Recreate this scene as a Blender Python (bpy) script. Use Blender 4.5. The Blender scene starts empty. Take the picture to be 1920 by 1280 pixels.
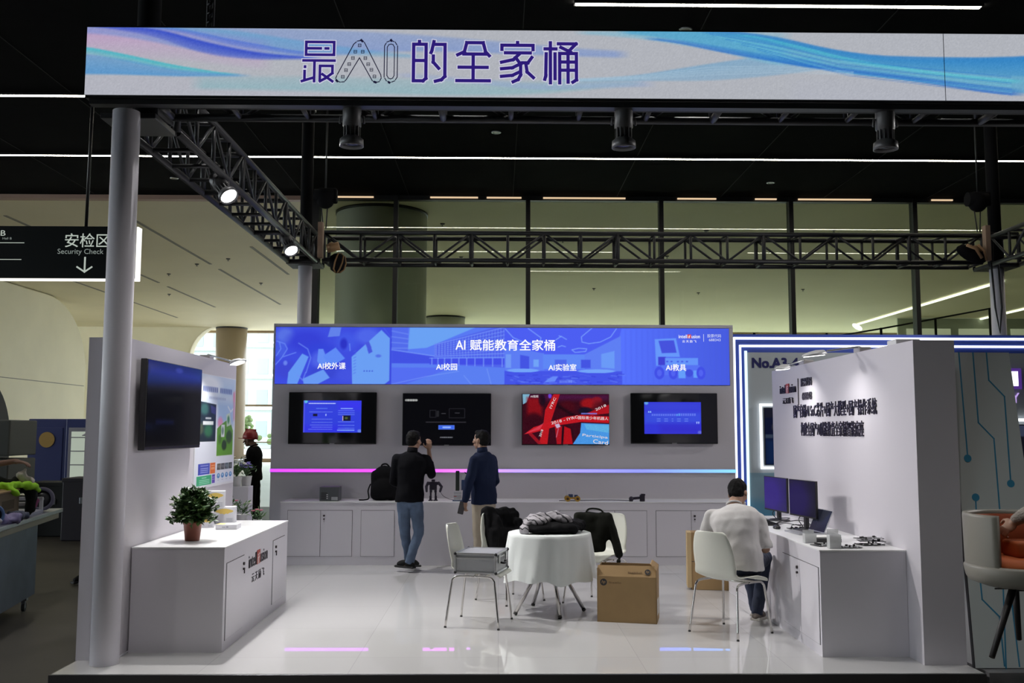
import bpy, bmesh, math, random
import numpy as np
from mathutils import Vector, Matrix, noise
random.seed(7)
S = bpy.context.scene
COL = S.collection
PI = math.pi

# ------------------------------------------------------------ camera
YAW, PITCH, ROLL = 0.0134, 0.0935, 0.0022
cd = bpy.data.cameras.new('camera'); cam = bpy.data.objects.new('camera', cd); COL.objects.link(cam)
F = Vector((math.sin(YAW)*math.cos(PITCH), math.cos(YAW)*math.cos(PITCH), math.sin(PITCH)))
R0 = Vector((math.cos(YAW), -math.sin(YAW), 0)); U0 = R0.cross(F)
Rv = R0*math.cos(ROLL)+U0*math.sin(ROLL); Uv = -R0*math.sin(ROLL)+U0*math.cos(ROLL)
mm = Matrix((Rv, Uv, -F)).transposed().to_4x4(); mm.translation = (0, 0, 1.6)
cam.matrix_world = mm
cd.sensor_width = 36; cd.lens = 1790/1920*36; cd.clip_end = 400; cd.clip_start = .05
S.camera = cam
S.view_settings.view_transform = 'Standard'; S.view_settings.look = 'None'
S.view_settings.gamma = 1; S.view_settings.use_curve_mapping = False
S.view_settings.exposure = 0.0

# ------------------------------------------------------------ world (overcast daylight outside the hall)
w = bpy.data.worlds.new('world'); S.world = w; w.use_nodes = True
nt = w.node_tree; nt.nodes.clear()
wo = nt.nodes.new('ShaderNodeOutputWorld'); bg = nt.nodes.new('ShaderNodeBackground')
bg.inputs[0].default_value = (.86, .95, 1, 1); bg.inputs[1].default_value = 5.2
nt.links.new(bg.outputs[0], wo.inputs[0])

# ------------------------------------------------------------ colour and materials
def lin(c): return c/12.92 if c <= .04045 else ((c+.055)/1.055)**2.4
def C(r, g, b): return (lin(r/255), lin(g/255), lin(b/255))
MATS = {}
def mat(name, col, rough=.5, metal=0, spec=.5, em=None, es=1, bump=0, bscale=60, var=0, vscale=5, trans=0, coat=0, alpha=1, sheen=0):
    m = bpy.data.materials.new(name); m.use_nodes = True; n = m.node_tree; b = n.nodes['Principled BSDF']
    b.inputs['Base Color'].default_value = (*col, 1); b.inputs['Roughness'].default_value = rough
    b.inputs['Metallic'].default_value = metal; b.inputs['Specular IOR Level'].default_value = spec
    b.inputs['Transmission Weight'].default_value = trans; b.inputs['Coat Weight'].default_value = coat
    b.inputs['Sheen Weight'].default_value = sheen; b.inputs['Alpha'].default_value = alpha
    if em: b.inputs['Emission Color'].default_value = (*em, 1); b.inputs['Emission Strength'].default_value = es
    tc = None
    if bump or var:
        tc = n.nodes.new('ShaderNodeTexCoord')
    if var:
        t = n.nodes.new('ShaderNodeTexNoise'); t.inputs['Scale'].default_value = vscale; t.inputs['Detail'].default_value = 5
        n.links.new(tc.outputs['Object'], t.inputs['Vector'])
        r = n.nodes.new('ShaderNodeMapRange'); r.inputs['From Min'].default_value = .3; r.inputs['From Max'].default_value = .7
        r.inputs['To Min'].default_value = 1-var; r.inputs['To Max'].default_value = 1+var
        n.links.new(t.outputs[0], r.inputs[0])
        v = n.nodes.new('ShaderNodeVectorMath'); v.operation = 'SCALE'; v.inputs[0].default_value = col
        n.links.new(r.outputs[0], v.inputs['Scale']); n.links.new(v.outputs[0], b.inputs['Base Color'])
    if bump:
        t = n.nodes.new('ShaderNodeTexNoise'); t.inputs['Scale'].default_value = bscale; t.inputs['Detail'].default_value = 4
        n.links.new(tc.outputs['Object'], t.inputs['Vector'])
        k = n.nodes.new('ShaderNodeBump'); k.inputs['Strength'].default_value = bump; k.inputs['Distance'].default_value = .01
        n.links.new(t.outputs[0], k.inputs['Height']); n.links.new(k.outputs[0], b.inputs['Normal'])
    MATS[name] = m; return m
def emis(name, col, s):
    m = bpy.data.materials.new(name); m.use_nodes = True; n = m.node_tree; n.nodes.clear()
    o = n.nodes.new('ShaderNodeOutputMaterial'); e = n.nodes.new('ShaderNodeEmission')
    e.inputs[0].default_value = (*col, 1); e.inputs[1].default_value = s
    n.links.new(e.outputs[0], o.inputs[0]); MATS[name] = m; return m
def picture(name, s=1.0, printed=False):
    """material whose colour is a picture stored on the mesh (a screen picture or a print)"""
    m = bpy.data.materials.new(name); m.use_nodes = True; n = m.node_tree; b = n.nodes['Principled BSDF']
    a = n.nodes.new('ShaderNodeAttribute'); a.attribute_name = 'picture'
    if printed:
        n.links.new(a.outputs['Color'], b.inputs['Base Color']); b.inputs['Roughness'].default_value = .45
    else:
        b.inputs['Base Color'].default_value = (.004, .004, .005, 1); b.inputs['Roughness'].default_value = .12; b.inputs['Specular IOR Level'].default_value = .12
        n.links.new(a.outputs['Color'], b.inputs['Emission Color']); b.inputs['Emission Strength'].default_value = s
    MATS[name] = m; return m

WALL = mat('white_panel', (.60, .575, .62), .55, bump=.02, bscale=200)
WALLB = mat('counter_laminate', (.68, .66, .71), .35)
TOPW = mat('counter_top', (.78, .78, .79), .3)
GAP = mat('door_gap_shadow', (.03, .03, .035), .8)
BLK = mat('black_plastic', (.012, .012, .014), .35)
BLKG = mat('black_glass', (.006, .006, .007), .07, spec=.6)
BLKM = mat('black_matte', (.008, .008, .009), .85, spec=.1)
TRUSS = mat('truss_paint', (.035, .036, .04), .45, metal=.3)
POLE = mat('pole_paint', (.78, .76, .83), .5)
CHROME = mat('chrome', (.62, .6, .58), .16, metal=1)
STEEL = mat('brushed_steel', (.4, .42, .46), .35, metal=.9, var=.08, vscale=8)
CEIL = mat('ceiling_black', (.006, .006, .0065), .9, spec=.05, var=.2, vscale=2)
DARKF = mat('hall_floor_stone', (.06, .055, .046), .45, spec=.25, var=.18, vscale=1.2)
MULL = mat('mullion_black', (.01, .01, .011), .5)

# ------------------------------------------------------------ mesh builder
def chainmat(o):
    M = Matrix.Identity(4)
    while o is not None:
        M = Matrix.LocRotScale(o.location, o.rotation_euler, None) @ M; o = o.parent
    return M
class MB:
    def __init__(s): s.bm = bmesh.new()
    def _add(s, bm2, M=None, smooth=False):
        if M is not None: bm2.transform(M)
        for f in bm2.faces: f.smooth = smooth
        me = bpy.data.meshes.new('t'); bm2.to_mesh(me); bm2.free(); s.bm.from_mesh(me); bpy.data.meshes.remove(me); return s
    def box(s, lo, hi, bev=0, M=None, seg=2):
        b = bmesh.new(); bmesh.ops.create_cube(b, size=1)
        lo = Vector(lo); hi = Vector(hi); c = (lo+hi)/2; d = hi-lo
        for v in b.verts: v.co = Vector((v.co.x*d.x, v.co.y*d.y, v.co.z*d.z))+c
        if bev: bmesh.ops.bevel(b, geom=b.edges[:], offset=bev, segments=seg, profile=.5, affect='EDGES')
        return s._add(b, M, bool(bev and seg > 2))
    def rbox(s, lo, hi, r, axis=2, seg=6, bev=0, M=None):
        """box with corners rounded about one axis"""
        lo = Vector(lo); hi = Vector(hi); a = [i for i in range(3) if i != axis]
        x0, y0, x1, y1 = lo[a[0]], lo[a[1]], hi[a[0]], hi[a[1]]
        pts = []
        for cx, cy, t0 in ((x1-r, y1-r, 0), (x0+r, y1-r, 90), (x0+r, y0+r, 180), (x1-r, y0+r, 270)):
            for k in range(seg+1):
                t = math.radians(t0+90*k/seg); pts.append((cx+r*math.cos(t), cy+r*math.sin(t)))
        return s.prism(pts, axis, lo[axis], hi[axis], bev, M)
    def prism(s, pts, axis, z0, z1, bev=0, M=None, smooth=False):
        b = bmesh.new(); a = [i for i in range(3) if i != axis]
        def V(p, z):
            v = [0, 0, 0]; v[a[0]] = p[0]; v[a[1]] = p[1]; v[axis] = z; return b.verts.new(v)
        A = [V(p, z0) for p in pts]; B = [V(p, z1) for p in pts]; n = len(pts)
        b.faces.new(A[::-1]); b.faces.new(B)
        for i in range(n): b.faces.new((A[i], A[(i+1) % n], B[(i+1) % n], B[i]))
        bmesh.ops.recalc_face_normals(b, faces=b.faces[:])
        if bev:
            e = [e for e in b.edges if len({round(v.co[axis], 5) for v in e.verts}) == 1]
            bmesh.ops.bevel(b, geom=e, offset=bev, segments=2, profile=.5, affect='EDGES')
        return s._add(b, M, smooth)
    def cyl(s, p0, p1, r0, r1=None, n=12, caps=True, smooth=True):
        r1 = r0 if r1 is None else r1; p0 = Vector(p0); p1 = Vector(p1); d = p1-p0
        b = bmesh.new(); bmesh.ops.create_cone(b, cap_ends=caps, segments=n, radius1=r0, radius2=r1, depth=d.length)
        M = Matrix.Translation((p0+p1)/2) @ d.to_track_quat('Z', 'Y').to_matrix().to_4x4()
        b.transform(M)
        for f in b.faces: f.smooth = smooth and len(f.verts) == 4
        me = bpy.data.meshes.new('t'); b.to_mesh(me); b.free(); s.bm.from_mesh(me); bpy.data.meshes.remove(me); return s
    def sph(s, c, r, n=12, rot=None):
        if not hasattr(r, '__len__'): r = (r, r, r)
        b = bmesh.new(); bmesh.ops.create_uvsphere(b, u_segments=n, v_segments=max(6, n*2//3), radius=1)
        M = Matrix.Translation(c) @ (rot.to_4x4() if rot else Matrix.Identity(4)) @ Matrix.Diagonal((*r, 1))
        return s._add(b, M, True)
    def cap(s, p0, p1, r0, r1=None, n=12):
        r1 = r0 if r1 is None else r1
        s.sph(p0, r0, n); s.sph(p1, r1, n)
        if (Vector(p1)-Vector(p0)).length > 1e-4: s.cyl(p0, p1, r0, r1, n)
        return s
    def tube(s, pts, r, n=8, closed=False):
        pts = [Vector(p) for p in pts]; b = bmesh.new(); rings = []; N = len(pts); up = None
        for i, p in enumerate(pts):
            a = pts[i-1] if (i or closed) else p; c = pts[(i+1) % N] if (i < N-1 or closed) else p
            t = (c-a).normalized()
            if up is None: up = t.orthogonal().normalized()
            up = (up-t*up.dot(t)).normalized(); sd = t.cross(up)
            rr = r[i] if hasattr(r, '__len__') else r
            rings.append([b.verts.new(p+(up*math.cos(k*2*PI/n)+sd*math.sin(k*2*PI/n))*rr) for k in range(n)])
        for i in range(N if closed else N-1):
            A = rings[i]; B = rings[(i+1) % N]
            for k in range(n): b.faces.new((A[k], A[(k+1) % n], B[(k+1) % n], B[k]))
        if not closed: b.faces.new(rings[0][::-1]); b.faces.new(rings[-1])
        bmesh.ops.recalc_face_normals(b, faces=b.faces[:])
        return s._add(b, None, True)
    def loft(s, rings, caps=True, smooth=True, closed=True):
        b = bmesh.new(); R = [[b.verts.new(p) for p in r] for r in rings]; n = len(rings[0])
        for i in range(len(R)-1):
            for k in range(n if closed else n-1): b.faces.new((R[i][k], R[i][(k+1) % n], R[i+1][(k+1) % n], R[i+1][k]))
        if caps: b.faces.new(R[0][::-1]); b.faces.new(R[-1])
        bmesh.ops.recalc_face_normals(b, faces=b.faces[:])
        return s._add(b, None, smooth)
    def lathe(s, prof, c=(0, 0, 0), n=24, smooth=True, M=None):
        rings = [[Vector((r*math.cos(2*PI*k/n), r*math.sin(2*PI*k/n), z))+Vector(c) for k in range(n)] for r, z in prof]
        if M: rings = [[M @ p for p in r] for r in rings]
        return s.loft(rings, True, smooth)
    def quad(s, a, b_, c, d):
        b = bmesh.new(); b.faces.new([b.verts.new(p) for p in (a, b_, c, d)]); return s._add(b)
    def poly(s, pts):
        b = bmesh.new(); b.faces.new([b.verts.new(p) for p in pts]); return s._add(b)
    def build(s, name, m, parent=None, label=None):
        bm = s.bm
        if parent is not None: bm.transform(chainmat(parent).inverted())
        me = bpy.data.meshes.new(name); bm.to_mesh(me); bm.free()
        me.materials.append(m)
        o = bpy.data.objects.new(name, me); COL.objects.link(o)
        if parent is not None: o.parent = parent
        if label: o['label'] = label
        return o
def tag(o, label, cat, group=None, kind=None):
    o['label'] = label; o['category'] = cat
    if group: o['group'] = group
    if kind: o['kind'] = kind
    return o
def thing(name, label, cat, loc=(0, 0, 0), rotz=0, group=None):
    o = bpy.data.objects.new(name, None); COL.objects.link(o); o.location = loc; o.rotation_euler = (0, 0, rotz)
    o.empty_display_size = .1
    return tag(o, label, cat, group)
def struct(o, label=None):
    o['kind'] = 'structure'
    if label: o['label'] = label
    return o
def dup(root, loc, rotz=0, label=None):
    r = root.copy(); COL.objects.link(r); r.location = loc; r.rotation_euler = (0, 0, rotz)
    if label: r['label'] = label
    for ch in list(root.children):
        c = ch.copy(); COL.objects.link(c); c.parent = r
        for g in ch.children:
            d = g.copy(); COL.objects.link(d); d.parent = c
    return r
def solid(o, voxel, smooth=6, fac=.5, disp=0, dscale=8, seed=0):
    """fuse the overlapping pieces of a mesh into one continuous surface"""
    m = o.modifiers.new('r', 'REMESH'); m.mode = 'VOXEL'; m.voxel_size = voxel; m.use_smooth_shade = True
    if smooth: k = o.modifiers.new('s', 'SMOOTH'); k.iterations = smooth; k.factor = fac
    dg = bpy.context.evaluated_depsgraph_get(); dg.update()
    me = bpy.data.meshes.new_from_object(o.evaluated_get(dg)); o.modifiers.clear()
    old = o.data; mt = old.materials[0]; o.data = me; me.name = old.name
    if not me.materials: me.materials.append(mt)
    if disp:
        ns = [v.normal.copy() for v in me.vertices]
        for v, nn in zip(me.vertices, ns):
            p = Vector((v.co.x, v.co.y, v.co.z*.75))*dscale+Vector((seed, 0, 0))
            v.co += nn*disp*(noise.noise(p)+.5*noise.noise(p*2.3))
    for p in me.polygons: p.use_smooth = True
    return o
def text(s, name, m, parent, org, u, v, w=None, h=None, bold=0, ext=.001, center=False, space=1.0):
    """lettering that fills the box w by h; bold thickens every stroke"""
    cu = bpy.data.curves.new('t', 'FONT'); cu.body = s; cu.size = 1; cu.resolution_u = 3; cu.space_character = space
    o = bpy.data.objects.new('t', cu); COL.objects.link(o)
    dg = bpy.context.evaluated_depsgraph_get(); dg.update()
    me = bpy.data.meshes.new_from_object(o.evaluated_get(dg)); bpy.data.objects.remove(o); bpy.data.curves.remove(cu)
    bm = bmesh.new(); bm.from_mesh(me); bpy.data.meshes.remove(me)
    xs = [q.co.x for q in bm.verts]; ys = [q.co.y for q in bm.verts]
    x0, x1, y0, y1 = min(xs), max(xs), min(ys), max(ys)
    if h is None: h = w*(y1-y0)/(x1-x0)
    if w is None: w = h*(x1-x0)/(y1-y0)
    u = Vector(u).normalized(); v = Vector(v).normalized(); nn = u.cross(v); org = Vector(org)
    if center: org = org-u*w/2-v*h/2
    if ext:
        r = bmesh.ops.extrude_face_region(bm, geom=bm.faces[:])
        top = [g for g in r['geom'] if isinstance(g, bmesh.types.BMVert)]
        for q in top: q.co.z = 1
    for q in bm.verts:
        a, b, c = q.co
        q.co = org+u*((a-x0)/(x1-x0)*w)+v*((b-y0)/(y1-y0)*h)+nn*(ext*(1 if c > .5 else 0))
    bmesh.ops.recalc_face_normals(bm, faces=bm.faces[:])
    if bold:
        k = bold*h*1.3; me = bpy.data.meshes.new('t'); bm.to_mesh(me)
        for i, (a, b) in enumerate(((1, 0), (0, 1), (1, 1))):
            n0 = len(bm.verts); bm.from_mesh(me); bm.verts.ensure_lookup_table()
            d = u*a*k+v*b*k+nn*ext*.02*(i+1)
            for q in bm.verts[n0:]: q.co += d
        bpy.data.meshes.remove(me)
    mb = MB(); mb.bm.free(); mb.bm = bm
    return mb.build(name, m, parent)
def strokes(paths, name, m, parent, conv, wd, nrm, ext=.002):
    """flat strokes with thickness; conv maps drawing coordinates to points in the place"""
    mb = MB(); nrm = Vector(nrm)
    for pa in paths:
        ww = wd
        if isinstance(pa, tuple): pa, ww = pa
        P = [Vector(conv(*p)) for p in pa]
        for a, b_ in zip(P[:-1], P[1:]):
            t = (b_-a).normalized(); sd = nrm.cross(t)*ww/2; a = a-t*ww/2; b_ = b_+t*ww/2
            q = [a-sd, b_-sd, b_+sd, a+sd]
            b = bmesh.new(); A = [b.verts.new(x) for x in q]; B = [b.verts.new(x+nrm*ext) for x in q]
            b.faces.new(A[::-1]); b.faces.new(B)
            for i in range(4): b.faces.new((A[i], A[(i+1) % 4], B[(i+1) % 4], B[i]))
            mb._add(b)
    return mb.build(name, m, parent)

# ------------------------------------------------------------ picture painter
class Paint:
    """picture drawn in display values, in its own coordinates x0..x1, y0 (top)..y1 (bottom)"""
    def __init__(s, x0, y0, x1, y1, nx, ny, col):
        s.b = (x0, y0, x1, y1); s.nx, s.ny = nx, ny
        s.X, s.Y = np.meshgrid(np.linspace(x0, x1, nx), np.linspace(y0, y1, ny))
        s.A = np.zeros((ny, nx, 3)); s.A[:] = np.array(col)/255.
        s.px = (x1-x0)/(nx-1)
    def mix(s, a, col):
        a = np.clip(a, 0, 1)[..., None]; s.A = s.A*(1-a)+a*np.array(col)/255.
    def poly(s, pts, col, al=1, feather=None):
        f = feather or s.px*.7; pts = np.array(pts, float); n = len(pts)
        ins = np.zeros(s.X.shape, bool); D = np.full(s.X.shape, 1e9)
        for i in range(n):
            xa, ya = pts[i]; xb, yb = pts[(i+1) % n]
            c = ((ya > s.Y) != (yb > s.Y)) & (s.X < (xb-xa)*(s.Y-ya)/((yb-ya) if yb != ya else 1e-9)+xa); ins ^= c
            D = np.minimum(D, s.seg(xa, ya, xb, yb))
        s.mix(al*np.clip(.5+np.where(ins, D, -D)/f*.5, 0, 1), col)
    def seg(s, xa, ya, xb, yb):
        dx, dy = xb-xa, yb-ya; L = dx*dx+dy*dy+1e-12
        t = np.clip(((s.X-xa)*dx+(s.Y-ya)*dy)/L, 0, 1); return np.hypot(s.X-xa-t*dx, s.Y-ya-t*dy)
    def line(s, pts, wd, col, al=1, feather=None):
        f = feather or s.px*.7; D = np.full(s.X.shape, 1e9)
        for (xa, ya), (xb, yb) in zip(pts[:-1], pts[1:]): D = np.minimum(D, s.seg(xa, ya, xb, yb))
        s.mix(al*np.clip(.5+(wd/2-D)/f*.5, 0, 1), col)
    def rect(s, x0, y0, x1, y1, col, al=1, feather=None): s.poly([(x0, y0), (x1, y0), (x1, y1), (x0, y1)], col, al, feather)
    def blob(s, x, y, rx, ry, col, al=1, hard=1.0):
        d = np.sqrt(((s.X-x)/rx)**2+((s.Y-y)/ry)**2); s.mix(al*np.clip((1-d)*hard*2, 0, 1), col)
    def band(s, top, bot, col, a0, a1, feather=2):
        """ribbon between two curves; strength a0 at its top edge, a1 at its bottom edge"""
        tx = [p[0] for p in top]; ty = [p[1] for p in top]; bx = [p[0] for p in bot]; by = [p[1] for p in bot]
        def sm(x, xs, ys):
            h = (max(xs)-min(xs))*.04; return sum(np.interp(x+h*k, xs, ys) for k in (-2, -1, 0, 1, 2))/5
        T = sm(s.X, tx, ty); B = sm(s.X, bx, by); t = (s.Y-T)/np.maximum(B-T, 1e-3)
        a = np.clip((s.Y-T)/feather+.5, 0, 1)*np.clip((B-s.Y)/feather+.5, 0, 1)*(a0+(a1-a0)*np.clip(t, 0, 1))
        a = a*np.clip((s.X-max(tx[0], bx[0]))/30+1, 0, 1)*np.clip((min(tx[-1], bx[-1])-s.X)/30+1, 0, 1)
        s.mix(a, col)
    def grain(s, amp, seed=1):
        r = np.random.RandomState(seed); s.A = np.clip(s.A+r.normal(0, amp, s.A.shape[:2])[..., None], 0, 1)
    def put(s, name, m, parent, org, u, v, w, h):
        """org = lower left corner, u right, v up"""
        u = np.array(Vector(u).normalized()); v = np.array(Vector(v).normalized()); org = np.array(org, float)
        iu = np.linspace(0, w, s.nx); iv = np.linspace(h, 0, s.ny)
        P = org+iu[None, :, None]*u+iv[:, None, None]*v; P = P.reshape(-1, 3)
        if parent is not None:
            M = np.array(chainmat(parent).inverted()); P = P@M[:3, :3].T+M[:3, 3]
        idx = np.arange(s.nx*s.ny).reshape(s.ny, s.nx)
        q = np.stack([idx[1:, :-1], idx[1:, 1:], idx[:-1, 1:], idx[:-1, :-1]], -1).reshape(-1, 4)
        me = bpy.data.meshes.new(name); me.from_pydata(P.tolist(), [], q.tolist())
        at = me.attributes.new('picture', 'FLOAT_COLOR', 'POINT')
        A = s.A; L = np.where(A <= .04045, A/12.92, ((A+.055)/1.055)**2.4)
        L = np.concatenate([L, np.ones((s.ny, s.nx, 1))], -1).astype(np.float32)
        at.data.foreach_set('color', L.ravel()); me.materials.append(m)
        o = bpy.data.objects.new(name, me); COL.objects.link(o)
        if parent is not None: o.parent = parent
        return o
# ============================================================ THE SETTING
X, Y, Z = Vector((1, 0, 0)), Vector((0, 1, 0)), Vector((0, 0, 1))
CREAM = mat('lobby_plaster', (.80, .73, .52), .7, var=.04, vscale=.4)
CREAMW = mat('lobby_wall', (.85, .79, .58), .6, var=.05, vscale=.5)
STRIPL = emis('strip_light', (1, .93, .80), 26)
LOBF = mat('lobby_floor_stone', (.72, .70, .66), .3, var=.05, vscale=.6)

# floors
struct(MB().box((-40, -16, -.35), (30, 21.7, -.1)).build('floor', DARKF), 'dark grey stone hall floor')
struct(MB().box((-60, 21.7, -.35), (60, 52, -.101)).build('floor', LOBF), 'pale lobby floor beyond the hall')
# glossy white platform of the booth, tiled
def tilemat():
    m = mat('glossy_white_tile', (.56, .56, .56), .015, spec=.9); n = m.node_tree; b = n.nodes['Principled BSDF']
    tc = n.nodes.new('ShaderNodeTexCoord'); br = n.nodes.new('ShaderNodeTexBrick')
    br.offset = 0; br.inputs['Scale'].default_value = 1; br.inputs['Brick Width'].default_value = .995; br.inputs['Row Height'].default_value = .995
    br.inputs['Mortar Size'].default_value = .0022; br.inputs['Color1'].default_value = (.56, .56, .56, 1); br.inputs['Color2'].default_value = (.535, .535, .535, 1)
    br.inputs['Mortar'].default_value = (.44, .44, .44, 1)
    n.links.new(tc.outputs['Object'], br.inputs['Vector']); n.links.new(br.outputs['Color'], b.inputs['Base Color'])
    return m
TILE = tilemat()
pf = MB().box((-2.94, 6.5, -.04), (3.24, 12.45, 0)).build('floor', TILE); struct(pf, 'raised glossy white platform of the booth')
TRIMM = mat('platform_trim_metal', (.09, .09, .095), .35, metal=.7)
t = MB().box((-2.95, 6.485, -.1), (3.25, 6.5, -.002), .002).box((-2.955, 6.485, -.1), (-2.941, 12.45, -.002), .002)
for i in range(9): t.cyl((-2.7+i*.72, 6.4845, -.05), (-2.7+i*.72, 6.482, -.05), .008)
struct(t.build('trim_1', TRIMM), 'dark metal edging of the booth platform')
pf2 = MB().box((3.30, 6.55, -.1), (8, 12.4, -.01)).build('floor', mat('neighbour_platform', (.2, .2, .21), .3)); struct(pf2, 'grey platform of the neighbouring booth')

# booth walls
struct(MB().box((-2.95, 6.88, 0), (-2.68, 9.76, 2.265)).build('wall_left', WALL), 'white booth wall carrying the black television')
struct(MB().box((2.94, 6.72, 0), (3.235, 10.24, 2.25)).build('wall_right', WALL), 'white booth wall with raised black lettering')
b = MB().box((-2.885, 12.22, 0), (3.01, 12.46, 2.965)); b.box((-2.885, 12.20, 2.925), (3.01, 12.22, 2.965)); b.box((-2.885, 12.2, 0), (3.01, 12.22, 2.185))
b.box((-2.885, 12.2, 2.185), (-2.862, 12.22, 2.93)); b.box((2.962, 12.2, 2.185), (3.01, 12.22, 2.93))
struct(b.build('wall_back', WALL), 'white back wall of the booth under the blue header screen')
struct(MB().box((-2.68, 6.9, 0), (-2.672, 9.75, .012)).build('baseboard_left', WALLB))

# hall ceiling, black, ends above the glass wall
g = MB().box((-40, -16, 7.0), (30, 21.7, 7.3)); struct(g.build('ceiling', CEIL), 'black hall ceiling')
SEAM = mat('ceiling_seam', (.016, .016, .017), .8)
sm = MB()
for i in range(-6, 9): sm.box((i*2.4+.3, -2, 6.992), (i*2.4+.312, 21.6, 6.9995))
struct(sm.build('trim_2', SEAM), 'thin seams between the black ceiling panels')
struct(MB().box((-40, 21.7, 6.9), (-4.45, 21.9, 7.02)).build('trim_3', mat('ceiling_edge_tan', (.5, .33, .25), .5)), 'tan strip where the black ceiling ends')
struct(MB().box((-60, 21.7, 7.02), (60, 52, 7.4)).build('ceiling', CREAM), 'pale lobby ceiling beyond the hall')
# slots and small fittings in the lobby ceiling
SLOT = mat('slot_grey', (.25, .235, .19), .7)
sl = MB()
for x, y0, y1 in ((-12.6, 24, 29.5), (-12.6, 30, 35), (-12.6, 36, 42), (-9.5, 24.5, 31), (-9.5, 32, 41), (-15.6, 33, 46), (-7.4, 28, 33)):
    sl.box((x, y0, 7.005), (x+.09, y1, 7.022))
struct(sl.build('trim_4', SLOT), 'long air slots in the pale lobby ceiling')
SPK = mat('sprinkler_grey', (.12, .12, .11), .5)
# ceiling strip lights
lt = None
STR = [(18.45, -24, 24), (15.07, -24, 3.5), (11.6, .95, 6.1), (15.07, 7.5, 24)]
LN = ['longest linear ceiling light, crossing the whole hall in front of the glass wall', 'linear ceiling light running left behind the top of the LED banner',
      'short linear ceiling light above the LED banner at the right', 'linear ceiling light hidden behind the right half of the LED banner']
for i, (y, x0, x1) in enumerate(STR):
    o = thing('ceiling_strip_light', LN[i], 'ceiling light', ((x0+x1)/2, y, 6.99), 0, 'linear lights in the black ceiling')
    wd = .045 if y > 12 else .04
    MB().box((x0-.02, y-wd-.02, 6.965), (x1+.02, y-wd, 6.999)).box((x0-.02, y+wd, 6.965), (x1+.02, y+wd+.02, 6.999)).build('housing', BLK, o)
    MB().box((x0, y-wd, 6.968), (x1, y+wd, 6.996)).build('diffuser', STRIPL, o)
# added round downlights, out of view, to light the booth front and the aisle
DLG = emis('added_downlight_glow', (1, .96, .9), 3)
for r_, y in enumerate((8.0, 4.2)):
    for i, x in enumerate((-4.6, -1.6, 1.6, 4.6)):
        o = thing('ceiling_downlight', 'added unseen downlight above the %s, %s from the left' % (('booth front', 'aisle')[r_], ('first', 'second', 'third', 'fourth')[i]), 'downlight', (x, y, 7), 0, 'added downlights above the picture')
        MB().loft([[Vector((x+r*math.cos(k*PI/14), y+r*math.sin(k*PI/14), z)) for k in range(28)] for r, z in ((.15, 7.0), (.15, 6.66), (.14, 6.65), (.135, 6.66), (.135, 6.99))], False).build('can_housing', BLKM, o)
        MB().cyl((x, y, 6.995), (x, y, 6.985), .13, n=20).build('lens', DLG, o)
        l = bpy.data.lights.new('downlight', 'AREA'); l.shape = 'DISK'; l.size = .24; l.energy = 200 if (r_ and x < 0) else 110; l.color = (1, .97, .94)
        lo = bpy.data.objects.new('downlight', l); COL.objects.link(lo); lo.parent = o; lo.location = (0, 0, -.03)
# small ceiling downlights and sprinklers
k = 0
for (x, y, lab) in ((-.07, 16.9, 'small round ceiling downlight seen above the centre of the booth'), (2.5, 12.4, 'small round ceiling downlight above the right part of the LED banner'), (-7.0, 20.2, 'small round ceiling downlight left of the pole'), (5.9, 20.3, 'small round ceiling fitting near the glass wall at the right')):
    o = thing('ceiling_downlight', lab, 'downlight', (x, y, 7), 0)
    MB().lathe([(.09, 0), (.09, -.012), (.065, -.016), (.06, -.004)], (x, y, 7)).build('ring', STEEL, o)
    MB().cyl((x, y, 6.997), (x, y, 6.99), .055, n=16).build('lens', mat('downlight_lens', (.3, .3, .3), .2), o)
SPR = sorted([(-14.5, 27), (-11.2, 26), (-10.8, 28.2), (-9.9, 31), (-8.6, 30), (-11.5, 33), (-8.8, 35), (-13.2, 38), (-7.8, 38), (-1.5, 24.7), (1.8, 26.8), (5.6, 25.4), (9, 25.2), (-1.2, 29.5), (2.6, 31), (5.2, 29.2), (8.3, 30.5), (3.6, 36), (7.8, 37), (11.6, 36)], key=lambda p: p[0]/p[1])
ORD = ('first', 'second', 'third', 'fourth', 'fifth', 'sixth', 'seventh', 'eighth', 'ninth', 'tenth', 'eleventh')
for i, (x, y) in enumerate(SPR):
    o = MB().cyl((x, y, 7.02), (x, y, 6.99), .07, .05, 10).cyl((x, y, 6.99), (x, y, 6.95), .012, n=6).cyl((x, y, 6.95), (x, y, 6.944), .035, n=10).build('sprinkler', SPK)
    tag(o, ('small sprinkler head on the open lobby ceiling, %s from the left' % ORD[i]) if i < 9 else ('small sprinkler head seen through the glass wall, %s from the left' % ORD[i-9]), 'sprinkler', 'sprinklers on the lobby ceiling')

# glass wall between hall and lobby
def glassmat():
    m = bpy.data.materials.new('curtain_glass'); m.use_nodes = True; n = m.node_tree; n.nodes.clear()
    o = n.nodes.new('ShaderNodeOutputMaterial'); tr = n.nodes.new('ShaderNodeBsdfTransparent'); gl = n.nodes.new('ShaderNodeBsdfGlossy')
    tr.inputs[0].default_value = (.79, .83, .74, 1); gl.inputs['Roughness'].default_value = 0; gl.inputs[0].default_value = (.9, .9, .9, 1)
    fr = n.nodes.new('ShaderNodeFresnel'); fr.inputs[0].default_value = 1.5; mx = n.nodes.new('ShaderNodeMixShader')
    n.links.new(fr.outputs[0], mx.inputs[0]); n.links.new(tr.outputs[0], mx.inputs[1]); n.links.new(gl.outputs[0], mx.inputs[2]); n.links.new(mx.outputs[0], o.inputs[0]); return m
GLASS = glassmat()
mx = [-4.3, -2.39, .655, 3.73, 6.74, 9.62, 12.6, 15.6, 18.6]
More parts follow.
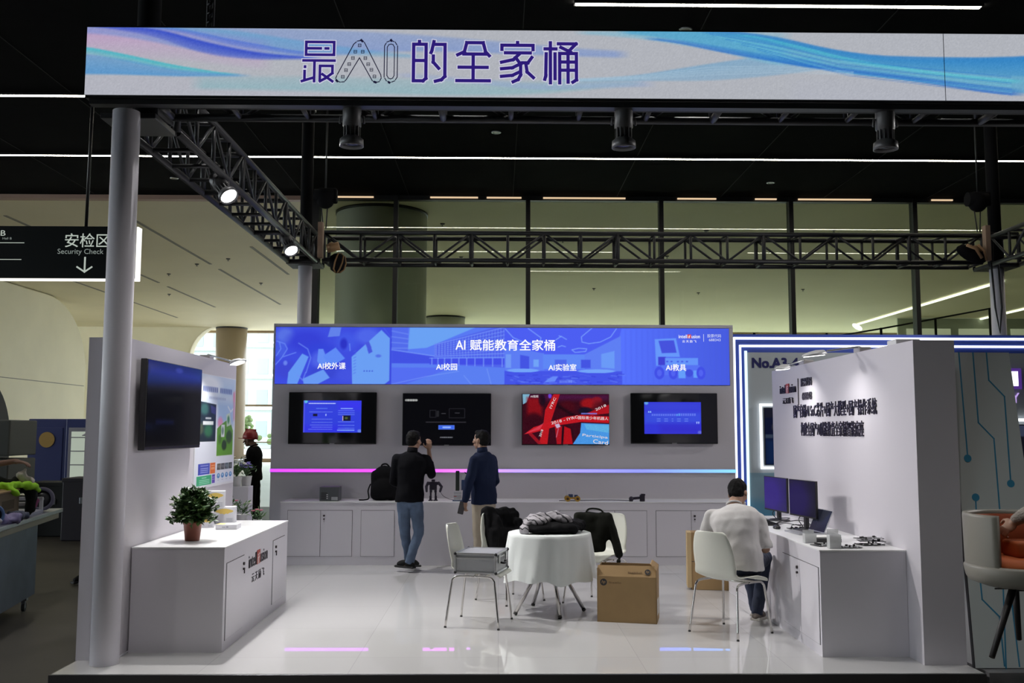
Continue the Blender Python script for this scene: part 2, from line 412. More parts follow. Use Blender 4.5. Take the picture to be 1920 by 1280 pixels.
for i, (a, b_) in enumerate(zip(mx[:-1], mx[1:])):
    wdw = struct(MB().box((a+(.16 if i == 0 else .05), 21.70, -.1), (b_-.05, 21.712, 6.9)).build('window_%d' % (i+1), GLASS), 'tall green-tinted glass pane between hall and lobby')
    if i == 0: MB().box((a-.14, 21.55, -.1), (a+.16, 21.85, 7)).build('window_frame', MULL, wdw)
    MB().box((b_-.05, 21.6, -.1), (b_+.05, 21.82, 7)).build('window_frame', MULL, wdw)
    MB().box((a+.05, 21.62, 6.9), (b_-.05, 21.8, 7)).build('window_head', MULL, wdw)
# thin cove lights broken up along the window heads
CV = emis('cove_warm', (1, .72, .45), .8)
for i, (x0, x1) in enumerate(((-3.9, -2.9), (-1.6, -.5), (-.3, .5), (1.0, 2.9), (4.1, 5.0), (5.9, 6.4), (6.9, 8.6), (10, 10.5))):
    tag(MB().box((x0, 21.57, 6.93), (x1, 21.6, 6.965), .004).build('cove_light', CV), 'warm light strip along the head of the glass wall, %s from the left' % ORD[i], 'light strip', 'cove lights above the glass wall')

# lobby: columns, side wall, far facade
COLM = mat('column_grey', (.6, .62, .6), .3, metal=.1)
COLB = mat('column_brown', (.34, .27, .19), .45)
def column(x, y, r, m, lab, z1=7.02):
    o = thing('round_column', lab, 'column', (x, y, -.1))
    MB().lathe([(r, -.1), (r, z1)], (x, y, 0), 48).build('shaft', m, o)
    MB().lathe([(r+.02, -.1), (r+.02, .1), (r+.001, .12)], (x, y, 0), 48).build('base_ring', STEEL, o)
    MB().lathe([(r+.015, z1-.07), (r+.015, z1)], (x, y, 0), 48).build('top_ring', MULL, o)
column(-2.95, 23.6, 1.13, COLM, 'huge round grey column standing right behind the glass wall')
column(-2.6, 45.5, .95, COLM, 'round column far back in the lobby, its top just above the header screen')
column(-14.2, 50.6, .8, COLB, 'brown round column in front of the bright lobby facade')
# side wall of the lobby with rounded end and arched dark doorway
pts = [(21.0, -.1), (41.8, -.1)]
for k in range(13):
    a = k/12*PI/2; pts.append((38.0+3.8*math.cos(a), 4.0+3.0*math.sin(a)))
pts += [(21.0, 7.0)]
struct(MB().prism(pts, 0, -20.5, -18.0, .06).build('wall_left', CREAMW), 'cream curved side wall of the lobby')
struct(MB().box((-18.0, 21.2, 3.49), (-17.985, 41.6, 3.515)).build('trim_5', SLOT), 'horizontal seam in the cream wall')
dp = [(24, -.1), (35.5, -.1)]
for k in range(13):
    a = k/12*PI/2; dp.append((33.3+2.2*math.cos(a), 1.2+2.3*math.sin(a)))
dp.append((24, 3.5))
struct(MB().prism(dp, 0, -18.2, -17.97).build('door_1', mat('dark_archway', (.012, .012, .012), .8)), 'dark arched opening in the cream lobby wall')
# hall side and rear walls (behind the camera)
HW = mat('hall_wall_grey', (.18, .18, .18), .7)
struct(MB().box((-40, -16.3, -.1), (30, -16, 7)).build('wall_rear', HW), 'grey hall wall behind the aisle')
struct(MB().box((30, -16, -.1), (30.3, 52, 7)).build('wall_right', HW), 'grey hall wall at the far right')
# far facade : bright glazing with mullions
fm = MB()
for x in (-45, -39, -33, -27.5, -22.8, -19.0, -17.0, -14.9, -10.4, -8.2, -6, -2, 2, 6, 10, 14, 18, 22, 26, 30): fm.box((x-.06, 52.0, -.1), (x+.06, 52.25, 7.1))
fm.box((-60, 52, 2.9), (60, 52.2, 3.0)).box((-60, 52, -.1), (60, 52.25, .1)).box((-60, 52.0, 6.9), (60, 52.3, 7.4)).box((-60, 52.0, .95), (60, 52.1, 1.0))
struct(fm.build('window_frame', mat('facade_frame', (.33, .25, .17), .5)), 'tan frames of the bright lobby facade')
# a portal box of tan stone at the foot of the facade
struct(MB().box((-60, 51.2, -.1), (-12.9, 51.7, .32), .02).build('trim_6', mat('sill_tan', (.45, .36, .26), .5)), 'tan sill along the foot of the facade')
ar = [(-60, -.1), (-16.3, -.1), (-16.3, 5.2)]
for k in range(9):
    a = k/8*PI/2; ar.append((-16.3+1.5*(1-math.cos(a)), 5.2+1.85*math.sin(a)))
ar.append((-60, 7.05))
struct(MB().prism(ar, 1, 50.2, 50.9, .05).build('wall_far', CREAMW), 'cream wall with curved edge left of the bright facade')
# outdoors
struct(MB().box((-120, 52, -.6), (120, 200, -.12)).build('ground', mat('plaza_paving', (.55, .55, .52), .8)), 'pale paved plaza outside')
def tower(x0, x1, y, h, col, lab, dy=12):
    o = thing('apartment_tower', lab, 'building', ((x0+x1)/2, y, -.1))
    MB().box((x0, y, -.1), (x1, y+dy, h)).build('wall', mat('tower_wall', col, .8), o)
    tg = mat('tower_glass', (col[0]*.62, col[1]*.68, col[2]*.72), .3); ts = mat('tower_slab', (min(1, col[0]*1.2), min(1, col[1]*1.2), min(1, col[2]*1.2)), .8); nx = max(2, min(5, int((x1-x0)/1.9))); s = (x1-x0)/nx
    for i in range(nx):
        for j in range(4): MB().box((x0+s*(i+.22), y-.05, 1+j*3), (x0+s*(i+.78), y+.02, 2.5+j*3)).build('window', tg, o)
    for j in range(5): MB().box((x0-.1, y-.4, .55+j*3), (x1+.1, y, .75+j*3)).build('balcony_slab', ts, o)
tower(-36, -27, 96, 40, (.42, .48, .46), 'pale tower seen through the facade left of the thin mullion')
tower(-25.6, -21.8, 92, 46, (.5, .55, .53), 'slim pale tower beside the brown column')
tower(-20.8, -18.6, 88, 46, (.55, .62, .62), 'tall glassy tower right of the brown column')
tower(22, 44, 110, 22, (.45, .48, .46), 'distant pale building beyond the right end of the lobby')
tower(-18.4, -9, 100, 8, (.42, .47, .46), 'low pale block behind the hedge')
LEAF = mat('hedge_green', (.10, .15, .05), .8, var=.4, vscale=3)
def treeblob(x, y, r, h, lab):
    o = thing('plaza_tree', lab, 'tree', (x, y, -.1))
    MB().cyl((x, y, -.12), (x, y, h-r*.5), .15, .1).build('trunk', mat('bark', (.1, .07, .05), .9), o)
    mb = MB(); rr = random.Random(int(x*7+y))
    for i in range(170):
        a, b_, c = rr.gauss(0, .42), rr.gauss(0, .42), rr.gauss(0, .4)
        mb.sph((x+a*r, y+b_*r, h+c*r), r*rr.uniform(.07, .16), 6)
    mb.build('crown', LEAF, o)
for i, (x, y, r, h) in enumerate(((-21.6, 76, 1.5, 1.7), (-19.2, 70, 1.4, 1.6), (-16.2, 75, 1.6, 1.7), (-25.2, 72, 1.6, 1.6))):
    treeblob(x, y, r, h, ('leafy tree outside, first right of the worker in the red helmet', 'leafy tree outside the facade behind the worker', 'leafy tree outside hidden partly by the booth back wall', 'leafy tree outside behind the left booth wall')[i])
# lobby strip lights at the right, along the depth of the room
for i, (x, y0, y1, z) in enumerate(((18.0, 33.5, 47.5, 6.98), (23.0, 33, 50, 6.98))):
    o = MB().box((x-.05, y0, z-.04), (x+.05, y1, z+.02), .005).build('lobby_strip_light', emis('lobby_strip', (1, 1, .92), 3)); tag(o, ('slanting white light line at the right, left of the rear pole', 'slanting white light line at the right edge of the lobby')[i], 'ceiling light')
# upper gallery at the right of the lobby
gal = thing('lobby_gallery', 'raised gallery with pale windows at the right end of the lobby', 'gallery', (26, 47, -.1))
MB().box((19, 45, -.1), (29.5, 50, 4.2)).build('base_block', mat('gallery_grey', (.3, .33, .29), .6), gal)
wb = MB()
for i in range(4): wb.box((19.4+i*2.5, 44.94, 4.7), (21.5+i*2.5, 45.0, 6.5))
MB().box((19, 45, 4.2), (29.5, 45.1, 7.0)).build('upper_wall', mat('gallery_wall', (.42, .46, .38), .6), gal)
wb.build('window', mat('gallery_pane', (.7, .72, .62), .2, em=(.75, .78, .62), es=.35), gal)
# stair balustrade rising to the right
st = thing('stair_balustrade', 'thin dark stair rail rising to the right behind the glass', 'railing', (12, 40, -.1))
MB().tube([(9.5, 33.4, 4.55), (13.6, 33.4, 5.25), (17.6, 33.4, 6.0)], .03).build('handrail', MULL, st)
for i in range(5):
    x = 9.6+i*1.95; z = 4.55+(x-9.5)*.179; MB().cyl((x, 33.4, -.1), (x, 33.4, z), .045).build('post', MULL, st)
MB().sph((12.62, 33.3, 5.28), (.2, .12, .085), 12, Matrix.Rotation(.55, 3, 'Y')).build('lamp_head', emis('rail_lamp', (1, 1, 1), 2.5), st)

# ============================================================ TRUSSES AND POLES
def truss(name, lab, p0, p1, sec, bays, wz):
    """box truss between two axis points; sec = (half width, half height)"""
    p0 = Vector(p0); p1 = Vector(p1); ax = (p1-p0).normalized(); sd = ax.cross(Z).normalized(); a, b_ = sec
    o = thing(name, lab, 'truss', p0)
    cs = [(-a, -b_), (a, -b_), (a, b_), (-a, b_)]
    for q in cs:
        off = sd*q[0]+Z*q[1]; MB().cyl(p0+off, p1+off, .031, n=10).build('chord', TRUSS, o)
    L = (p1-p0).length
    for i in range(bays+1):
        c = p0+ax*(L*i/bays); K = [c+sd*q[0]+Z*q[1] for q in cs]
        m = MB()
        for j in range(4): m.cyl(K[j], K[(j+1) % 4], .019 if i % 4 else .028, n=8)
        m.build('cross_frame', TRUSS, o)
    for i in range(bays):
        c = p0+ax*(L*i/bays); d = p0+ax*(L*(i+1)/bays)
        for s_ in (-a, a):
            z0, z1 = (-b_, b_) if i % 2 else (b_, -b_)
            MB().cyl(c+sd*s_+Z*z0, d+sd*s_+Z*z1, .016, n=8).build('brace', TRUSS, o)
    return o
truss('rear_truss', 'dark box truss running across behind the booth in front of the glass wall', (-2.42, 13.2, 4.13), (6.7, 13.2, 4.13), (.2, .19), 18, 0)
truss('side_truss', 'dark box truss running from the banner back above the left wall, carrying the lit spotlights', (-2.71, 7.3, 4.1), (-2.71, 12.95, 4.1), (.19, .19), 12, 0)
truss('side_truss', 'dark box truss at the right edge running forward from the right rear pole', (7.0, 7.3, 4.1), (7.0, 12.95, 4.1), (.19, .19), 12, 0)
truss('front_truss', 'dark box truss behind the LED banner carrying the unlit spotlights', (-2.5, 7.0, 4.13), (6.8, 7.0, 4.13), (.14, .15), 18, 0)
def pole(x, y, lab, dark=True, sc=1.0):
    o = thing('truss_pole', lab, 'pole', (x, y, 0))
    r = .0955*sc
    MB().lathe([(r, 0), (r, 3.9)], (x, y, 0), 32).build('lower_tube', POLE, o)
    if y < 10:
        MB().box((x-.2, y+.02, 3.86), (x+.2, y+.45, 3.9), .004).build('cap_plate', TRUSS, o)
        MB().lathe([(r*.9, 3.9), (r*.9, 6.98)], (x, y+.36, 0), 32).build('upper_tube', BLKM, o)
        return o
    MB().lathe([(r*.9, 3.88), (r*.9, 6.3)], (x, y, 0), 32).build('upper_tube', BLKM, o)
    MB().box((x-.22, y-.22, 3.88), (x+.22, y+.22, 3.93), .004).box((x-.22, y-.22, 4.34), (x+.22, y+.22, 4.37), .004).cyl((x-.21, y-.21, 3.9), (x-.21, y-.21, 4.35), .02).cyl((x+.21, y-.21, 3.9), (x+.21, y-.21, 4.35), .02).cyl((x-.21, y+.21, 3.9), (x-.21, y+.21, 4.35), .02).cyl((x+.21, y+.21, 3.9), (x+.21, y+.21, 4.35), .02).build('sleeve_block', TRUSS, o)
    MB().box((x-.3, y-.05, 6.24), (x+.3, y+.05, 6.3), .004).box((x-.05, y-.3, 6.18), (x+.05, y+.3, 6.24), .004).build('head_bracket', TRUSS, o)
    return o
pole(-2.71, 6.785, 'thick grey-white pole at the front left end of the left booth wall, under the banner')
pole(-2.71, 13.2, 'grey-white pole rising behind the left end of the header screen')
pole(7.0, 13.2, 'grey-white pole with hoist chain rising behind the right booth wall')
pole(7.0, 6.785, 'grey-white pole at the far right front, outside the picture')

# chain hoists
YEL = mat('hoist_tan', (.42, .25, .12), .6); STRP = mat('hoist_stripe', (.30, .17, .07), .6)
def hoist(x, y, lab, flip=1, bag='bag'):
    o = thing('chain_hoist', lab, 'chain hoist', (x, y, 6.2))
    MB().sph((x, y, 4.78), (.13, .12, .14), 12).cyl((x-.15, y, 4.82), (x+.12, y, 4.82), .1).box((x-.1, y-.06, 4.72), (x+.16, y+.06, 4.92), .02).build('motor', BLKM, o)
    MB().tube([(x, y, 6.25), (x, y, 4.92)], .012).build('top_hook_chain', TRUSS, o)
    for dx in (-.06, .03): MB().tube([(x+dx, y, 4.7), (x+dx*.4, y, 4.36)], .009).build('load_chain', TRUSS, o)
    MB().box((x-.03*flip-.035, y-.18, 3.93), (x-.03*flip+.035, y-.08, 4.42), .006).build('side_plate', mat('hoist_plate', (.36, .25, .18), .6), o)
    MB().cyl((x+.06*flip, y-.12, 4.06), (x+.22*flip, y-.12, 4.1), .06).sph((x+.12*flip, y-.12, 4.08), (.07, .06, .07)).build('hook_block', YEL, o)
    bx, bz = x+.2*flip, 3.86
    if bag == 'bag':
        MB().lathe([(.03, -.13), (.09, -.09), (.11, 0), (.1, .09), (.05, .13)], (bx, y-.12, bz), 16).build('chain_bag', BLKM, o)
        m = MB()
        for a in (-2.2, -1.3, -.4):
            m.tube([(bx+math.cos(a+t*.25)*r, y-.12+math.sin(a+t*.25)*r, bz+z) for t, (r, z) in enumerate([(.035, -.132), (.093, -.09), (.114, 0), (.103, .09), (.055, .13)])], .011)
        m.build('bag_stripe', STRP, o)
    else:
        q = Matrix.Translation((bx+.02*flip, y-.15, 4.02)) @ Matrix.Rotation(.5, 4, 'Y')
        MB().sph((bx, y-.15, 4.02), (.22, .08, .1), 14, Matrix.Rotation(.45, 3, 'Y')).build('chain_bag', BLKM, o)
        MB().tube([(bx-.1, y-.235, 4.13), (bx+.02, y-.245, 4.08), (bx+.1, y-.24, 3.95)], .022).tube([(bx+.06, y-.22, 4.14), (bx+.14, y-.23, 4.05), (bx+.18, y-.2, 3.93)], .018).build('bag_stripe', YEL, o)
        MB().tube([(x+.12, y-.05, 3.92), (x+.15, y-.05, 3.3), (x+.2, y-.05, 2.95), (x+.24, y-.05, 3.3), (x+.22, y-.05, 3.9)], .013).build('hand_chain', TRUSS, o)
    return o
hoist(-2.4, 12.95, 'black chain hoist with striped chain bag above the left end of the header screen')
hoist(6.65, 12.95, 'black chain hoist with long hanging chain beside the right rear pole', -1, 'lying')
o = thing('hanging_chain', 'thin chain hanging from the ceiling to the banner at its left end', 'chain', (-2.2, 6.95, 4.3))
MB().tube([(-2.2, 6.95, 4.3), (-2.2, 6.95, 7.0)], .011).tube([(-2.16, 6.95, 4.3), (-2.15, 6.95, 7.0)], .011).build('strand', TRUSS, o)
for k in range(30): MB().cyl((-2.2, 6.95, 4.5+k*.07), (-2.16, 6.95, 4.54+k*.07), .014, n=6).build('link', TRUSS, o)

# spotlights
LAMPON = emis('spot_lamp_glow', (1, .98, .95), 14)
LENS = mat('lamp_glass_dark', (.03, .03, .035), .1)
SPOTB = mat('spot_grey', (.12, .12, .125), .45, metal=.3)
def spot(loc, aim, lit, lab):
    """track spotlight hanging below loc, pointing along aim"""
    loc = Vector(loc); a = Vector(aim).normalized(); o = thing('spotlight', lab, 'spotlight', loc, 0, 'spotlights on the trusses')
    top = loc; piv = loc-Z*.1
    R = a.to_track_quat('Z', 'Y').to_matrix().to_4x4(); T = Matrix.Translation(piv) @ R
    MB().box(top-Vector((.03, .03, 0)), top+Vector((.03, .03, .05)), .005).tube([top, top-Z*.03, piv+(T.to_3x3() @ X)*.085+Z*.05, piv+(T.to_3x3() @ X)*.088], .008).tube([top-Z*.03, piv-(T.to_3x3() @ X)*.085+Z*.05, piv-(T.to_3x3() @ X)*.088], .008).build('bracket', SPOTB, o)
    MB().lathe([(.02, -.14), (.062, -.13), (.068, -.11), (.068, .02), (.05, .03), (.045, .09)], (0, 0, 0), 20, M=T).build('body', SPOTB, o)
    f = MB()
    for k in range(12):
        t = k*PI/6; f.box((.04, -.004, .025), (.062, .004, .1), M=T @ Matrix.Rotation(t, 4, 'Z'))
    f.build('cooling_fins', SPOTB, o)
    MB().lathe([(.048, .09), (.085, .12), (.088, .17), (.08, .172), (.074, .15)], (0, 0, 0), 24, M=T).build('reflector_rim', SPOTB, o)
    MB().lathe([(.0745, .151), (.0745, .156), (.001, .16)], (0, 0, 0), 24, M=T).build('lens', LAMPON if lit else LENS, o)
    if lit:
        l = bpy.data.lights.new('spot_beam', 'SPOT'); l.energy = lit; l.spot_size = 1.9; l.spot_blend = .8; l.shadow_soft_size = .07; l.color = (1, .97, .95)
        lo = bpy.data.objects.new('beam', l); COL.objects.link(lo); lo.parent = o
        lo.location = piv+a*.19-loc; lo.rotation_euler = (-a).to_track_quat('Z', 'Y').to_euler()
    return o
for x, n_ in ((-1.08, 'leftmost'), (.905, 'middle'), (2.83, 'rightmost')):
    spot((x, 6.8, 3.93), (0, .02, -1), 0, 'unlit grey spotlight hanging below the banner, %s of the three' % n_)
spot((-2.55, 8.6, 3.93), (.5, -.35, -.62), 460, 'brightly lit spotlight on the left truss nearer to the pole')
spot((-2.52, 11.2, 3.93), (.45, -.5, -.8), 360, 'brightly lit spotlight at the far end of the left truss')

spot((6.85, 8.4, 3.93), (-.85, .12, -.38), 300, 'lit spotlight on the right side truss nearer to the banner, outside the picture')
spot((6.85, 11.0, 3.93), (-.85, .05, -.42), 200, 'lit spotlight on the right side truss nearer to the rear pole, outside the picture')
# ============================================================ LED BANNER
SCR = picture('led_banner_picture', .9); SCR2 = picture('screen_picture', 1.05); PRINT = picture('printed_picture', 1, True)
bn = thing('led_banner', 'long LED banner over the booth with dark violet lettering on pale blue waves', 'LED screen', (2.07, 6.7, 4))
BX0, BX1, BZ0, BZ1 = -2.97, 7.12, 3.985, 4.485
MB().box((BX0, 6.672, BZ0-.02), (BX1, 6.78, BZ1+.015), .004).build('cabinet', BLK, bn)
MB().box((BX0+.02, 6.70, BZ0-.055), (BX1-.02, 6.78, BZ0-.02)).build('bottom_rail', TRUSS, bn)
sl = MB()
for x in (3.22, 5.1): sl.box((x, 6.6655, BZ0), (x+.004, 6.667, BZ1))
sl.build('module_seam', mat('module_seam', (.05, .05, .08), .6), bn)
pp = Paint(158, 0, 158+261*(BX1-BX0), 131, 1250, 63, (184, 187, 195))
# left ribbons, drawn top edge curve / bottom edge curve
pp.band([(158, 0), (330, 0), (480, 20)], [(158, 60), (330, 62), (480, 80)], (200, 160, 205), .9, .15, 8)
pp.band([(158, -5), (250, -3), (400, -3), (560, 0), (760, 8), (1150, 40)], [(158, 10), (250, 18), (400, 55), (500, 62), (760, 40), (1150, 52)], (120, 150, 215), .5, .65, 6)
pp.band([(180, -2), (280, 0), (390, 30), (480, 48), (570, 55)], [(180, 0), (280, 16), (380, 52), (470, 62), (570, 60)], (52, 78, 205), .95, .35, 4)
pp.band([(260, -4), (330, 0), (430, 22), (560, 45)], [(260, 0), (330, 8), (430, 34), (560, 52)], (70, 110, 220), .7, .3, 3)
pp.band([(300, -2), (420, 2), (600, 30), (760, 50)], [(300, 0), (420, 20), (560, 46), (760, 56)], (90, 165, 215), .55, .3, 6)
pp.band([(158, 38), (230, 52), (320, 72), (420, 88)], [(158, 52), (230, 66), (320, 84), (420, 92)], (70, 190, 205), .95, .3, 3)
pp.band([(158, 52), (230, 62), (330, 82), (440, 90)], [(158, 92), (230, 92), (330, 95), (440, 94)], (75, 150, 215), .55, .8, 4)
pp.band([(158, 92), (300, 95), (600, 96)], [(158, 131), (300, 131), (600, 131)], (186, 187, 198), .7, .9, 6)
pp.band([(380, 95), (560, 92), (800, 96), (1000, 100), (1180, 96)], [(380, 118), (560, 120), (800, 128), (1000, 125), (1180, 104)], (135, 185, 195), .35, .65, 8)
pp.band([(760, 84), (1000, 104), (1200, 96)], [(760, 92), (1000, 116), (1200, 108)], (150, 170, 215), .3, .5, 5)
# right ribbons
pp.band([(1060, 95), (1180, 88), (1330, 62), (1440, 45), (1520, 50)], [(1060, 100), (1180, 97), (1330, 96), (1440, 86), (1560, 70)], (95, 165, 215), .5, .35, 4)
pp.band([(1100, 0), (1200, -3), (1330, -3), (1460, 0)], [(1100, 6), (1200, 14), (1330, 34), (1460, 66)], (130, 190, 215), .45, .75, 6)
pp.band([(1180, -4), (1290, -2), (1400, 2), (1520, 24), (1620, 48), (1700, 52), (1900, 48), (2200, 30)], [(1180, 2), (1290, 20), (1400, 44), (1520, 72), (1640, 86), (1760, 98), (1900, 116), (2200, 131)], (62, 165, 215), .7, .55, 4)
pp.band([(1330, -4), (1420, -1), (1500, 18), (1600, 42), (1700, 46), (1900, 46), (2200, 20)], [(1330, 0), (1420, 16), (1500, 36), (1600, 60), (1700, 68), (1900, 84), (2200, 80)], (45, 130, 205), .85, .3, 3)
pp.band([(1230, 10), (1340, 26), (1440, 44), (1560, 62), (1700, 80), (1900, 108)], [(1230, 14), (1340, 38), (1440, 56), (1560, 76), (1700, 92), (1900, 122)], (40, 110, 205), .25, .85, 3)
pp.band([(1400, 3), (1500, 26), (1600, 52), (1760, 76), (1900, 90)], [(1400, 6), (1500, 34), (1600, 60), (1760, 84), (1900, 98)], (90, 205, 215), .7, .25, 2)
for k in range(7):
    o_ = k*5
    pp.line([(1330+o_*3, 4+o_), (1450+o_*2, 24+o_*1.3), (1560+o_, 50+o_*1.1), (1700, 66+o_), (1900, 84+o_*1.2)], 1.3, (120, 215, 230) if k % 2 else (30, 100, 205), .5)
for k in range(4):
    pp.line([(1060, 98-k), (1200, 93-k*2), (1330, 84-k*5), (1460, 78-k*4), (1600, 82-k*2)], 1.2, (190, 215, 230), .5)
pp.band([(1500, 92), (1640, 90), (1900, 122)], [(1500, 131), (1640, 131), (1900, 131)], (184, 187, 198), .4, .8, 4)
pp.grain(.012)
pp.put('screen', SCR, bn, (BX0, 6.667, BZ0), X, Z, BX1-BX0, BZ1-BZ0)
INK = emis('banner_ink', C(45, 28, 118), 1.0); HALO = emis('banner_halo', C(205, 205, 225), 1.0); INK2 = emis('banner_ink_dark', C(25, 24, 52), 1)
def bc(zx, zy, dy=0):
    px = 540+zx/3.4286; py = 40+zy/3.4286
    return (BX0+(px-157.5)/261.0-.0, 6.664-dy, BZ1-(py-40)/129*.5)
ZUI = [[(97, 88), (276, 88), (276, 172), (97, 172), (97, 88)], [(112, 130), (190, 130)], [(222, 130), (238, 130)], [(82, 210), (280, 210)], [(92, 250), (92, 252)],
       [(90, 280), (90, 335)], [(74, 345), (148, 322)], [(152, 215), (152, 345)], [(188, 340), (188, 245), (268, 245), (268, 292), (225, 325), (190, 345)], [(205, 300), (268, 345)]]
DE = [[(788, 98), (868, 98), (868, 322), (850, 338), (788, 338), (788, 98)], [(795, 205), (862, 205)], [(825, 80), (825, 95)], [(918, 80), (905, 140), (900, 152)], [(918, 98), (990, 98), (990, 308), (968, 330), (930, 340)], [(915, 175), (915, 215), (950, 255)]]
QUAN = [[(1072, 165), (1115, 145), (1130, 85), (1236, 85), (1252, 145), (1275, 170)], [(1112, 160), (1255, 160)], [(1082, 247), (1262, 247)], [(1068, 335), (1276, 335)], [(1172, 165), (1172, 330)]]
JIA = [[(1458, 82), (1458, 95)], [(1357, 128), (1357, 100), (1558, 100), (1558, 128)], [(1380, 150), (1540, 150)], [(1465, 162), (1430, 195), (1355, 212)], [(1445, 180), (1478, 225), (1478, 295), (1462, 325), (1430, 340)], [(1465, 228), (1425, 248), (1355, 255)], [(1472, 275), (1425, 298), (1355, 305)], [(1550, 180), (1525, 215), (1490, 215)], [(1512, 225), (1520, 275), (1560, 312)]]
TONG = [[(1670, 82), (1670, 345)], [(1636, 122), (1706, 122)], [(1643, 155), (1640, 300), (1634, 322)], [(1700, 155), (1700, 318)], [(1722, 88), (1836, 88), (1790, 135)], [(1738, 112), (1800, 142)], [(1730, 345), (1730, 152), (1838, 152), (1838, 325), (1815, 340)], [(1738, 208), (1832, 208)], [(1738, 262), (1832, 262)], [(1784, 158), (1784, 340)]]
for nm, P in zip(('zui', 'de', 'quan', 'jia', 'tong'), (ZUI, DE, QUAN, JIA, TONG)):
    k = .0195 if nm == 'zui' else .0245
    strokes([(p, k+.012) for p in P], 'letter_halo', HALO, bn, lambda a, c: bc(a, c, 0), .031, (0, -1, 0), .001)
    strokes([(p, k) for p in P], 'letter', INK, bn, lambda a, c: bc(a, c, .0015), .0195, (0, -1, 0), .001)
def dashed(pts, n0, n1, width):
    out = []
    for (a, b_), (c, d) in zip(pts[:-1], pts[1:]):
        L = math.hypot(c-a, d-b_); k = max(1, int(L/(n0+n1)))
        for i in range(k):
            t0 = i/k; t1 = (i+n0/(n0+n1))/k; out.append(([(a+(c-a)*t0, b_+(d-b_)*t0), (a+(c-a)*t1, b_+(d-b_)*t1)], width))
    return out
A_out = [(298, 345), (290, 325), (300, 300), (402, 100), (425, 80), (450, 76), (470, 88), (578, 300), (582, 322), (570, 345), (545, 352), (525, 340), (440, 190), (360, 330), (345, 348), (320, 350), (298, 345)]
I_out = [(600, 110), (615, 85), (642, 74), (668, 85), (684, 110), (684, 315), (668, 340), (642, 350), (615, 340), (600, 315), (600, 110)]
I_in = [(618, 118), (628, 102), (642, 98), (655, 102), (664, 118), (664, 305), (655, 322), (642, 327), (628, 322), (618, 305), (618, 118)]
ic = []
for (a, c) in ((440, 108), (413, 150), (460, 150), (398, 192), (478, 192), (375, 232), (497, 232), (355, 272), (518, 268), (335, 315), (538, 312)):
    ic += [([(a-9, c-9), (a+9, c-9), (a+9, c+9), (a-9, c+9), (a-9, c-9)], .004), ([(a-5, c), (a+5, c)], .004)]
strokes(dashed(A_out, 11, 5, .0065)+dashed(I_out, 11, 5, .0065)+[(I_in, .006)]+ic+[([(450, 74), (456, 80)], .016), ([(642, 72), (644, 76)], .016), ([(540, 348), (546, 350)], .016), ([(632, 350), (634, 351)], .016), ([(296, 340), (300, 344)], .016)], 'letter', INK2, bn, lambda a, c: bc(a, c, .001), .006, (0, -1, 0), .001)

# ============================================================ BACK WALL
def bw(px, py, y=12.2):
    k = y/12.2; return Vector(((-2.681+(px-541)*.0067976)*k+.0*k, y, 1.6+((2.078-(py-738)*.00675)-1.6)*k))
hd = thing('header_screen', 'wide blue LED header on the back wall with four tinted pictures and white titles', 'LED screen', (0.05, 12.2, 2.2))
MB().box((-2.86, 12.19, 2.188), (2.96, 12.215, 2.924), .003).build('frame', mat('header_frame', (.03, .03, .16), .4), hd)
h = Paint(518, 613, 1368, 722, 760, 100, (72, 92, 232))
h.rect(518, 613, 735, 722, (60, 75, 218)); h.rect(735, 613, 946, 722, (86, 118, 238)); h.rect(946, 613, 1166, 722, (84, 108, 240)); 
for i in range(20): h.rect(1162+i*10.4, 613, 1173+i*10.4, 722, (84-i*.8, 112-i*1.2, 248-i*1.6), 1, 3)
# picture one: children with papers
for (x, y, rx, ry, c, a) in ((535, 630, 22, 20, (96, 125, 225), .7), (575, 640, 45, 26, (52, 62, 208), .9), (600, 660, 40, 22, (50, 66, 212), .8), (650, 640, 26, 22, (66, 90, 226), .7), (645, 645, 9, 14, (40, 46, 190), .9), (690, 630, 30, 20, (80, 105, 230), .8), (540, 695, 28, 22, (60, 70, 205), .9), (537, 682, 5, 6, (120, 150, 240), .7), (610, 700, 40, 16, (56, 70, 205), .9), (650, 705, 25, 16, (66, 82, 220), .8), (528, 655, 14, 22, (70, 95, 222), .8), (600, 675, 20, 20, (95, 120, 235), .5)): h.blob(x, y, rx, ry, c, a)
h.poly([(620, 613), (640, 613), (637, 630), (615, 632)], (105, 140, 232), .8)
h.poly([(568, 664), (580, 670), (560, 722), (541, 722), (543, 700)], (100, 150, 238)); h.poly([(598, 655), (607, 655), (616, 680), (604, 690), (596, 678)], (98, 140, 240)); h.poly([(607, 668), (630, 652), (648, 673), (620, 690)], (92, 135, 240))
h.poly([(570, 712), (608, 694), (620, 710), (598, 722), (572, 722)], (102, 150, 238)); h.poly([(660, 670), (715, 618), (731, 634), (731, 715), (722, 722), (662, 722)], (104, 155, 238))
h.poly([(685, 643), (692, 640), (697, 652), (690, 656)], (70, 85, 215)); h.poly([(689, 655), (696, 651), (699, 660), (692, 664)], (70, 85, 215)); h.blob(710, 668, 7, 4, (75, 100, 222), .8)
for i in range(8): h.line([(664, 660+i*6), (668, 658+i*6)], 1.2, (75, 100, 225), .7)
for i in range(4): h.blob(684+i*5, 697, 2, 2, (60, 85, 205), .8)
for P in ([(520, 640), (535, 645), (540, 655), (530, 672), (519, 685)], [(525, 642), (528, 655), (520, 668)], [(533, 670), (556, 662)], [(561, 644), (578, 655), (584, 672), (576, 700)], [(575, 700), (570, 715), (560, 705)], [(656, 645), (657, 658)]): h.line(P, 1.8, (108, 140, 242), .8)
h.line([(720, 615), (735, 635)], 1.5, (70, 90, 225)); 
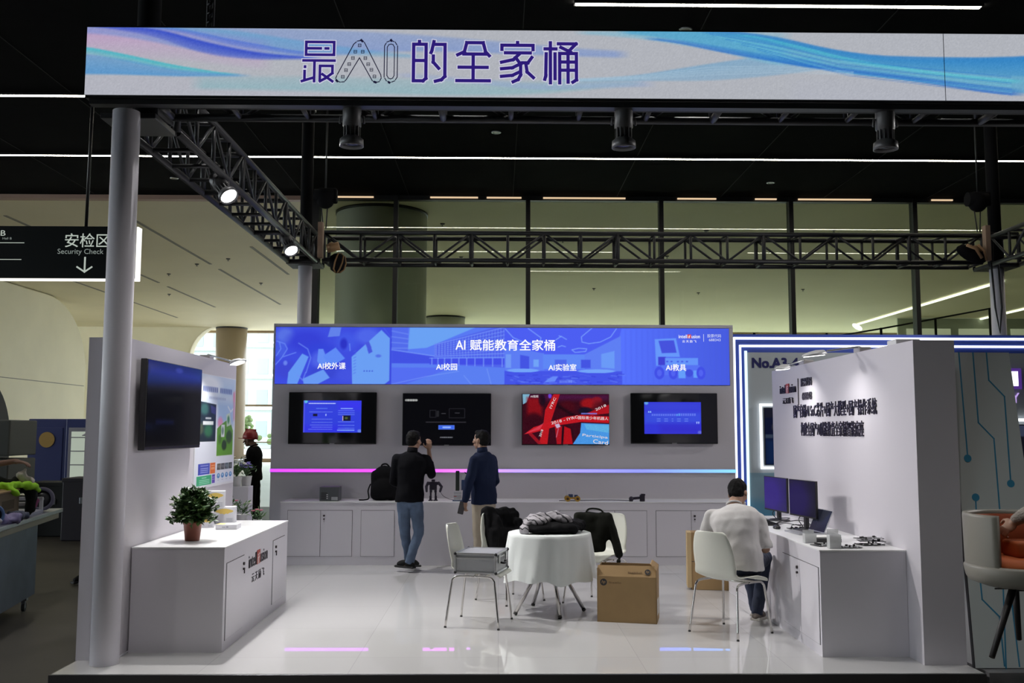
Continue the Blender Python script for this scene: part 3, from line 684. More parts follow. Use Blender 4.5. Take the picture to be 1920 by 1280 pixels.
# picture two: school building
h.poly([(768, 613), (890, 613), (800, 652), (765, 655)], (104, 158, 238)); h.rect(735, 613, 765, 660, (80, 105, 230))
for i in range(4): h.line([(735, 620+i*11), (765, 626+i*9)], 2, (110, 140, 238), .7)
h.poly([(735, 655), (815, 668), (815, 682), (735, 682)], (64, 80, 222)); h.line([(735, 656), (815, 668)], 2, (120, 155, 245), .8)
h.poly([(815, 645), (935, 610), (946, 613), (946, 690), (815, 682)], (78, 98, 230))
for i in range(8): h.line([(815, 646+i*3.2), (946, 612+i*7.2)], 1.3, (128, 162, 246), .75)
for i in range(24):
    x = 818+i*5.5; t = (x-815)/131; h.line([(x, 645-t*32), (x, 668+t*6)], 1.0, (118, 150, 244), .6)
    for j in range(6): h.rect(x+1, 647-t*32+j*(3.2+t*4)+1, x+3.4, 647-t*32+j*(3.2+t*4)+3, (52, 62, 210), .5)
h.rect(806, 672, 946, 684, (64, 76, 226)); 
for i in range(11): h.line([(810+i*(11+i*.4), 672), (810+i*(11+i*.4), 684+i*.4)], 2, (120, 155, 245), .8)
h.line([(806, 672), (946, 670)], 1.6, (120, 160, 246), .8)
h.poly([(735, 682), (946, 690), (946, 722), (735, 722)], (88, 124, 236)); h.poly([(735, 690), (850, 690), (760, 722), (735, 722)], (80, 100, 236), .7)
for P in ([(735, 722), (800, 707), (860, 697)], [(870, 705), (884, 722)], [(913, 692), (921, 722)]): h.line(P, 1.2, (130, 165, 246), .6)
h.rect(946, 613, 948, 722, (80, 100, 240), .6)
# picture three: laboratory room
h.poly([(946, 613), (1166, 613), (1160, 635), (1095, 664), (1020, 664), (946, 640)], (74, 92, 236)); h.poly([(1095, 664), (1164, 628), (1164, 700), (1095, 690)], (92, 124, 238)); h.poly([(946, 650), (1020, 662), (1020, 695), (946, 695)], (90, 122, 238)); h.rect(1018, 664, 1096, 692, (92, 132, 240))
for P in ([(947, 615), (962, 632), (980, 640), (1012, 644), (1014, 632), (990, 614)], [(1110, 613), (1090, 630), (1091, 640), (1104, 643), (1125, 640), (1145, 630), (1156, 614)], [(1042, 636), (1052, 629), (1062, 635)], [(1048, 628), (1052, 630)], [(1072, 655), (1085, 652), (1100, 653), (1098, 658), (1078, 660), (1072, 655)], [(1046, 650), (1053, 647), (1060, 649)]): h.line(P, 1.5, (128, 168, 250), .9)
h.poly([(975, 665), (992, 668), (992, 692), (975, 692)], (66, 82, 222)); h.rect(1000, 674, 1010, 688, (110, 160, 242)); h.rect(948, 664, 958, 690, (110, 150, 240)); h.rect(1089, 674, 1107, 690, (66, 82, 222)); h.poly([(1127, 663), (1152, 657), (1152, 691), (1127, 689)], (104, 150, 242)); h.rect(1040, 674, 1062, 690, (76, 100, 228))
h.rect(946, 696, 1166, 722, (62, 76, 222), .8)
for (x, y, rx, ry) in ((980, 695, 33, 4), (1118, 696, 38, 4)): h.blob(x, y, rx, ry, (112, 160, 244), 1, 3)
for i in range(60):
    rr = random.Random(i); x = rr.uniform(948, 1164); y = rr.uniform(702, 720); h.line([(x, y), (x+rr.uniform(4, 16), y+rr.uniform(-1, 3))], 1.6, rr.choice([(50, 58, 206), (100, 130, 240), (80, 96, 228)]), .7)
h.poly([(1020, 718), (1040, 716), (1046, 706), (1036, 706), (1026, 712)], (100, 135, 242)); 
for i in range(8): h.line([(1050+i*3, 714), (1050+i*3, 718)], 1.2, (150, 185, 250), .7)
# picture four: robot car
h.poly([(1228, 634), (1268, 632), (1275, 668), (1262, 668), (1238, 668), (1237, 685), (1230, 685)], (100, 148, 245)); h.poly([(1235, 637), (1264, 636), (1269, 660), (1241, 661)], (68, 80, 216)); h.rect(1234, 668, 1248, 684, (62, 64, 205))
h.poly([(1247, 670), (1309, 670), (1309, 684), (1247, 684)], (98, 145, 244)); 
for x in (1251, 1259, 1271, 1279, 1288): h.blob(x, 677, 3, 2, (66, 85, 220), .9)
h.rect(1240, 684, 1312, 703, (84, 112, 238)); h.rect(1272, 694, 1285, 709, (98, 155, 245)); h.rect(1300, 694, 1312, 708, (98, 155, 245)); h.blob(1292, 699, 8, 8, (62, 78, 215), 1, 3)
for x, r in ((1236, 10), (1262, 9), (1314, 9)): h.blob(x, 699, r, 13, (64, 78, 226), 1, 4); h.blob(x, 699, r*.5, 7, (84, 102, 238), .8, 3)
h.put('screen', SCR2, hd, (-2.857, 12.186, 2.191), X, Z, 5.812, .728)
WHT = emis('screen_white', (1, 1, 1), 1.0); WHT2 = emis('screen_white_soft', (.72, .78, 1), .9); RED = emis('screen_red', C(205, 60, 60), 1.0)
def hp(px, py, y=12.182): return Vector((-2.857+(px-518)*.0068376, y, 2.919-(py-613)*.006679))
def htext(s, x0, y0, x1, y1, m=None, par=None, bold=.02, nm='lettering', y=12.183, f=hp):
    a = f(x0, y1, y) if f is hp else f(x0, y1); b_ = f(x1, y0, y) if f is hp else f(x1, y0)
    return text(s, nm, m or WHT, par or hd, a, X, Z, abs(b_.x-a.x), abs(b_.z-a.z), bold, .001)
htext('AI', 854, 638, 872, 655.5); htext('赋能教育全家桶', 881, 636, 1040, 657)
for s, x0, y0, x1, y1 in (('AI校外课', 597, 681, 649, 694), ('AI校园', 818, 682, 857, 695), ('AI实验室', 1028, 682.5, 1080, 695.5), ('AI教具', 1248, 682, 1286, 695)): htext(s, x0, y0, x1, y1)
def logo(par, org, u, v, W_, dark, red, ext=.002, sub=True):
    """the wordmark: word with a red block in its middle, four characters below"""
    u = Vector(u).normalized(); v = Vector(v).normalized(); org = Vector(org); H = W_*.165
    text('intell', 'lettering', dark, par, org, u, v, W_*.40, H, .01, ext)
    text('usion', 'lettering', dark, par, org+u*W_*.60, u, v, W_*.40, H*.96, .01, ext)
    n = u.cross(v); mb = MB(); p = org+u*W_*.415-v*H*.02
    q = [p, p+u*W_*.17, p+u*W_*.17+v*H*1.12, p+v*H*1.12]
    r = [[a for a in q], [a+n*ext for a in q]]
    mb.loft(r, True, False); mb.build('logo_block', red, par)
    text('if', 'lettering', WHT if ext < .003 and dark in (WHT,) else MATS.get('logo_white') or mat('logo_white', (.8, .8, .8), .5), par, org+u*W_*.455+n*ext, u, v, W_*.09, H*.85, .01, .0008)
    if sub: text('云天励飞', 'lettering', dark, par, org+u*W_*.17-v*H*1.25, u, v, W_*.66, H*.72, .0, ext, space=1.5)
logo(hd, hp(1273, 632), X, Z, 40*.00684, WHT, RED, .001)
htext('股票代码', 1327, 624, 1353, 630.5, WHT2, bold=.0); htext('688343', 1330, 632.5, 1352, 637.5, WHT2, bold=0)
MB().box(hp(1319.7, 638.5), hp(1320.5, 624, 12.184)).build('divider', WHT2, hd)

# televisions on the back wall
def tv(lab, x0, x1, z0, z1):
    o = thing('television', lab, 'television', ((x0+x1)/2, 12.2, z0), 0, 'televisions on the back wall')
    MB().rbox((x0, 12.135, z0), (x1, 12.165, z1), .008, 1, 3, .002).build('bezel', BLK, o)
    MB().box((x0+.12, 12.165, z0+.1), (x1-.12, 12.185, z1-.15), .005).build('back_shell', BLKM, o)
    MB().box(((x0+x1)/2-.2, 12.185, (z0+z1)/2-.1), ((x0+x1)/2+.2, 12.2, (z0+z1)/2+.1)).build('wall_bracket', STEEL, o)
    MB().box((x0+.008, 12.131, z0+.014), (x1-.008, 12.135, z1-.008)).build('screen_glass', BLKG, o)
    MB().box(((x0+x1)/2-.03, 12.129, z0+.002), ((x0+x1)/2+.03, 12.136, z0+.012), .001).build('maker_badge', mat('badge_silver', (.4, .4, .42), .3, metal=.8), o)
    return o
tvs = [tv('leftmost television on the back wall, showing a small blue slide', -2.66, -1.55, 1.43, 2.085), tv('second television on the back wall, mostly black with a small blue button', -1.222, -.1, 1.415, 2.075),
       tv('third television on the back wall, showing red lanyards', .288, 1.4, 1.422, 2.072), tv('rightmost television on the back wall, showing a small blue slide with quotation marks', 1.672, 2.778, 1.443, 2.085)]
# slide 1
s1 = Paint(568, 753, 676, 813, 163, 91, (52, 60, 215))
s1.rect(568, 753, 676, 813, (48, 62, 214)); s1.rect(634, 753, 676, 770, (58, 52, 235), .8, 6); s1.rect(568, 800, 640, 813, (48, 44, 222), .7, 6); s1.blob(572, 755, 5, 4, (90, 190, 220), 1); s1.rect(568, 753, 570.5, 813, (95, 95, 225), .6); s1.blob(673, 810, 5, 4, (110, 140, 225), .8)
rr = random.Random(3)
def bars(p, x0, x1, y, col, al=.7, n=5, h=1.2):
    x = x0
    while x < x1:
        w_ = rr.uniform(1.5, 5); p.line([(x, y), (min(x+w_, x1), y)], h, col, al); x += w_+rr.uniform(.5, 1.3)
bars(s1, 578, 627, 758.5, (190, 205, 250), .85, h=1.8)
bars(s1, 592, 612, 768, (110, 160, 245)); bars(s1, 638, 660, 768, (150, 185, 250), .9, h=1.5)
for y in (774.5, 788, 794, 799, 803, 807): bars(s1, 578+(y % 3)*3, 622, y, (125, 150, 240), .6)
for y in (772, 776, 779.5, 793, 799.5, 805): bars(s1, 633, 663, y, (125, 155, 245), .6)
bars(s1, 632, 663, 808.6, (140, 180, 250), .9, h=1.6); s1.rect(586, 778, 594, 782.5, (15, 14, 40)); s1.rect(641, 781, 656, 791, (22, 26, 42)); s1.blob(648, 786, 4, 3, (90, 110, 50), .8); s1.rect(641, 782, 642.3, 791, (230, 200, 230)); s1.blob(610, 780, 1.5, 3, (170, 190, 245), .9)
a = bw(568, 813, 12.13); b_ = bw(676, 753, 12.13); s1.put('picture', SCR2, tvs[0], (a.x+.012, 12.1295, a.z+.005), X, Z, b_.x-a.x, b_.z-a.z)
# slide 4
s4 = Paint(1210, 755, 1317, 815, 161, 91, (50, 54, 208))
s4.rect(1210, 755, 1317, 772, (56, 66, 210), .8, 6); s4.rect(1210, 775, 1317, 795, (60, 92, 220), .55, 4); s4.rect(1240, 798, 1317, 815, (48, 38, 190), .6, 8); s4.blob(1214, 757, 5, 4, (100, 170, 225), .9); s4.blob(1314, 812, 5, 4, (105, 115, 215), .8)
for x in (1217.6, 1221): s4.poly([(x, 772), (x+1.6, 772), (x+2.2, 775), (x-.4, 775)], (150, 195, 250))
for x in (1308, 1311.5): s4.poly([(x-.4, 792), (x+2.2, 792), (x+1.4, 796), (x+.2, 796)], (165, 185, 250))
for i in range(20): s4.rect(1224+i*4.2, 777.4 if i < 12 else 776.4, 1227+i*4.2, 781, (108, 130, 238) if i < 11 or i > 12 else (100, 175, 240), .75)
for x in (1234, 1248, 1262, 1272, 1286): bars(s4, x, x+(6 if x != 1262 else 2), 786.8, (120, 150, 240), .8); bars(s4, x, x+(6 if x != 1262 else 2), 790.8, (120, 150, 240), .8)
a = bw(1210, 815, 12.13); b_ = bw(1317, 755, 12.13); s4.put('picture', SCR2, tvs[3], (a.x-.012, 12.1295, a.z+.01), X, Z, b_.x-a.x, b_.z-a.z)
# menu on the second television
s2 = Paint(757, 740, 920, 833, 245, 140, (6, 6, 9))
s2.rect(823, 797.5, 853, 805.5, (88, 120, 225)); s2.rect(824, 798.3, 852, 804.7, (58, 98, 222)); bars(s2, 832, 845, 801.5, (150, 180, 245), .9, h=3)
bars(s2, 762, 782, 751.5, (170, 172, 170), .8, h=4); bars(s2, 827, 849, 820, (130, 132, 140), .7, h=2.2); bars(s2, 800, 874, 792, (48, 46, 52), .9, h=2)
for r_ in ((807, 770, 818, 783), (843, 767, 872, 784)): s2.line([(r_[0], r_[1]), (r_[2], r_[1]), (r_[2], r_[3]), (r_[0], r_[3]), (r_[0], r_[1])], 1.0, (44, 43, 50), .9)
s2.line([(829, 776), (836, 776)], 1.5, (60, 60, 66)); s2.rect(819, 771, 824, 782, (34, 34, 38)); bars(s2, 854, 862, 775, (60, 60, 66), .9, h=1.5)
s2.put('picture', SCR2, tvs[1], (-1.213, 12.1295, 1.43), X, Z, 1.104, .635)
# third television: red lanyards
s3 = Paint(979, 741, 1143, 833, 246, 138, (52, 8, 22))
s3.rect(979, 741, 1143, 752, (70, 20, 62), .9, 5); s3.poly([(979, 741), (993, 741), (987, 756), (980, 760)], (120, 170, 195)); s3.rect(988, 748, 1016, 783, (135, 14, 22), .9, 4)
for (x, y, rx, ry, c, a_) in ((1031, 744, 4, 6, (110, 70, 220), .9), (1000, 790, 22, 18, (50, 6, 18), .9), (1064, 765, 18, 14, (70, 8, 20), .8), (1105, 758, 20, 12, (150, 18, 24), .95), (1120, 752, 12, 8, (135, 22, 35), .9), (1098, 772, 16, 9, (18, 14, 34), .9), (1060, 815, 18, 18, (25, 6, 16), .8), (1125, 765, 18, 14, (90, 14, 26), .8), (1016, 752, 8, 14, (20, 10, 26), .8)): s3.blob(x, y, rx, ry, c, a_, 1.2)
s3.line([(1042, 760), (1075, 780)], 5, (14, 6, 14), .8, 3)
s3.poly([(1038, 741), (1050, 741), (1040, 770), (1030, 800), (1026, 833), (1010, 833), (1018, 800), (1022, 770)], (178, 22, 30)); s3.poly([(1058, 800), (1070, 805), (1074, 833), (1056, 833)], (175, 16, 26), .95)
s3.poly([(1040, 800), (1054, 800), (1052, 833), (1044, 833)], (170, 18, 30), .9)
s3.line([(992, 812), (1002, 822), (1012, 832)], 6, (150, 20, 32), .9)
s3.poly([(1032, 792), (1060, 783), (1090, 779), (1143, 782), (1143, 794), (1090, 792), (1050, 798), (1024, 806), (1000, 812), (982, 815), (1000, 802)], (185, 22, 32))
s3.poly([(1100, 776), (1143, 760), (1143, 776), (1110, 780)], (165, 16, 28)); s3.poly([(1020, 793), (1010, 800), (984, 814), (1012, 806)], (215, 70, 90), .7)
s3.poly([(1090, 794), (1143, 796), (1143, 833), (1074, 833), (1088, 812)], (70, 145, 220)); s3.poly([(1096, 796), (1143, 798), (1143, 812), (1100, 806)], (95, 175, 220), .8); s3.rect(1090, 775.5, 1120, 778, (120, 130, 230), .8); s3.poly([(1040, 797), (1048, 795), (1051, 801), (1044, 804)], (190, 170, 200)); s3.line([(1047, 804), (1043, 820)], 1.5, (200, 120, 150), .8)
s3.grain(.02, 4)
TA = (.293+.004, 12.1295, 1.436)
s3.put('picture', SCR2, tvs[2], TA, X, Z, 1.1, .632)
def t3(px, py): return Vector((TA[0]+(px-979)/164*1.1, 12.1285, TA[2]+(833-py)/92*.632))
def t3text(s, x, y, hpx, ang, m, wpx=None):
    c, s_ = math.cos(ang), math.sin(ang); text(s, 'lettering', m, tvs[2], t3(x, y), (c, 0, s_), (-s_, 0, c), (wpx/164*1.1) if wpx else None, hpx/92*.632, .01, .0006)
SW = emis('screen_lettering', (.75, .68, .7), 1)
t3text('2018 - IYRC', 1034, 797, 5, .24, SW, 52); t3text('国际青少年机器人', 1084, 787.2, 6, -.03, SW, 57); t3text('2018', 1118, 772, 4.5, .42, SW, 22)
t3text('IYRC', 1034, 768, 4.5, 1.15, SW, 22); t3text('AI视频', 994, 747.5, 4.5, 0, SW, 15); t3text('Participa', 1092, 819.5, 6, -.1, SW, 48); t3text('Card', 1112, 831, 7.5, -.12, SW, 28)
t3text('2018', 1014, 820, 4, 1.25, SW, 14)

# glowing line along the back wall
ls = thing('led_line', 'thin glowing line across the back wall fading from magenta to blue', 'light strip', (0, 12.2, 1.1))
MB().box((-2.885, 12.175, 1.075), (3.01, 12.2, 1.125), .002).build('channel', mat('channel_white', (.5, .5, .52), .4), ls)
L_ = Paint(510, 0, 1380, 4, 200, 2, (190, 70, 240))
for i in range(200):
    t = i/199; pts = [(0, (178, 62, 235)), (.3, (205, 70, 240)), (.40, (228, 105, 250)), (.47, (175, 125, 255)), (.56, (148, 130, 255)), (.8, (112, 120, 250)), (1, (110, 175, 255))]
    for (ta, ca), (tb, cb) in zip(pts[:-1], pts[1:]):
        if ta <= t <= tb: f = (t-ta)/(tb-ta); L_.A[:, i] = (np.array(ca)*(1-f)+np.array(cb)*f)/255
L_.put('glow', picture('led_line_glow', 2.0), ls, (-2.885, 12.174, 1.08), X, Z, 5.895, .04)

# ============================================================ COUNTERS
LOCKM = mat('lock_black', (.02, .012, .015), .3)
def door_panel(o, a, u, w, h, n, lock=None):
    """flush cabinet door: a = lower left corner on the face, u along, n outward"""
    a = Vector(a); u = Vector(u); n = Vector(n); g = .004
    def slab(name, m, x0, x1, z0, z1, d, par):
        q = [a+u*x0+Z*z0, a+u*x1+Z*z0, a+u*x1+Z*z1, a+u*x0+Z*z1]
        return MB().loft([[p-n*.002 for p in q], [p+n*d for p in q]], True, False).build(name, m, par)
    d = slab('door', WALLB, 0, w, 0, h, .006, o)
    slab('door_gap', GAP, -g, w+g, -g, h+g, .0015, d)
    if lock is not None:
        c = a+u*lock+Z*(h-.06)+n*.006
        MB().cyl(c, c+n*.012, .012, n=12).cyl(c-Z*.04, c-Z*.04+n*.014, .009, n=12).box(c-Z*.075-Vector((.002, .002, 0))+n*.008, c-Z*.04+Vector((.002, .002, 0))+n*.012).build('lock', LOCKM, d)
    return d
TH = .752
bcn = thing('storage_counter', 'long white counter with lockable doors along the foot of the back wall', 'counter', (0.1, 11.9, 0))
MB().box((-2.62, 11.64, 0), (2.99, 12.2, TH-.012)).build('body', WALLB, bcn)
MB().box((-2.625, 11.632, TH-.012), (2.99, 12.2, TH), .002).build('counter_top', TOPW, bcn)
for (x, w_, lk) in ((-2.53, .39, None), (-2.135, .375, .04), (-1.65, .395, None), (.735, .345, .3), (1.085, .31, None), (1.40, .385, .04), (1.90, .42, None), (2.325, .4, .04)):
    door_panel(bcn, (x, 11.64, .105), X, w_, .54, -Y, lk)
MB().box((-.94, 11.61, .0), (.62, 11.64, .748), .002).build('centre_panel', WALLB, bcn)
LDARK = mat('letter_dark_grey', (.045, .04, .05), .5); LRED = mat('logo_red', (.42, .07, .05), .5)
logo(bcn, (-.25, 11.609, .455), X, Z, .62, LDARK, LRED, .003)
lc = thing('reception_counter', 'white reception counter with dark and red wordmark against the left booth wall', 'counter', (-2.34, 8.15, 0))
MB().box((-2.672, 7.11, 0), (-2.0, 9.2, TH-.012)).build('body', WALLB, lc)
MB().box((-2.675, 7.105, TH-.012), (-1.995, 9.205, TH), .002).build('counter_top', TOPW, lc)
door_panel(lc, (-2.0, 7.17, .075), Y, .49, .55, X, .45); door_panel(lc, (-2.0, 8.62, .075), Y, .46, .55, X, .08)
logo(lc, (-1.999, 7.80, .50), Y, Z, .62, LDARK, LRED, .003)
rc = thing('demo_counter', 'white counter with two lockable doors carrying the monitors at the right booth wall', 'counter', (2.64, 8.2, 0))
MB().box((2.315, 6.96, 0), (2.938, 9.75, TH-.012)).build('body', WALLB, rc)
MB().box((2.31, 6.955, TH-.012), (2.94, 9.755, TH), .002).build('counter_top', TOPW, rc)
door_panel(rc, (2.315, 7.87, .08), -Y, .45, .54, -X, .40); door_panel(rc, (2.315, 7.415, .08), -Y, .42, .54, -X, None)
door_panel(rc, (2.315, 9.6, .08), -Y, .45, .54, -X, .40); door_panel(rc, (2.315, 9.145, .08), -Y, .45, .54, -X, None)

# lettering on the right booth wall (faces -X, reads towards the viewer)
LET = mat('raised_letters', (.02, .017, .025), .4)
wt = thing('raised_wall_lettering', 'two lines of raised black Chinese lettering on the right booth wall', 'sign', (2.94, 8.2, 1.9))
def rw(s, ya, yb, z0, z1, nm='lettering', m=LET, ext=.007, par=None):
    return text(s, nm, m, par or wt, (2.9395, ya, z0), -Y, Z, ya-yb, z1-z0, .008, ext)
rw('国产自研AI SoC芯片+国产大模型+国产操作系统', 9.50, 7.40, 1.735, 1.865)
rw('构建全国产AI赋能教育全家桶智能底座', 9.28, 7.68, 1.56, 1.69)
wl = thing('wall_logo', 'small dark and red wordmark with a stock code on the right booth wall', 'sign', (2.94, 9.6, 2))
logo(wl, (2.9395, 9.93, 1.99), -Y, Z, .52, LDARK, LRED, .012)
MB().box((2.93, 9.33, 1.86), (2.94, 9.335, 2.12)).build('divider', LDARK, wl)
rw('股票代码', 9.24, 8.92, 2.035, 2.115, m=LDARK, ext=.01, par=wl); rw('688343', 9.21, 8.93, 1.905, 1.975, m=LDARK, ext=.01, par=wl)

# television and poster on the left booth wall (face +X)
lt = thing('television', 'large dark television mounted on the left booth wall above the potted plant', 'television', (-2.68, 7.75, 1.45))
MB().box((-2.655, 7.09, 1.452), (-2.605, 8.40, 2.132), .006).build('bezel', BLK, lt)
MB().box((-2.68, 7.5, 1.6), (-2.655, 8.0, 1.95)).build('wall_bracket', STEEL, lt)
sg = Paint(0, 0, 130, 68, 90, 60, (10, 10, 14))
sg.rect(0, 0, 130, 15, (36, 42, 120), .9, 8); sg.blob(70, 4, 12, 3, (70, 80, 170), .5); sg.rect(20, 47, 60, 50, (20, 26, 70), .6, 2)
MB().box((-2.606, 7.1, 1.475), (-2.602, 8.39, 2.125)).build('screen_glass', BLKG, lt)
sg.put('picture', SCR2, lt, (-2.6015, 7.105, 1.48), Y, Z, 1.28, .64)
po = thing('wall_poster', 'printed poster with a green picture and coloured blocks on the left booth wall', 'poster', (-2.68, 9.1, 1.1))
MB().box((-2.68, 8.48, 1.08), (-2.676, 9.745, 2.115)).build('sheet', mat('poster_white', (.75, .76, .8), .5), po)
# poster picture coordinates: x along the wall 0..100, y down 0..100
p = Paint(0, 0, 100, 82, 220, 180, (222, 226, 238))
p.rect(0, 0, 100, 20, (175, 205, 238), .8, 14); p.blob(30, 10, 40, 14, (245, 248, 255), .9); p.poly([(94, 14), (100, 12), (100, 40), (95, 42)], (225, 120, 150), .8, 2)
for i in range(16):
    if i != 8: p.rect(14+i*4.8, 11-i*.02, 17.6+i*4.8, 15.5, (75, 95, 165), .75, .8)
for i in range(11): p.rect(30+i*4, 20, 32.6+i*4, 22.2, (130, 145, 190), .6, .6)
p.poly([(4, 25), (48, 27), (48, 62), (4, 62)], (28, 42, 48)); p.blob(20, 32, 12, 7, (60, 110, 100), .8); p.blob(30, 52, 14, 8, (50, 110, 70), .9); p.blob(12, 50, 8, 7, (80, 90, 60), .8); p.rect(16, 43, 42, 46.5, (225, 230, 230), .95); p.rect(22, 39.5, 36, 41.3, (200, 205, 210), .8); p.poly([(34, 28), (48, 30), (48, 37), (36, 35)], (70, 70, 140), .7)
p.rect(52, 24, 96, 45, (165, 195, 232), .9, 4); p.blob(60, 44, 9, 7, (230, 150, 190), .9); p.poly([(52, 50), (62, 46), (76, 42), (90, 45), (96, 52), (96, 76), (52, 76)], (98, 158, 40)); p.blob(85, 58, 10, 8, (50, 80, 30), .9, 1.5); p.blob(72, 66, 8, 6, (36, 60, 28), .9, 1.5); p.blob(60, 60, 6, 6, (70, 110, 30), .8)
p.rect(63, 46, 72, 58, (225, 228, 232)); p.blob(67, 52, 4, 5, (90, 120, 110), .8); p.poly([(76, 36), (86, 34), (90, 46), (78, 48)], (205, 220, 205)); p.blob(82, 41, 4, 5, (60, 140, 80), .9); p.line([(80, 28), (88, 33), (94, 30)], 2, (235, 238, 245), .8)
p.put('printed_picture', PRINT, po, (-2.6755, 8.5, 1.30), Y, Z, 1.23, .81)
q = Paint(0, 0, 100, 40, 220, 90, (222, 226, 238))
q.rect(8, 0, 36, 20, (62, 78, 178)); q.rect(37, 0, 50, 20, (222, 112, 40)); q.rect(5, 22, 41, 39, (58, 170, 118)); q.rect(42.5, 22, 50, 38, (92, 70, 175))
for (x0, x1, ys, c) in ((14, 32, (4, 9, 12.5, 16), (200, 208, 240)), (40, 48, (5, 9.5, 11.5), (245, 205, 170)), (12, 36, (30, 33, 36), (190, 235, 215)), (18, 28, (26,), (215, 245, 230)), (44, 49, (27, 31), (200, 195, 235))):
    for y in ys: q.line([(x0, y), (x1, y)], 1.3, c, .8)
for i, c in enumerate(((90, 88, 70), (60, 64, 66), (70, 90, 100), (40, 60, 52))): q.rect(55+i*10.5, 3, 64.5+i*10.5, 15, c); q.blob(60+i*10.5, 9, 4, 5, (150, 160, 160), .6); q.blob(57+i*10.5, 12, 2.5, 3, (30, 34, 36), .8)
for i in range(4): q.blob(59+i*11, 26, 4.2, 5.2, (62, 130, 195), 1, 4); q.blob(59+i*11, 25, 2, 2.6, (190, 220, 240), .9, 2); q.line([(57+i*11, 34), (61+i*11, 34)], 1, (150, 160, 190), .8)
q.put('printed_picture', PRINT, po, (-2.6755, 8.5, 1.10), Y, Z, 1.23, .2)

# ============================================================ ARM LAMPS ON THE BOOTH WALLS
LAMPH = mat('lamp_shell', (.55, .56, .58), .35, metal=.2)
FLG = emis('flood_glow', (1, .99, .96), 3)
def armlamp(lab, base, head, aim, energy):
    base = Vector(base); head = Vector(head)
    o = thing('arm_floodlight', lab, 'lamp', base, 0, 'arm lamps clamped on the booth walls')
    MB().box(base-Vector((.05, .07, 0)), base+Vector((.05, .07, .045)), .008).box(base-Vector((.03, .03, .03)), base+Vector((.03, .03, 0))).build('driver_box', mat('lamp_box', (.42, .40, .40), .5), o)
    top = base+Vector((0, 0, .05)); d = (head-base); d.z = 0; el = head+Vector((0, 0, .03))-d.normalized()*.05
    MB().tube([top-Z*.01, top+Z*.0+d.normalized()*.03, el], .008).build('arm', STEEL, o)
    fx = d.normalized(); T = Matrix.Translation(head) @ Matrix((fx, Z.cross(fx), Z)).transposed().to_4x4() @ Matrix.Rotation(aim, 4, 'Y')
    # shell : a flattened tapered shoe
    rings = []
    for t, wd, hh in ((-.05, .02, .02), (-.02, .05, .045), (.06, .075, .05), (.14, .075, .04), (.2, .055, .022), (.22, .02, .01)):
        rings.append([T @ Vector((t*.85, wd*.75*math.cos(a), hh*.8*max(-.12, math.sin(a)))) for a in [k*PI/8 for k in range(16)]])
    MB().loft(rings).build('head_shell', LAMPH, o)
    MB().loft([[T @ Vector((t*.85, y*.6, -.010)) for t, y in ((.0, -.06), (.14, -.075), (.2, -.04), (.2, .04), (.14, .075), (.0, .06))], [T @ Vector((t*.85, y*.6, -.005)) for t, y in ((.0, -.06), (.14, -.075), (.2, -.04), (.2, .04), (.14, .075), (.0, .06))]], True, False).build('light_panel', FLG, o)
    l = bpy.data.lights.new('flood', 'AREA'); l.shape = 'RECTANGLE'; l.size = .18; l.size_y = .11; l.energy = energy; l.color = (1, .98, .96); l.spread = 2.4
    lo = bpy.data.objects.new('flood', l); COL.objects.link(lo); lo.parent = o
    lo.matrix_local = Matrix.Translation(-base) @ T @ Matrix.Translation((.1, 0, -.016))
armlamp('slim arm lamp on the left booth wall, glowing above the poster', (-2.80, 9.15, 2.27), (-2.42, 8.72, 2.20), -.15, 7)
armlamp('far arm lamp on the right booth wall, seen in front of the A3-4 number', (3.03, 9.35, 2.255), (2.72, 9.0, 2.20), .12, 3.2)
armlamp('near arm lamp on the right booth wall with bright underside', (3.03, 7.9, 2.255), (2.64, 7.75, 2.23), .12, 3.2)
tag(MB().box((2.96, 7.05, 2.25), (3.14, 7.22, 2.29), .005).build('junction_box', mat('junction_white', (.7, .7, .7), .5)), 'white junction box lying on top of the right booth wall', 'box')
# ============================================================ FURNITURE
SHELL = mat('chair_shell_white', (.66, .67, .60), .3)
FOOT = mat('rubber_foot', (.03, .03, .03), .7)
CLOTHW = mat('tablecloth_white', (.74, .78, .77), .8, bump=.05, bscale=40)
def shell_grid(prof, widths, curl, nx=15, th=.009):
    """moulded chair shell from a side profile; returns bmesh builder"""
    rows = []
    for (y, z), wd, cu in zip(prof, widths, curl):
        r = []
        for i in range(nx):
            t = -1+2*i/(nx-1); r.append(Vector((t*wd/2, y+cu[0]*t*t, z+cu[1]*abs(t)**2.2)))
        rows.append(r)
    mb = MB(); b = bmesh.new(); R = [[b.verts.new(p) for p in r] for r in rows]
    for i in range(len(R)-1):
        for k in range(nx-1): b.faces.new((R[i][k], R[i][k+1], R[i+1][k+1], R[i+1][k]))
    bmesh.ops.recalc_face_normals(b, faces=b.faces[:]); bmesh.ops.solidify(b, geom=b.faces[:], thickness=th)
    mb._add(b, None, True); return mb
def smoothcurve(P, n):
    """Catmull-Rom through the points"""
    out = []; P = [Vector(p) for p in P]
    for i in range(len(P)-1):
        a = P[max(i-1, 0)]; b_ = P[i]; c = P[i+1]; d = P[min(i+2, len(P)-1)]
        for k in range(n):
            t = k/n; out.append(.5*((2*b_)+(c-a)*t+(2*a-5*b_+4*c-d)*t*t+(3*b_-a-3*c+d)*t**3))
    out.append(P[-1]); return out
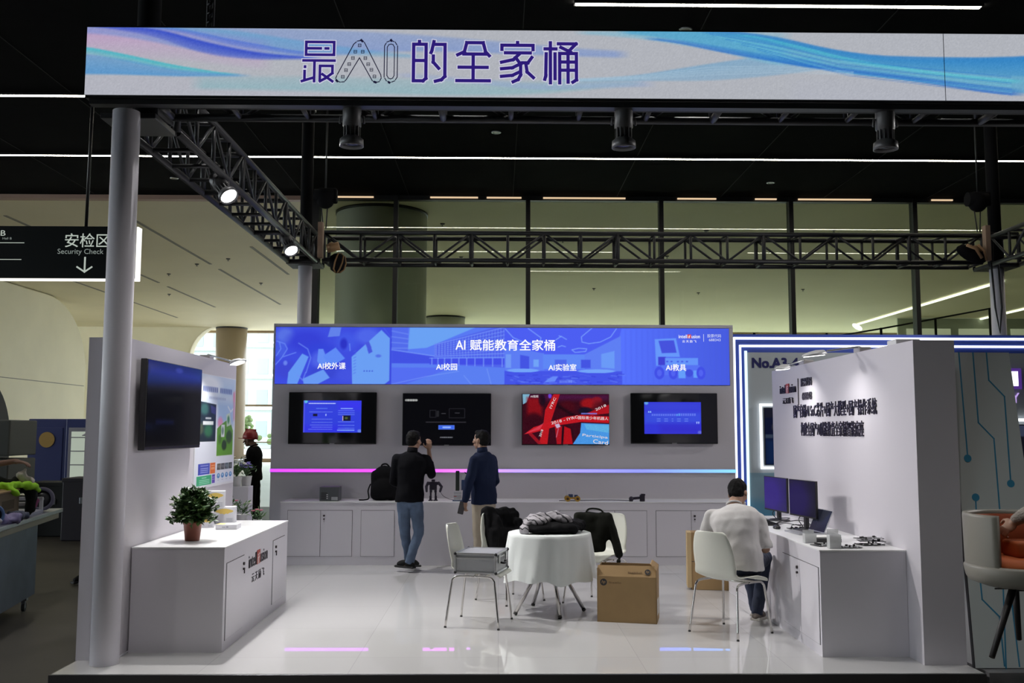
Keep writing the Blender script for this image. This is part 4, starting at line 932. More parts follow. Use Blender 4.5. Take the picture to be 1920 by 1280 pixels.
def make_chair(lab):
    """front of the chair is +Y"""
    o = thing('shell_chair', lab, 'chair', (0, 0, 0), 0, 'white shell chairs in the booth')
    pr = smoothcurve([(.225, .405, .40), (.20, .425, .42), (.10, .432, .44), (-.06, .428, .44), (-.155, .432, .42), (-.205, .47, .40), (-.235, .56, .40), (-.262, .68, .38), (-.285, .79, .31), (-.288, .815, .24)], 4)
    prof = [(p[0], p[1]) for p in pr]; wd = [p[2] for p in pr]
    cu = [((.045*min(1, max(0, (p[1]-.43)/.1))), .03*(1-min(1, max(0, (p[1]-.44)/.1)))*min(1, max(0, (.2-p[0])/.15))) for p in pr]
    shell_grid(prof, wd, cu).build('seat_shell', SHELL, o)
    for sx in (-1, 1):
        for sy in (-1, 1):
            P = smoothcurve([(sx*.235, sy*.225, .0), (sx*.205, sy*.185, .33), (sx*.198, sy*.172, .385), (sx*.19, sy*.13, .408), (sx*.18, 0, .410)], 4)
            l = MB().tube(P, .0095, 10).build('leg', CHROME, o)
            MB().cyl((sx*.235, sy*.225, 0), (sx*.2345, sy*.2245, .010), .0108).build('rubber_foot', FOOT, l)
    MB().tube([(-.18, 0, .41), (.18, 0, .41)], .009).tube([(-.185, .1, .409), (.185, .1, .409)], .007).build('seat_bracket', CHROME, o)
    return o
ch = make_chair('white shell chair in front of the table, metal case on its seat')
def face(o, x, y, ang):  # ang = heading of the chair front, degrees from +X
    o.location = (x, y, 0); o.rotation_euler = (0, 0, math.radians(ang-90))
face(ch, -.16, 8.17, -14)
c2 = dup(ch, (.11, 9.26, 0), math.radians(-50-90), 'white shell chair behind the table at the left with a black jacket over its back')
c3 = dup(ch, (.93, 9.12, 0), math.radians(-132-90), 'white shell chair behind the table at the right with a black bag hung over it')
c4 = dup(ch, (1.86, 7.80, 0), math.radians(40-90), 'white shell chair with the man in the white T-shirt sitting on it')

# table with cloth
TX, TY, TZ = .455, 8.66, .70
tb = thing('round_table', 'small round table on splayed chrome legs under a white cloth', 'table', (TX, TY, 0))
MB().lathe([(.36, TZ-.03), (.365, TZ-.02), (.36, TZ-.006)], (TX, TY, 0), 40).build('tabletop', WALLB, tb)
for k, (fx, fy) in enumerate(((.147, 8.52), (.528, 8.353), (.765, 8.70), (.32, 8.97), (.56, 9.03))):
    f = Vector((fx, fy, .012)); tp = Vector((TX-(fx-TX)*.12, TY-(fy-TY)*.12, .62))
    l = MB().cyl(f, tp, .0165, n=14).build('leg', CHROME, tb); dd = (tp-f).normalized(); MB().cyl(f-dd*.006, f+dd*.012, .0178, n=14).build('rubber_foot', FOOT, l)
MB().cyl((TX, TY, .4), (TX, TY, TZ-.03), .04).build('hub', CHROME, tb)
rings = []
NA = 96
def clothr(a, t):
    return .368+t*(.035+.02*math.sin(a*2+1))+t**.7*(.020*math.sin(a*9+.6)+.012*math.sin(a*14+2+t)+.008*math.sin(a*5))
rings.append([Vector((TX+.20*math.cos(2*PI*k/NA), TY+.20*math.sin(2*PI*k/NA), TZ+.002)) for k in range(NA)])
rings.append([Vector((TX+.355*math.cos(2*PI*k/NA), TY+.355*math.sin(2*PI*k/NA), TZ+.002)) for k in range(NA)])
for j in range(15):
    t = j/14; ring = []
    for k in range(NA):
        a = 2*PI*k/NA; r = clothr(a, t); z = TZ-.002-t*(.395+.012*math.sin(a*4+.4)+.012*math.sin(a*9+1.4))
        ring.append(Vector((TX+r*math.cos(a), TY+r*math.sin(a), z)))
    rings.append(ring)
cl = MB().loft([[Vector((TX+.001*math.cos(2*PI*k/NA), TY+.001*math.sin(2*PI*k/NA), TZ+.002)) for k in range(NA)]]+rings, False).build('tablecloth', CLOTHW)
tag(cl, 'white cloth hanging in folds over the small round table', 'tablecloth')

def soft(name, m, parts, parent=None, voxel=.012, disp=.01, dscale=14, seed=0, smooth=5, lab=None, cat=None):
    """fabric heap: overlapping pieces fused into one surface with creases"""
    mb = MB()
    for q in parts:
        if q[0] == 's': mb.sph(q[1], q[2], 14, q[3] if len(q) > 3 else None)
        elif q[0] == 'c': mb.cap(q[1], q[2], q[3], q[4] if len(q) > 4 else None)
        elif q[0] == 'b': mb.box(q[1], q[2], .01, M=q[3] if len(q) > 3 else None)
    o = mb.build(name, m, parent); solid(o, voxel, smooth, .6, disp, dscale, seed)
    if lab: tag(o, lab, cat)
    return o
BFAB = mat('black_fabric', (.006, .006, .007), .9, spec=.12, bump=.15, bscale=300)
BFAB2 = mat('dark_bag_fabric', (.010, .011, .008), .85, spec=.15, bump=.15, bscale=250)
GFAB = mat('grey_white_fabric', (.30, .29, .31), .85, bump=.1, bscale=200)
# striped jacket material: bands follow the cloth
def stripes():
    m = mat('striped_jacket', (.36, .34, .36), .85); n = m.node_tree; b = n.nodes['Principled BSDF']
    tc = n.nodes.new('ShaderNodeTexCoord'); wv = n.nodes.new('ShaderNodeTexWave'); wv.bands_direction = 'DIAGONAL'; wv.inputs['Scale'].default_value = 7; wv.inputs['Distortion'].default_value = 5; wv.inputs['Detail'].default_value = 1.5; wv.inputs['Detail Scale'].default_value = 2
    r = n.nodes.new('ShaderNodeValToRGB'); r.color_ramp.elements[0].position = .10; r.color_ramp.elements[0].color = (.03, .03, .035, 1); r.color_ramp.elements[1].position = .22; r.color_ramp.elements[1].color = (.40, .38, .41, 1)
    n.links.new(tc.outputs['Object'], wv.inputs['Vector']); n.links.new(wv.outputs['Fac'], r.inputs[0]); n.links.new(r.outputs[0], b.inputs['Base Color']); return m
STJ = stripes()
T0 = TZ+.004
soft('black_coat', BFAB, [('s', (.50, 8.58, T0+.045), (.25, .16, .055)), ('s', (.62, 8.66, T0+.06), (.15, .15, .055)), ('s', (.36, 8.52, T0+.04), (.12, .12, .045)), ('c', (.30, 8.6, T0+.05), (.66, 8.5, T0+.04), .045), ('c', (.55, 8.75, T0+.07), (.75, 8.7, T0+.06), .05)], None, .011, .012, 12, 3, 5, 'black coat heaped on the round table under the striped jacket', 'clothing')
soft('striped_jacket', STJ, [('s', (.33, 8.58, T0+.10), (.12, .12, .05)), ('c', (.22, 8.50, T0+.04), (.32, 8.56, T0+.11), .042, .05), ('c', (.30, 8.6, T0+.13), (.52, 8.62, T0+.145), .042), ('c', (.45, 8.6, T0+.145), (.62, 8.56, T0+.115), .038), ('s', (.50, 8.64, T0+.125), (.13, .1, .035)), ('c', (.24, 8.46, T0+.035), (.26, 8.52, T0+.05), .035)], None, .01, .014, 16, 9, 4, 'grey and white striped jacket crumpled on top of the black coat on the table', 'clothing')
# black jacket over the back of the left rear chair
def chair_pt(c, x, y, z): return (chainmat(c) @ Vector((x, y, z)))
def on_chair(c, pts): return [chair_pt(c, *p) for p in pts]
CM2 = chainmat(c2)
jb = [('b', (-.25, -.295, .60), (.125, -.19, .81), CM2), ('b', (-.25, -.26, .46), (.125, -.11, .66), CM2), ('b', (-.29, -.27, .5), (-.18, -.14, .74), CM2)]
q = on_chair(c2, [(-.24, -.25, .80), (.09, -.25, .815), (-.29, -.24, .5), (-.30, -.24, .66), (-.05, -.14, .50), (-.25, -.17, .50), (.03, -.17, .76), (.08, -.12, .5)])
jb += [('c', q[0], q[1], .045), ('c', q[0], q[3], .045, .05), ('c', q[3], q[2], .05, .045), ('c', q[4], q[6], .045, .035), ('c', q[5], q[0], .045, .035), ('c', q[7], q[6], .035)]
soft('black_jacket', BFAB, jb, None, .012, .022, 11, 5, 5, 'black jacket hung over the back of the left rear chair', 'clothing')
# dark bag over the right rear chair
bgt = thing('shoulder_bag', 'dark soft bag with a top handle and dangling strap on the right rear chair', 'bag', (.86, 8.95, .45))
M3 = Matrix.Translation((.86, 8.98, .69)) @ Matrix.Rotation(math.radians(-12), 4, 'Z') @ Matrix.Rotation(.05, 4, 'Y')
bb = MB().box((-.17, -.05, -.2), (.14, .07, .155), .035, M3, 3).sph(M3 @ Vector((.11, 0, .03)), (.09, .07, .14)).cap(M3 @ Vector((.15, 0, .12)), M3 @ Vector((.27, -.02, -.20)), .05, .04).build('bag_body', BFAB2, bgt); solid(bb, .011, 5, .5, .008, 9, 2)
MB().tube(smoothcurve([M3 @ Vector(p) for p in ((-.06, 0, .14), (-.035, 0, .185), (.03, 0, .195), (.09, 0, .18), (.13, 0, .12))], 5), .009).build('handle', BFAB2, bgt)
MB().tube(smoothcurve([M3 @ Vector(p) for p in ((.255, -.05, -.1), (.275, -.05, -.22), (.265, -.06, -.28), (.285, -.06, -.34))], 5), .011).sph(M3 @ Vector((.27, -.06, -.26)), .02).sph(M3 @ Vector((.285, -.06, -.34)), .018).build('strap', BFAB2, bgt)

# aluminium case on the front chair
CASEM = mat('case_panel', (.42, .43, .45), .4, metal=.3, bump=.1, bscale=500); EDGE = mat('case_edge', (.62, .63, .64), .3, metal=.8)
cs = thing('flight_case', 'silver aluminium case with black corners lying on the front chair', 'case', (-.14, 8.13, .437), math.radians(-14))
def B(lo, hi, nm, m, bev=.002): return MB().box(lo, hi, bev)
CM = Matrix.Translation((-.14, 8.13, .440)) @ Matrix.Rotation(math.radians(-14), 4, 'Z')
cw, cdp, chh = .17, .20, .165
MB().box((-cw+.004, -cdp+.004, .004), (cw-.004, cdp-.004, chh-.004), 0, CM).build('shell', CASEM, cs)
e = MB()
for sx in (-1, 1):
    for sy in (-1, 1): e.box((sx*cw-.009, sy*cdp-.009, 0), (sx*cw+.009-.0, sy*cdp+.009, chh), .002, CM)
for z in (0, chh*.72, chh*.76, chh-.012):
    for sx in (-1, 1): e.box((sx*cw-.006, -cdp, z), (sx*cw+.006, cdp, z+(.014 if z in (0,) or z > .15 else .006)), .001, CM)
    for sy in (-1, 1): e.box((-cw, sy*cdp-.006, z), (cw, sy*cdp+.006, z+(.014 if z in (0,) or z > .15 else .006)), .001, CM)
e.build('edge_trim', EDGE, cs)
for sx in (-1, 1):
    for sy in (-1, 1):
        for z in (.008, chh-.008): MB().sph(CM @ Vector((sx*(cw+.002), sy*(cdp+.002), z)), .014, 10).build('corner_cap', BLK, cs)
for y in (-.12, .12): MB().box((cw+.006, y-.022, chh*.5), (cw+.016, y+.022, chh*.9), .003, CM).build('latch', EDGE, cs)
MB().tube(smoothcurve([CM @ Vector(p) for p in ((cw+.008, -.06, .08), (cw+.035, -.05, .075), (cw+.035, .05, .075), (cw+.008, .06, .08))], 4), .009).build('handle', BLK, cs)

# cardboard boxes
CARD = mat('cardboard', (.36, .235, .11), .85, var=.06, vscale=6); CARDL = mat('cardboard_lit', (.52, .38, .2), .85); PRN = mat('print_dark', (.03, .03, .035), .7); LABW = mat('paper_label', (.7, .7, .68), .7)
bx = thing('computer_box', 'brown cardboard computer box with round printed emblem standing open on the floor', 'box', (1.1, 8.3, 0))
A = Vector((.836, 8.237, 0)); ub = Vector((.974, -.226, 0)); vb = Vector((.226, .974, 0)); WB, DB, HB = .50, .30, .455
def bp(a, d, z): return A+ub*a+vb*d+Z*z
def slabq(pts, n, th, nm, m, par): return MB().loft([pts, [p+Vector(n)*th for p in pts]], True, False).build(nm, m, par)
slabq([bp(0, 0, 0), bp(WB, 0, 0), bp(WB, 0, HB-.075), bp(0, 0, HB-.075)], vb, .006, 'front_panel', CARD, bx)
slabq([bp(0, DB, 0), bp(WB, DB, 0), bp(WB, DB, HB), bp(0, DB, HB)], -vb, .006, 'back_panel', CARD, bx)
slabq([bp(0, 0, 0), bp(0, DB, 0), bp(0, DB, HB), bp(0, 0, HB-.01)], ub, .006, 'side_panel', CARD, bx)
slabq([bp(WB, 0, 0), bp(WB, DB, 0), bp(WB, DB, HB), bp(WB, 0, HB-.02)], -ub, .006, 'side_panel', CARD, bx)
slabq([bp(0, 0, 0), bp(WB, 0, 0), bp(WB, DB, 0), bp(0, DB, 0)], Z, .006, 'bottom_panel', CARD, bx)
slabq([bp(0, 0, HB-.076), bp(WB, 0, HB-.076), bp(WB-.02, .05, HB+.012), bp(.0, .05, HB+.008)], vb, .006, 'flap', CARD, bx)
slabq([bp(WB, .02, HB-.02), bp(WB, DB-.02, HB), bp(WB-.05, DB-.04, HB+.04), bp(WB-.05, .04, HB+.03)], -ub, .005, 'flap', CARD, bx)
def emblem(c, u, v, r, par, m):
    n = Vector(u).cross(Vector(v)); c = Vector(c); u = Vector(u); v = Vector(v); mb = MB()
    mb.cyl(c, c+n*.0012, r, n=28, smooth=False); mb.build('emblem', m, par)
    text('hp', 'emblem_letters', CARD, par, c+n*.0012, (u+v*.0), v+u*.25, r*1.05, r*1.15, .02, .0006, True)
emblem(bp(.055, 0, .33), ub, Z, .029, bx, PRN)
PBR = mat('print_brown', (.20, .12, .055), .8)
def faint(org, v_, W_):
    org = Vector(org); rf = random.Random(8); m = MB(); x = 0
    while x < W_:
        w_ = rf.uniform(.006, .012); h_ = rf.uniform(.010, .018); m.loft([[org+ub*x, org+ub*(x+w_), org+ub*(x+w_)+v_*h_, org+ub*x+v_*h_], [p_-vb*.0006 for p_ in (org+ub*x, org+ub*(x+w_), org+ub*(x+w_)+v_*h_, org+ub*x+v_*h_)]], True, False); x += w_+.004
    m.build('faint_print', PBR, bx)
faint(bp(.1, 0, .32), Z, .10)
tf = (bp(0, .05, HB+.01)-bp(0, 0, HB-.076)).normalized()
emblem(bp(.425, .018, HB-.034)-vb*.001, ub, tf, .024, bx, PRN); faint(bp(.26, .0135, HB-.048)-vb*.001, tf, .11)
slabq([bp(WB, .06, .06), bp(WB, .2, .06), bp(WB, .2, .19), bp(WB, .06, .19)], ub, .0015, 'paper_label', LABW, bx)
b2 = thing('flat_carton', 'tall flat brown carton standing behind the seated man', 'box', (2.05, 9.9, 0))
M2 = Matrix.Translation((2.08, 9.95, 0)) @ Matrix.Rotation(math.radians(-8), 4, 'Z')
MB().box((-.10, -.10, .0), (.36, .1, .575), .004, M2).build('carton_body', CARD, b2); MB().box((-.145, -.11, .02), (-.10, .1, .575), .004, M2).build('lit_side', CARDL, b2)  # paler slab paints the light on the carton's left face
MB().box((-.10, -.102, .28), (.36, -.1, .285), 0, M2).build('seam', PRN, b2)

# ============================================================ THINGS ON THE LEFT COUNTER
LEAFM = mat('plant_leaf', (.05, .12, .032), .45, var=.5, vscale=18); LEAFM2 = mat('plant_leaf_light', (.09, .16, .04), .45, var=.4, vscale=18)
POTM = mat('terracotta_plastic', (.22, .065, .04), .45); SOIL = mat('soil', (.02, .015, .01), .95)
def leaf(b, p, d, L, W_, rng, fold=.3):
    d = d.normalized(); s_ = d.cross(Z); s_ = s_.normalized() if s_.length > .01 else X.copy(); s_ = (s_+Vector((rng.gauss(0, .3), rng.gauss(0, .3), rng.gauss(0, .3)))).normalized(); n = s_.cross(d)
    P = [p]; 
    v0 = b.verts.new(p); l = b.verts.new(p+d*L*.45+s_*W_-n*fold*W_); m_ = b.verts.new(p+d*L*.5+n*0); r = b.verts.new(p+d*L*.45-s_*W_-n*fold*W_); t = b.verts.new(p+d*L+n*-.15*L)
    b.faces.new((v0, l, m_)); b.faces.new((v0, m_, r)); b.faces.new((l, t, m_)); b.faces.new((m_, t, r))
pl = thing('potted_plant', 'bushy green plant in a terracotta pot on the left counter', 'potted plant', (-2.37, 7.5, TH))
px_, py_ = -2.37, 7.53
MB().lathe([(.052, TH), (.055, TH+.003), (.068, TH+.125), (.075, TH+.127), (.076, TH+.15), (.070, TH+.15), (.066, TH+.135)], (px_, py_, 0), 28).build('pot', POTM, pl)
MB().cyl((px_, py_, TH+.125), (px_, py_, TH+.14), .066).build('soil', SOIL, pl)
rg = random.Random(11); sb = MB(); lb = bmesh.new(); lb2 = bmesh.new(); cc = Vector((px_+.01, py_, TH+.262))
for i in range(135):
    a = rg.uniform(0, 2*PI); u_ = rg.uniform(-.75, 1); rad = math.sqrt(max(0, 1-u_*u_)) if u_ > 0 else 1
    tip = cc+Vector((math.cos(a)*.20*rad*rg.uniform(.5, 1), math.sin(a)*.175*rad*rg.uniform(.5, 1), u_*.145))
    base = Vector((px_+rg.uniform(-.03, .03), py_+rg.uniform(-.03, .03), TH+.13)); mid = (base+tip)/2+Vector((0, 0, .03))
    P = smoothcurve([base, mid, tip], 4); sb.tube(P, .0022, 5)
    for k in range(11):
        t = rg.uniform(.4, 1); p = P[min(len(P)-1, int(t*(len(P)-1)))]
        d = (tip-mid).normalized()*.5+Vector((rg.gauss(0, .7), rg.gauss(0, .7), rg.gauss(.1, .5)))
        leaf(lb2 if rg.random() < .25 else lb, p+Vector((rg.gauss(0, .008), rg.gauss(0, .008), rg.gauss(0, .008))), d, rg.uniform(.04, .066), rg.uniform(.014, .022), rg)
sb.build('stems', LEAFM, pl)
q = MB(); q._add(lb); q.build('leaves', LEAFM, pl); q = MB(); q._add(lb2); q.build('leaves', LEAFM2, pl, 'lighter young leaves')
PKG = mat('package_white', (.74, .74, .78), .5); YELP = mat('package_yellow', (.72, .52, .12), .5); GRYP = mat('package_grey', (.35, .36, .42), .6)
def package(lab, loc, size, rz, bold=True):
    o = thing('product_box', lab, 'box', loc, rz); Mx = Matrix.Translation(loc) @ Matrix.Rotation(rz, 4, 'Z'); w_, d_, h_ = size
    MB().box((-w_/2, -d_/2, 0), (w_/2, d_/2, h_), .002, Mx).build('carton', PKG, o)
    if bold:
        m = MB(); 
        pts = [Mx @ Vector((-w_*.42+w_*.84*t, -d_/2-.0008, h_*(.78+.12*math.sin(t*PI)))) for t in [k/10 for k in range(11)]]+[Mx @ Vector((w_*.42-w_*.84*t, -d_/2-.0008, h_*(.72-.18*math.sin(t*PI)*(1 if k % 2 else .7)))) for k, t in enumerate([k/10 for k in range(11)])]
        m.poly(pts); m.build('printed_wave', YELP, o)
        m = MB()
        for j in range(3): m.quad(*[Mx @ Vector((x, -d_/2-.0008, z)) for x, z in ((w_*.1, h_*(.1+j*.09)), (w_*.4, h_*(.1+j*.09)), (w_*.4, h_*(.13+j*.09)), (w_*.1, h_*(.13+j*.09)))])
        m.build('printed_lines', GRYP, o)
    return o
package('white and yellow product box on the left counter, topmost of its stack', (-2.585, 8.86, TH+.148), (.16, .12, .15), math.radians(12))
package('white and yellow product box under another on the left counter, nearest the wall end', (-2.53, 8.98, TH), (.19, .14, .147), math.radians(8))
package('white product box on the left counter, half hidden by the plant', (-2.575, 8.55, TH), (.13, .12, .085), math.radians(20))
fb = thing('flat_box', 'flat white box with small grey mark lying in front of the product boxes', 'box', (-2.33, 8.42, TH))
Mf = Matrix.Translation((-2.345, 8.42, TH)) @ Matrix.Rotation(math.radians(3), 4, 'Z')
MB().box((-.09, -.07, 0), (.09, .1, .042), .002, Mf).build('carton', PKG, fb); MB().box((.0, -.0712, .016), (.018, -.07, .028), 0, Mf).box((-.035, -.0712, .018), (-.005, -.07, .024), 0, Mf).build('printed_mark', GRYP, fb); MB().box((-.088, -.05, .042), (-.02, .06, .0427), 0, Mf).build('printed_wave', YELP, fb)

# ============================================================ THINGS ON THE BACK COUNTER
def at(o): return o
bxg = thing('mini_computer', 'small dark grey metal box with ports on the left end of the back counter', 'computer', (-2.03, 11.75, TH))
Mg = Matrix.Translation((-2.04, 11.76, TH))
MB().box((-.125, -.08, .004), (.105, .14, .17), .004, Mg).build('case', mat('box_slate', (.075, .085, .09), .4, metal=.3), bxg)
m = MB()
for k in range(4): m.box((-.105, -.0825, .025+k*.022), (-.03, -.08, .038+k*.022), 0, Mg)
m.build('port', BLK, bxg); MB().box((.02, -.0825, .012), (.095, -.08, .052), 0, Mg).build('panel_plate', mat('plate_silver', (.35, .37, .38), .4, metal=.4), bxg)
m = MB()
for k in range(3): m.box((-.04, -.0835, .03+k*.022), (-.022, -.081, .038+k*.022), 0, Mg)
m.build('port_light', EDGE, bxg)
bp_ = thing('backpack', 'large black backpack standing on the back counter left of the man in black', 'backpack', (-1.42, 11.83, TH))
o = MB().box((-.17, -.09, .0), (.17, .1, .36), .06, Matrix.Translation((-1.40, 11.85, TH+.004)), 3).sph((-1.40, 11.85, TH+.30), (.145, .1, .125)).sph((-1.40, 11.78, TH+.15), (.15, .08, .13)).build('bag_body', BFAB, bp_); solid(o, .012, 5, .5, .006, 10, 4)
MB().tube(smoothcurve([(-1.45, 11.85, TH+.40), (-1.43, 11.85, TH+.435), (-1.38, 11.85, TH+.44), (-1.34, 11.85, TH+.40)], 5), .01).build('handle', BFAB, bp_)
MB().tube(smoothcurve([(-1.57, 11.82, TH+.2), (-1.595, 11.80, TH+.12), (-1.585, 11.79, TH+.03), (-1.63, 11.77, TH+.012), (-1.70, 11.77, TH+.01)], 5), .008).build('strap', BFAB, bp_)
# humanoid robot toy
rb = thing('toy_robot', 'small dark humanoid robot standing on the back counter', 'robot', (-.79, 11.78, TH))
RBM = mat('robot_dark', (.022, .018, .032), .35, metal=.3); Mr = Matrix.Translation((-.80, 11.79, TH))
for sx in (-1, 1):
    MB().box((sx*.03-.026, -.035, 0), (sx*.03+.026, .035, .012), .003, Mr).box((sx*.032-.014, -.012, .012), (sx*.032+.014, .014, .06), .003, Mr).box((sx*.030-.011, -.01, .06), (sx*.030+.011, .012, .12), .003, Mr).box((sx*.028-.015, -.014, .10), (sx*.028+.015, .014, .135), .003, Mr).build('leg', RBM, rb)
MB().box((-.045, -.022, .13), (.045, .022, .205), .006, Mr).box((-.06, -.02, .19), (.06, .02, .23), .008, Mr).build('torso', RBM, rb)
MB().box((-.022, -.02, .23), (.022, .02, .258), .006, Mr).build('head', RBM, rb)
MB().cap(Mr @ Vector((.065, 0, .215)), Mr @ Vector((.10, 0, .17)), .018, .016).cap(Mr @ Vector((.10, 0, .17)), Mr @ Vector((.085, -.01, .115)), .018, .014).build('arm', RBM, rb)
MB().cap(Mr @ Vector((-.065, 0, .215)), Mr @ Vector((-.085, 0, .17)), .018, .016).cap(Mr @ Vector((-.085, 0, .17)), Mr @ Vector((-.08, -.01, .115)), .018, .014).build('arm', RBM, rb)
MB().tube(smoothcurve([(-.72, 11.8, TH+.12), (-.68, 11.8, TH+.06), (-.6, 11.79, TH+.02), (-.52, 11.78, TH+.008)], 6), .003).build('cable', RBM, rb)
# teaching kit tower
kt = thing('robotics_kit', 'upright teaching kit of white, blue and yellow blocks on the back counter', 'toy kit', (-.4, 11.72, TH))
KB = mat('kit_blue', (.03, .06, .15), .45); KG = mat('kit_green_black', (.012, .022, .018), .4); KW = mat('kit_white', (.45, .46, .5), .5); KY = mat('kit_yellow', (.45, .26, .03), .45); KR = mat('kit_red', (.4, .08, .05), .5)
x0 = -.53; y0 = 11.70
MB().box((x0-.03, y0, TH), (x0+.19, y0+.1, TH+.012), .002).build('base_board', KB, kt)
MB().box((x0+.005, y0+.02, TH+.125), (x0+.05, y0+.06, TH+.365), .002).build('tower', KG, kt)
m = MB()
for k in range(5): m.box((x0-.015, y0+.0, TH+.012+k*.022), (x0+.075, y0+.07, TH+.028+k*.022), .002)
m.build('plate', KW, kt); MB().box((x0-.016, y0-.002, TH+.055), (x0+.02, y0+.07, TH+.062)).build('plate', KR, kt)
MB().box((x0+.075, y0+.03, TH+.13), (x0+.15, y0+.06, TH+.255), .003).build('panel', KB, kt)
m = MB().box((x0+.075, y0+.03, TH+.26), (x0+.24, y0+.06, TH+.31), .003)
m.box((x0+.12, y0+.02, TH+.215), (x0+.235, y0+.05, TH+.228), .001).box((x0+.215, y0+.02, TH+.205), (x0+.235, y0+.05, TH+.255), .001)
for k in range(2): m.cyl((x0+.15+k*.026, y0+.02, TH+.08), (x0+.15+k*.026, y0+.02, TH+.22), .004)
m.cyl((x0+.058, y0+.04, TH+.13), (x0+.058, y0+.04, TH+.36), .003); m.build('frame', KW, kt)
MB().poly([(x0+.12, y0+.02, TH+.33), (x0+.155, y0+.02, TH+.325), (x0+.11, y0+.02, TH+.36)]).build('flag', KG, kt)
m = MB()
for (a, z, r) in ((.11, .03, .026), (.15, .045, .03), (.12, .085, .022)): m.cyl((x0+a, y0-.02, TH+z), (x0+a, y0+.03, TH+z), r, n=14).cyl((x0+a, y0-.03, TH+z), (x0+a, y0-.02, TH+z), r*.5, n=10)
m.build('gear', KY, kt)
# toy car
cr = thing('toy_car', 'small toy car with yellow wheels on the right part of the back counter', 'toy car', (.87, 11.74, TH))
for x in (.835, .955):
    for y in (11.67, 11.79):
        w_ = MB().cyl((x, y-.012, TH+.034), (x, y+.012, TH+.034), .033, n=22).build('wheel', KY, cr); MB().cyl((x, y-.014, TH+.034), (x, y+.014, TH+.034), .016, n=14).build('hub', mat('hub_dark_red', (.06, .02, .01), .5), w_)
MB().box((.81, 11.69, TH+.03), (.98, 11.77, TH+.05), .003).build('chassis', KY, cr)
MB().box((.85, 11.69, TH+.05), (.90, 11.77, TH+.085), .003).box((.92, 11.7, TH+.05), (.96, 11.76, TH+.078), .003).build('circuit_board', KB, cr); MB().box((.87, 11.695, TH+.085), (.885, 11.7, TH+.095)).tube([(.83, 11.73, TH+.05), (.815, 11.73, TH+.17)], .002).build('antenna', KW, cr)
tag(MB().tube(smoothcurve([(.74, 11.78, TH+.004), (.80, 11.83, TH+.004), (1.1, 11.86, TH+.004), (1.35, 11.84, TH+.008), (1.5, 11.86, TH+.004), (1.6, 11.82, TH+.004)], 6), .0035).build('cable', BLK), 'thin dark cable running along the back counter behind the toy car', 'cable')
hd_ = thing('handheld_mount', 'small black dumbbell-shaped device lying at the right of the back counter', 'device', (1.70, 11.74, TH))
MB().cyl((1.615, 11.72, TH+.034), (1.74, 11.72, TH+.045), .016).build('handle', RBM, hd_)
MB().sph((1.612, 11.72, TH+.031), (.03, .028, .03)).box((1.585, 11.70, TH), (1.63, 11.74, TH+.02), .004).build('end_knob', RBM, hd_)
MB().box((1.715, 11.69, TH), (1.775, 11.75, TH+.08), .008).box((1.73, 11.69, TH+.07), (1.78, 11.75, TH+.092), .005).build('end_block', RBM, hd_)

# ============================================================ THINGS ON THE RIGHT COUNTER
MSC = emis('x', (0, 0, 0), 0)
def monitor(lab, a, b_, z0, z1, c0, c1):
    """a = far lower corner, b_ = near lower corner of a screen that faces the room"""
    a = Vector((*a, 0)); b_ = Vector((*b_, 0)); u = (b_-a).normalized(); n = Vector((u.y, -u.x, 0));
    if n.x > 0: n = -n
    W_ = (b_-a).length; o = thing('monitor', lab, 'monitor', ((a+b_)/2+Z*TH)); mid = (a+b_)/2
    def P(x, d, z): return a+u*x+n*d+Z*z
    MB().loft([[P(0, 0, z0), P(W_, 0, z0), P(W_, 0, z1), P(0, 0, z1)], [P(0, -.02, z0), P(W_, -.02, z0), P(W_, -.02, z1), P(0, -.02, z1)]], True, False).build('bezel', BLK, o)
    p = Paint(0, 0, 54, 33, 40, 28, c1); p.blob(16, 18, 36, 24, c0, .9); p.put('screen', SCR2, o, P(.006, .001, z0+.014), u, Z, W_-.012, z1-z0-.02)
    MB().loft([[P(W_/2-.02, -.02, TH+.01), P(W_/2+.02, -.02, TH+.01), P(W_/2+.02, -.05, TH+.01), P(W_/2-.02, -.05, TH+.01)], [P(W_/2-.02, -.02, z0+.14), P(W_/2+.02, -.02, z0+.14), P(W_/2+.02, -.05, z0+.14), P(W_/2-.02, -.05, z0+.14)]], True, False).build('stand_neck', BLK, o)
    c = P(W_/2, -.03, 0); MB().lathe([(.105, TH), (.105, TH+.008), (.03, TH+.014)], (c.x, c.y, 0), 28).build('stand_foot', BLK, o)
    MB().tube(smoothcurve([P(W_/2-.05, -.022, z0+.02), P(W_/2-.07, .0, z0-.03), P(W_/2-.03, -.03, TH+.006)], 5), .004).build('cable', BLK, o)
    return o
monitor('computer monitor on the right counter, farther from the camera, showing dim violet', (2.625, 9.50), (2.69, 8.98), .84, 1.165, (48, 32, 118), (36, 28, 88))
monitor('computer monitor on the right counter, nearer to the camera, mostly dark', (2.60, 8.60), (2.685, 8.14), .862, 1.18, (32, 22, 78), (24, 22, 42))
lp = thing('laptop', 'open laptop on the right counter, its screen turned from the wall', 'laptop', (2.55, 8.1, TH))
hx = Vector((2.655, 8.26, TH+.012)); hu = Vector((.12, -.993, 0)).normalized(); hn = Vector((-.993, -.12, 0))
WL = .29
def LP(x, d, z): return hx+hu*x+hn*d+Z*z
MB().loft([[LP(0, 0, -.011), LP(WL, 0, -.011), LP(WL, .215, -.011), LP(0, .215, -.011)], [LP(0, 0, .002), LP(WL, 0, .002), LP(WL, .215, .002), LP(0, .215, .002)]], True, False).build('base', mat('laptop_silver', (.45, .46, .48), .35, metal=.6), lp)
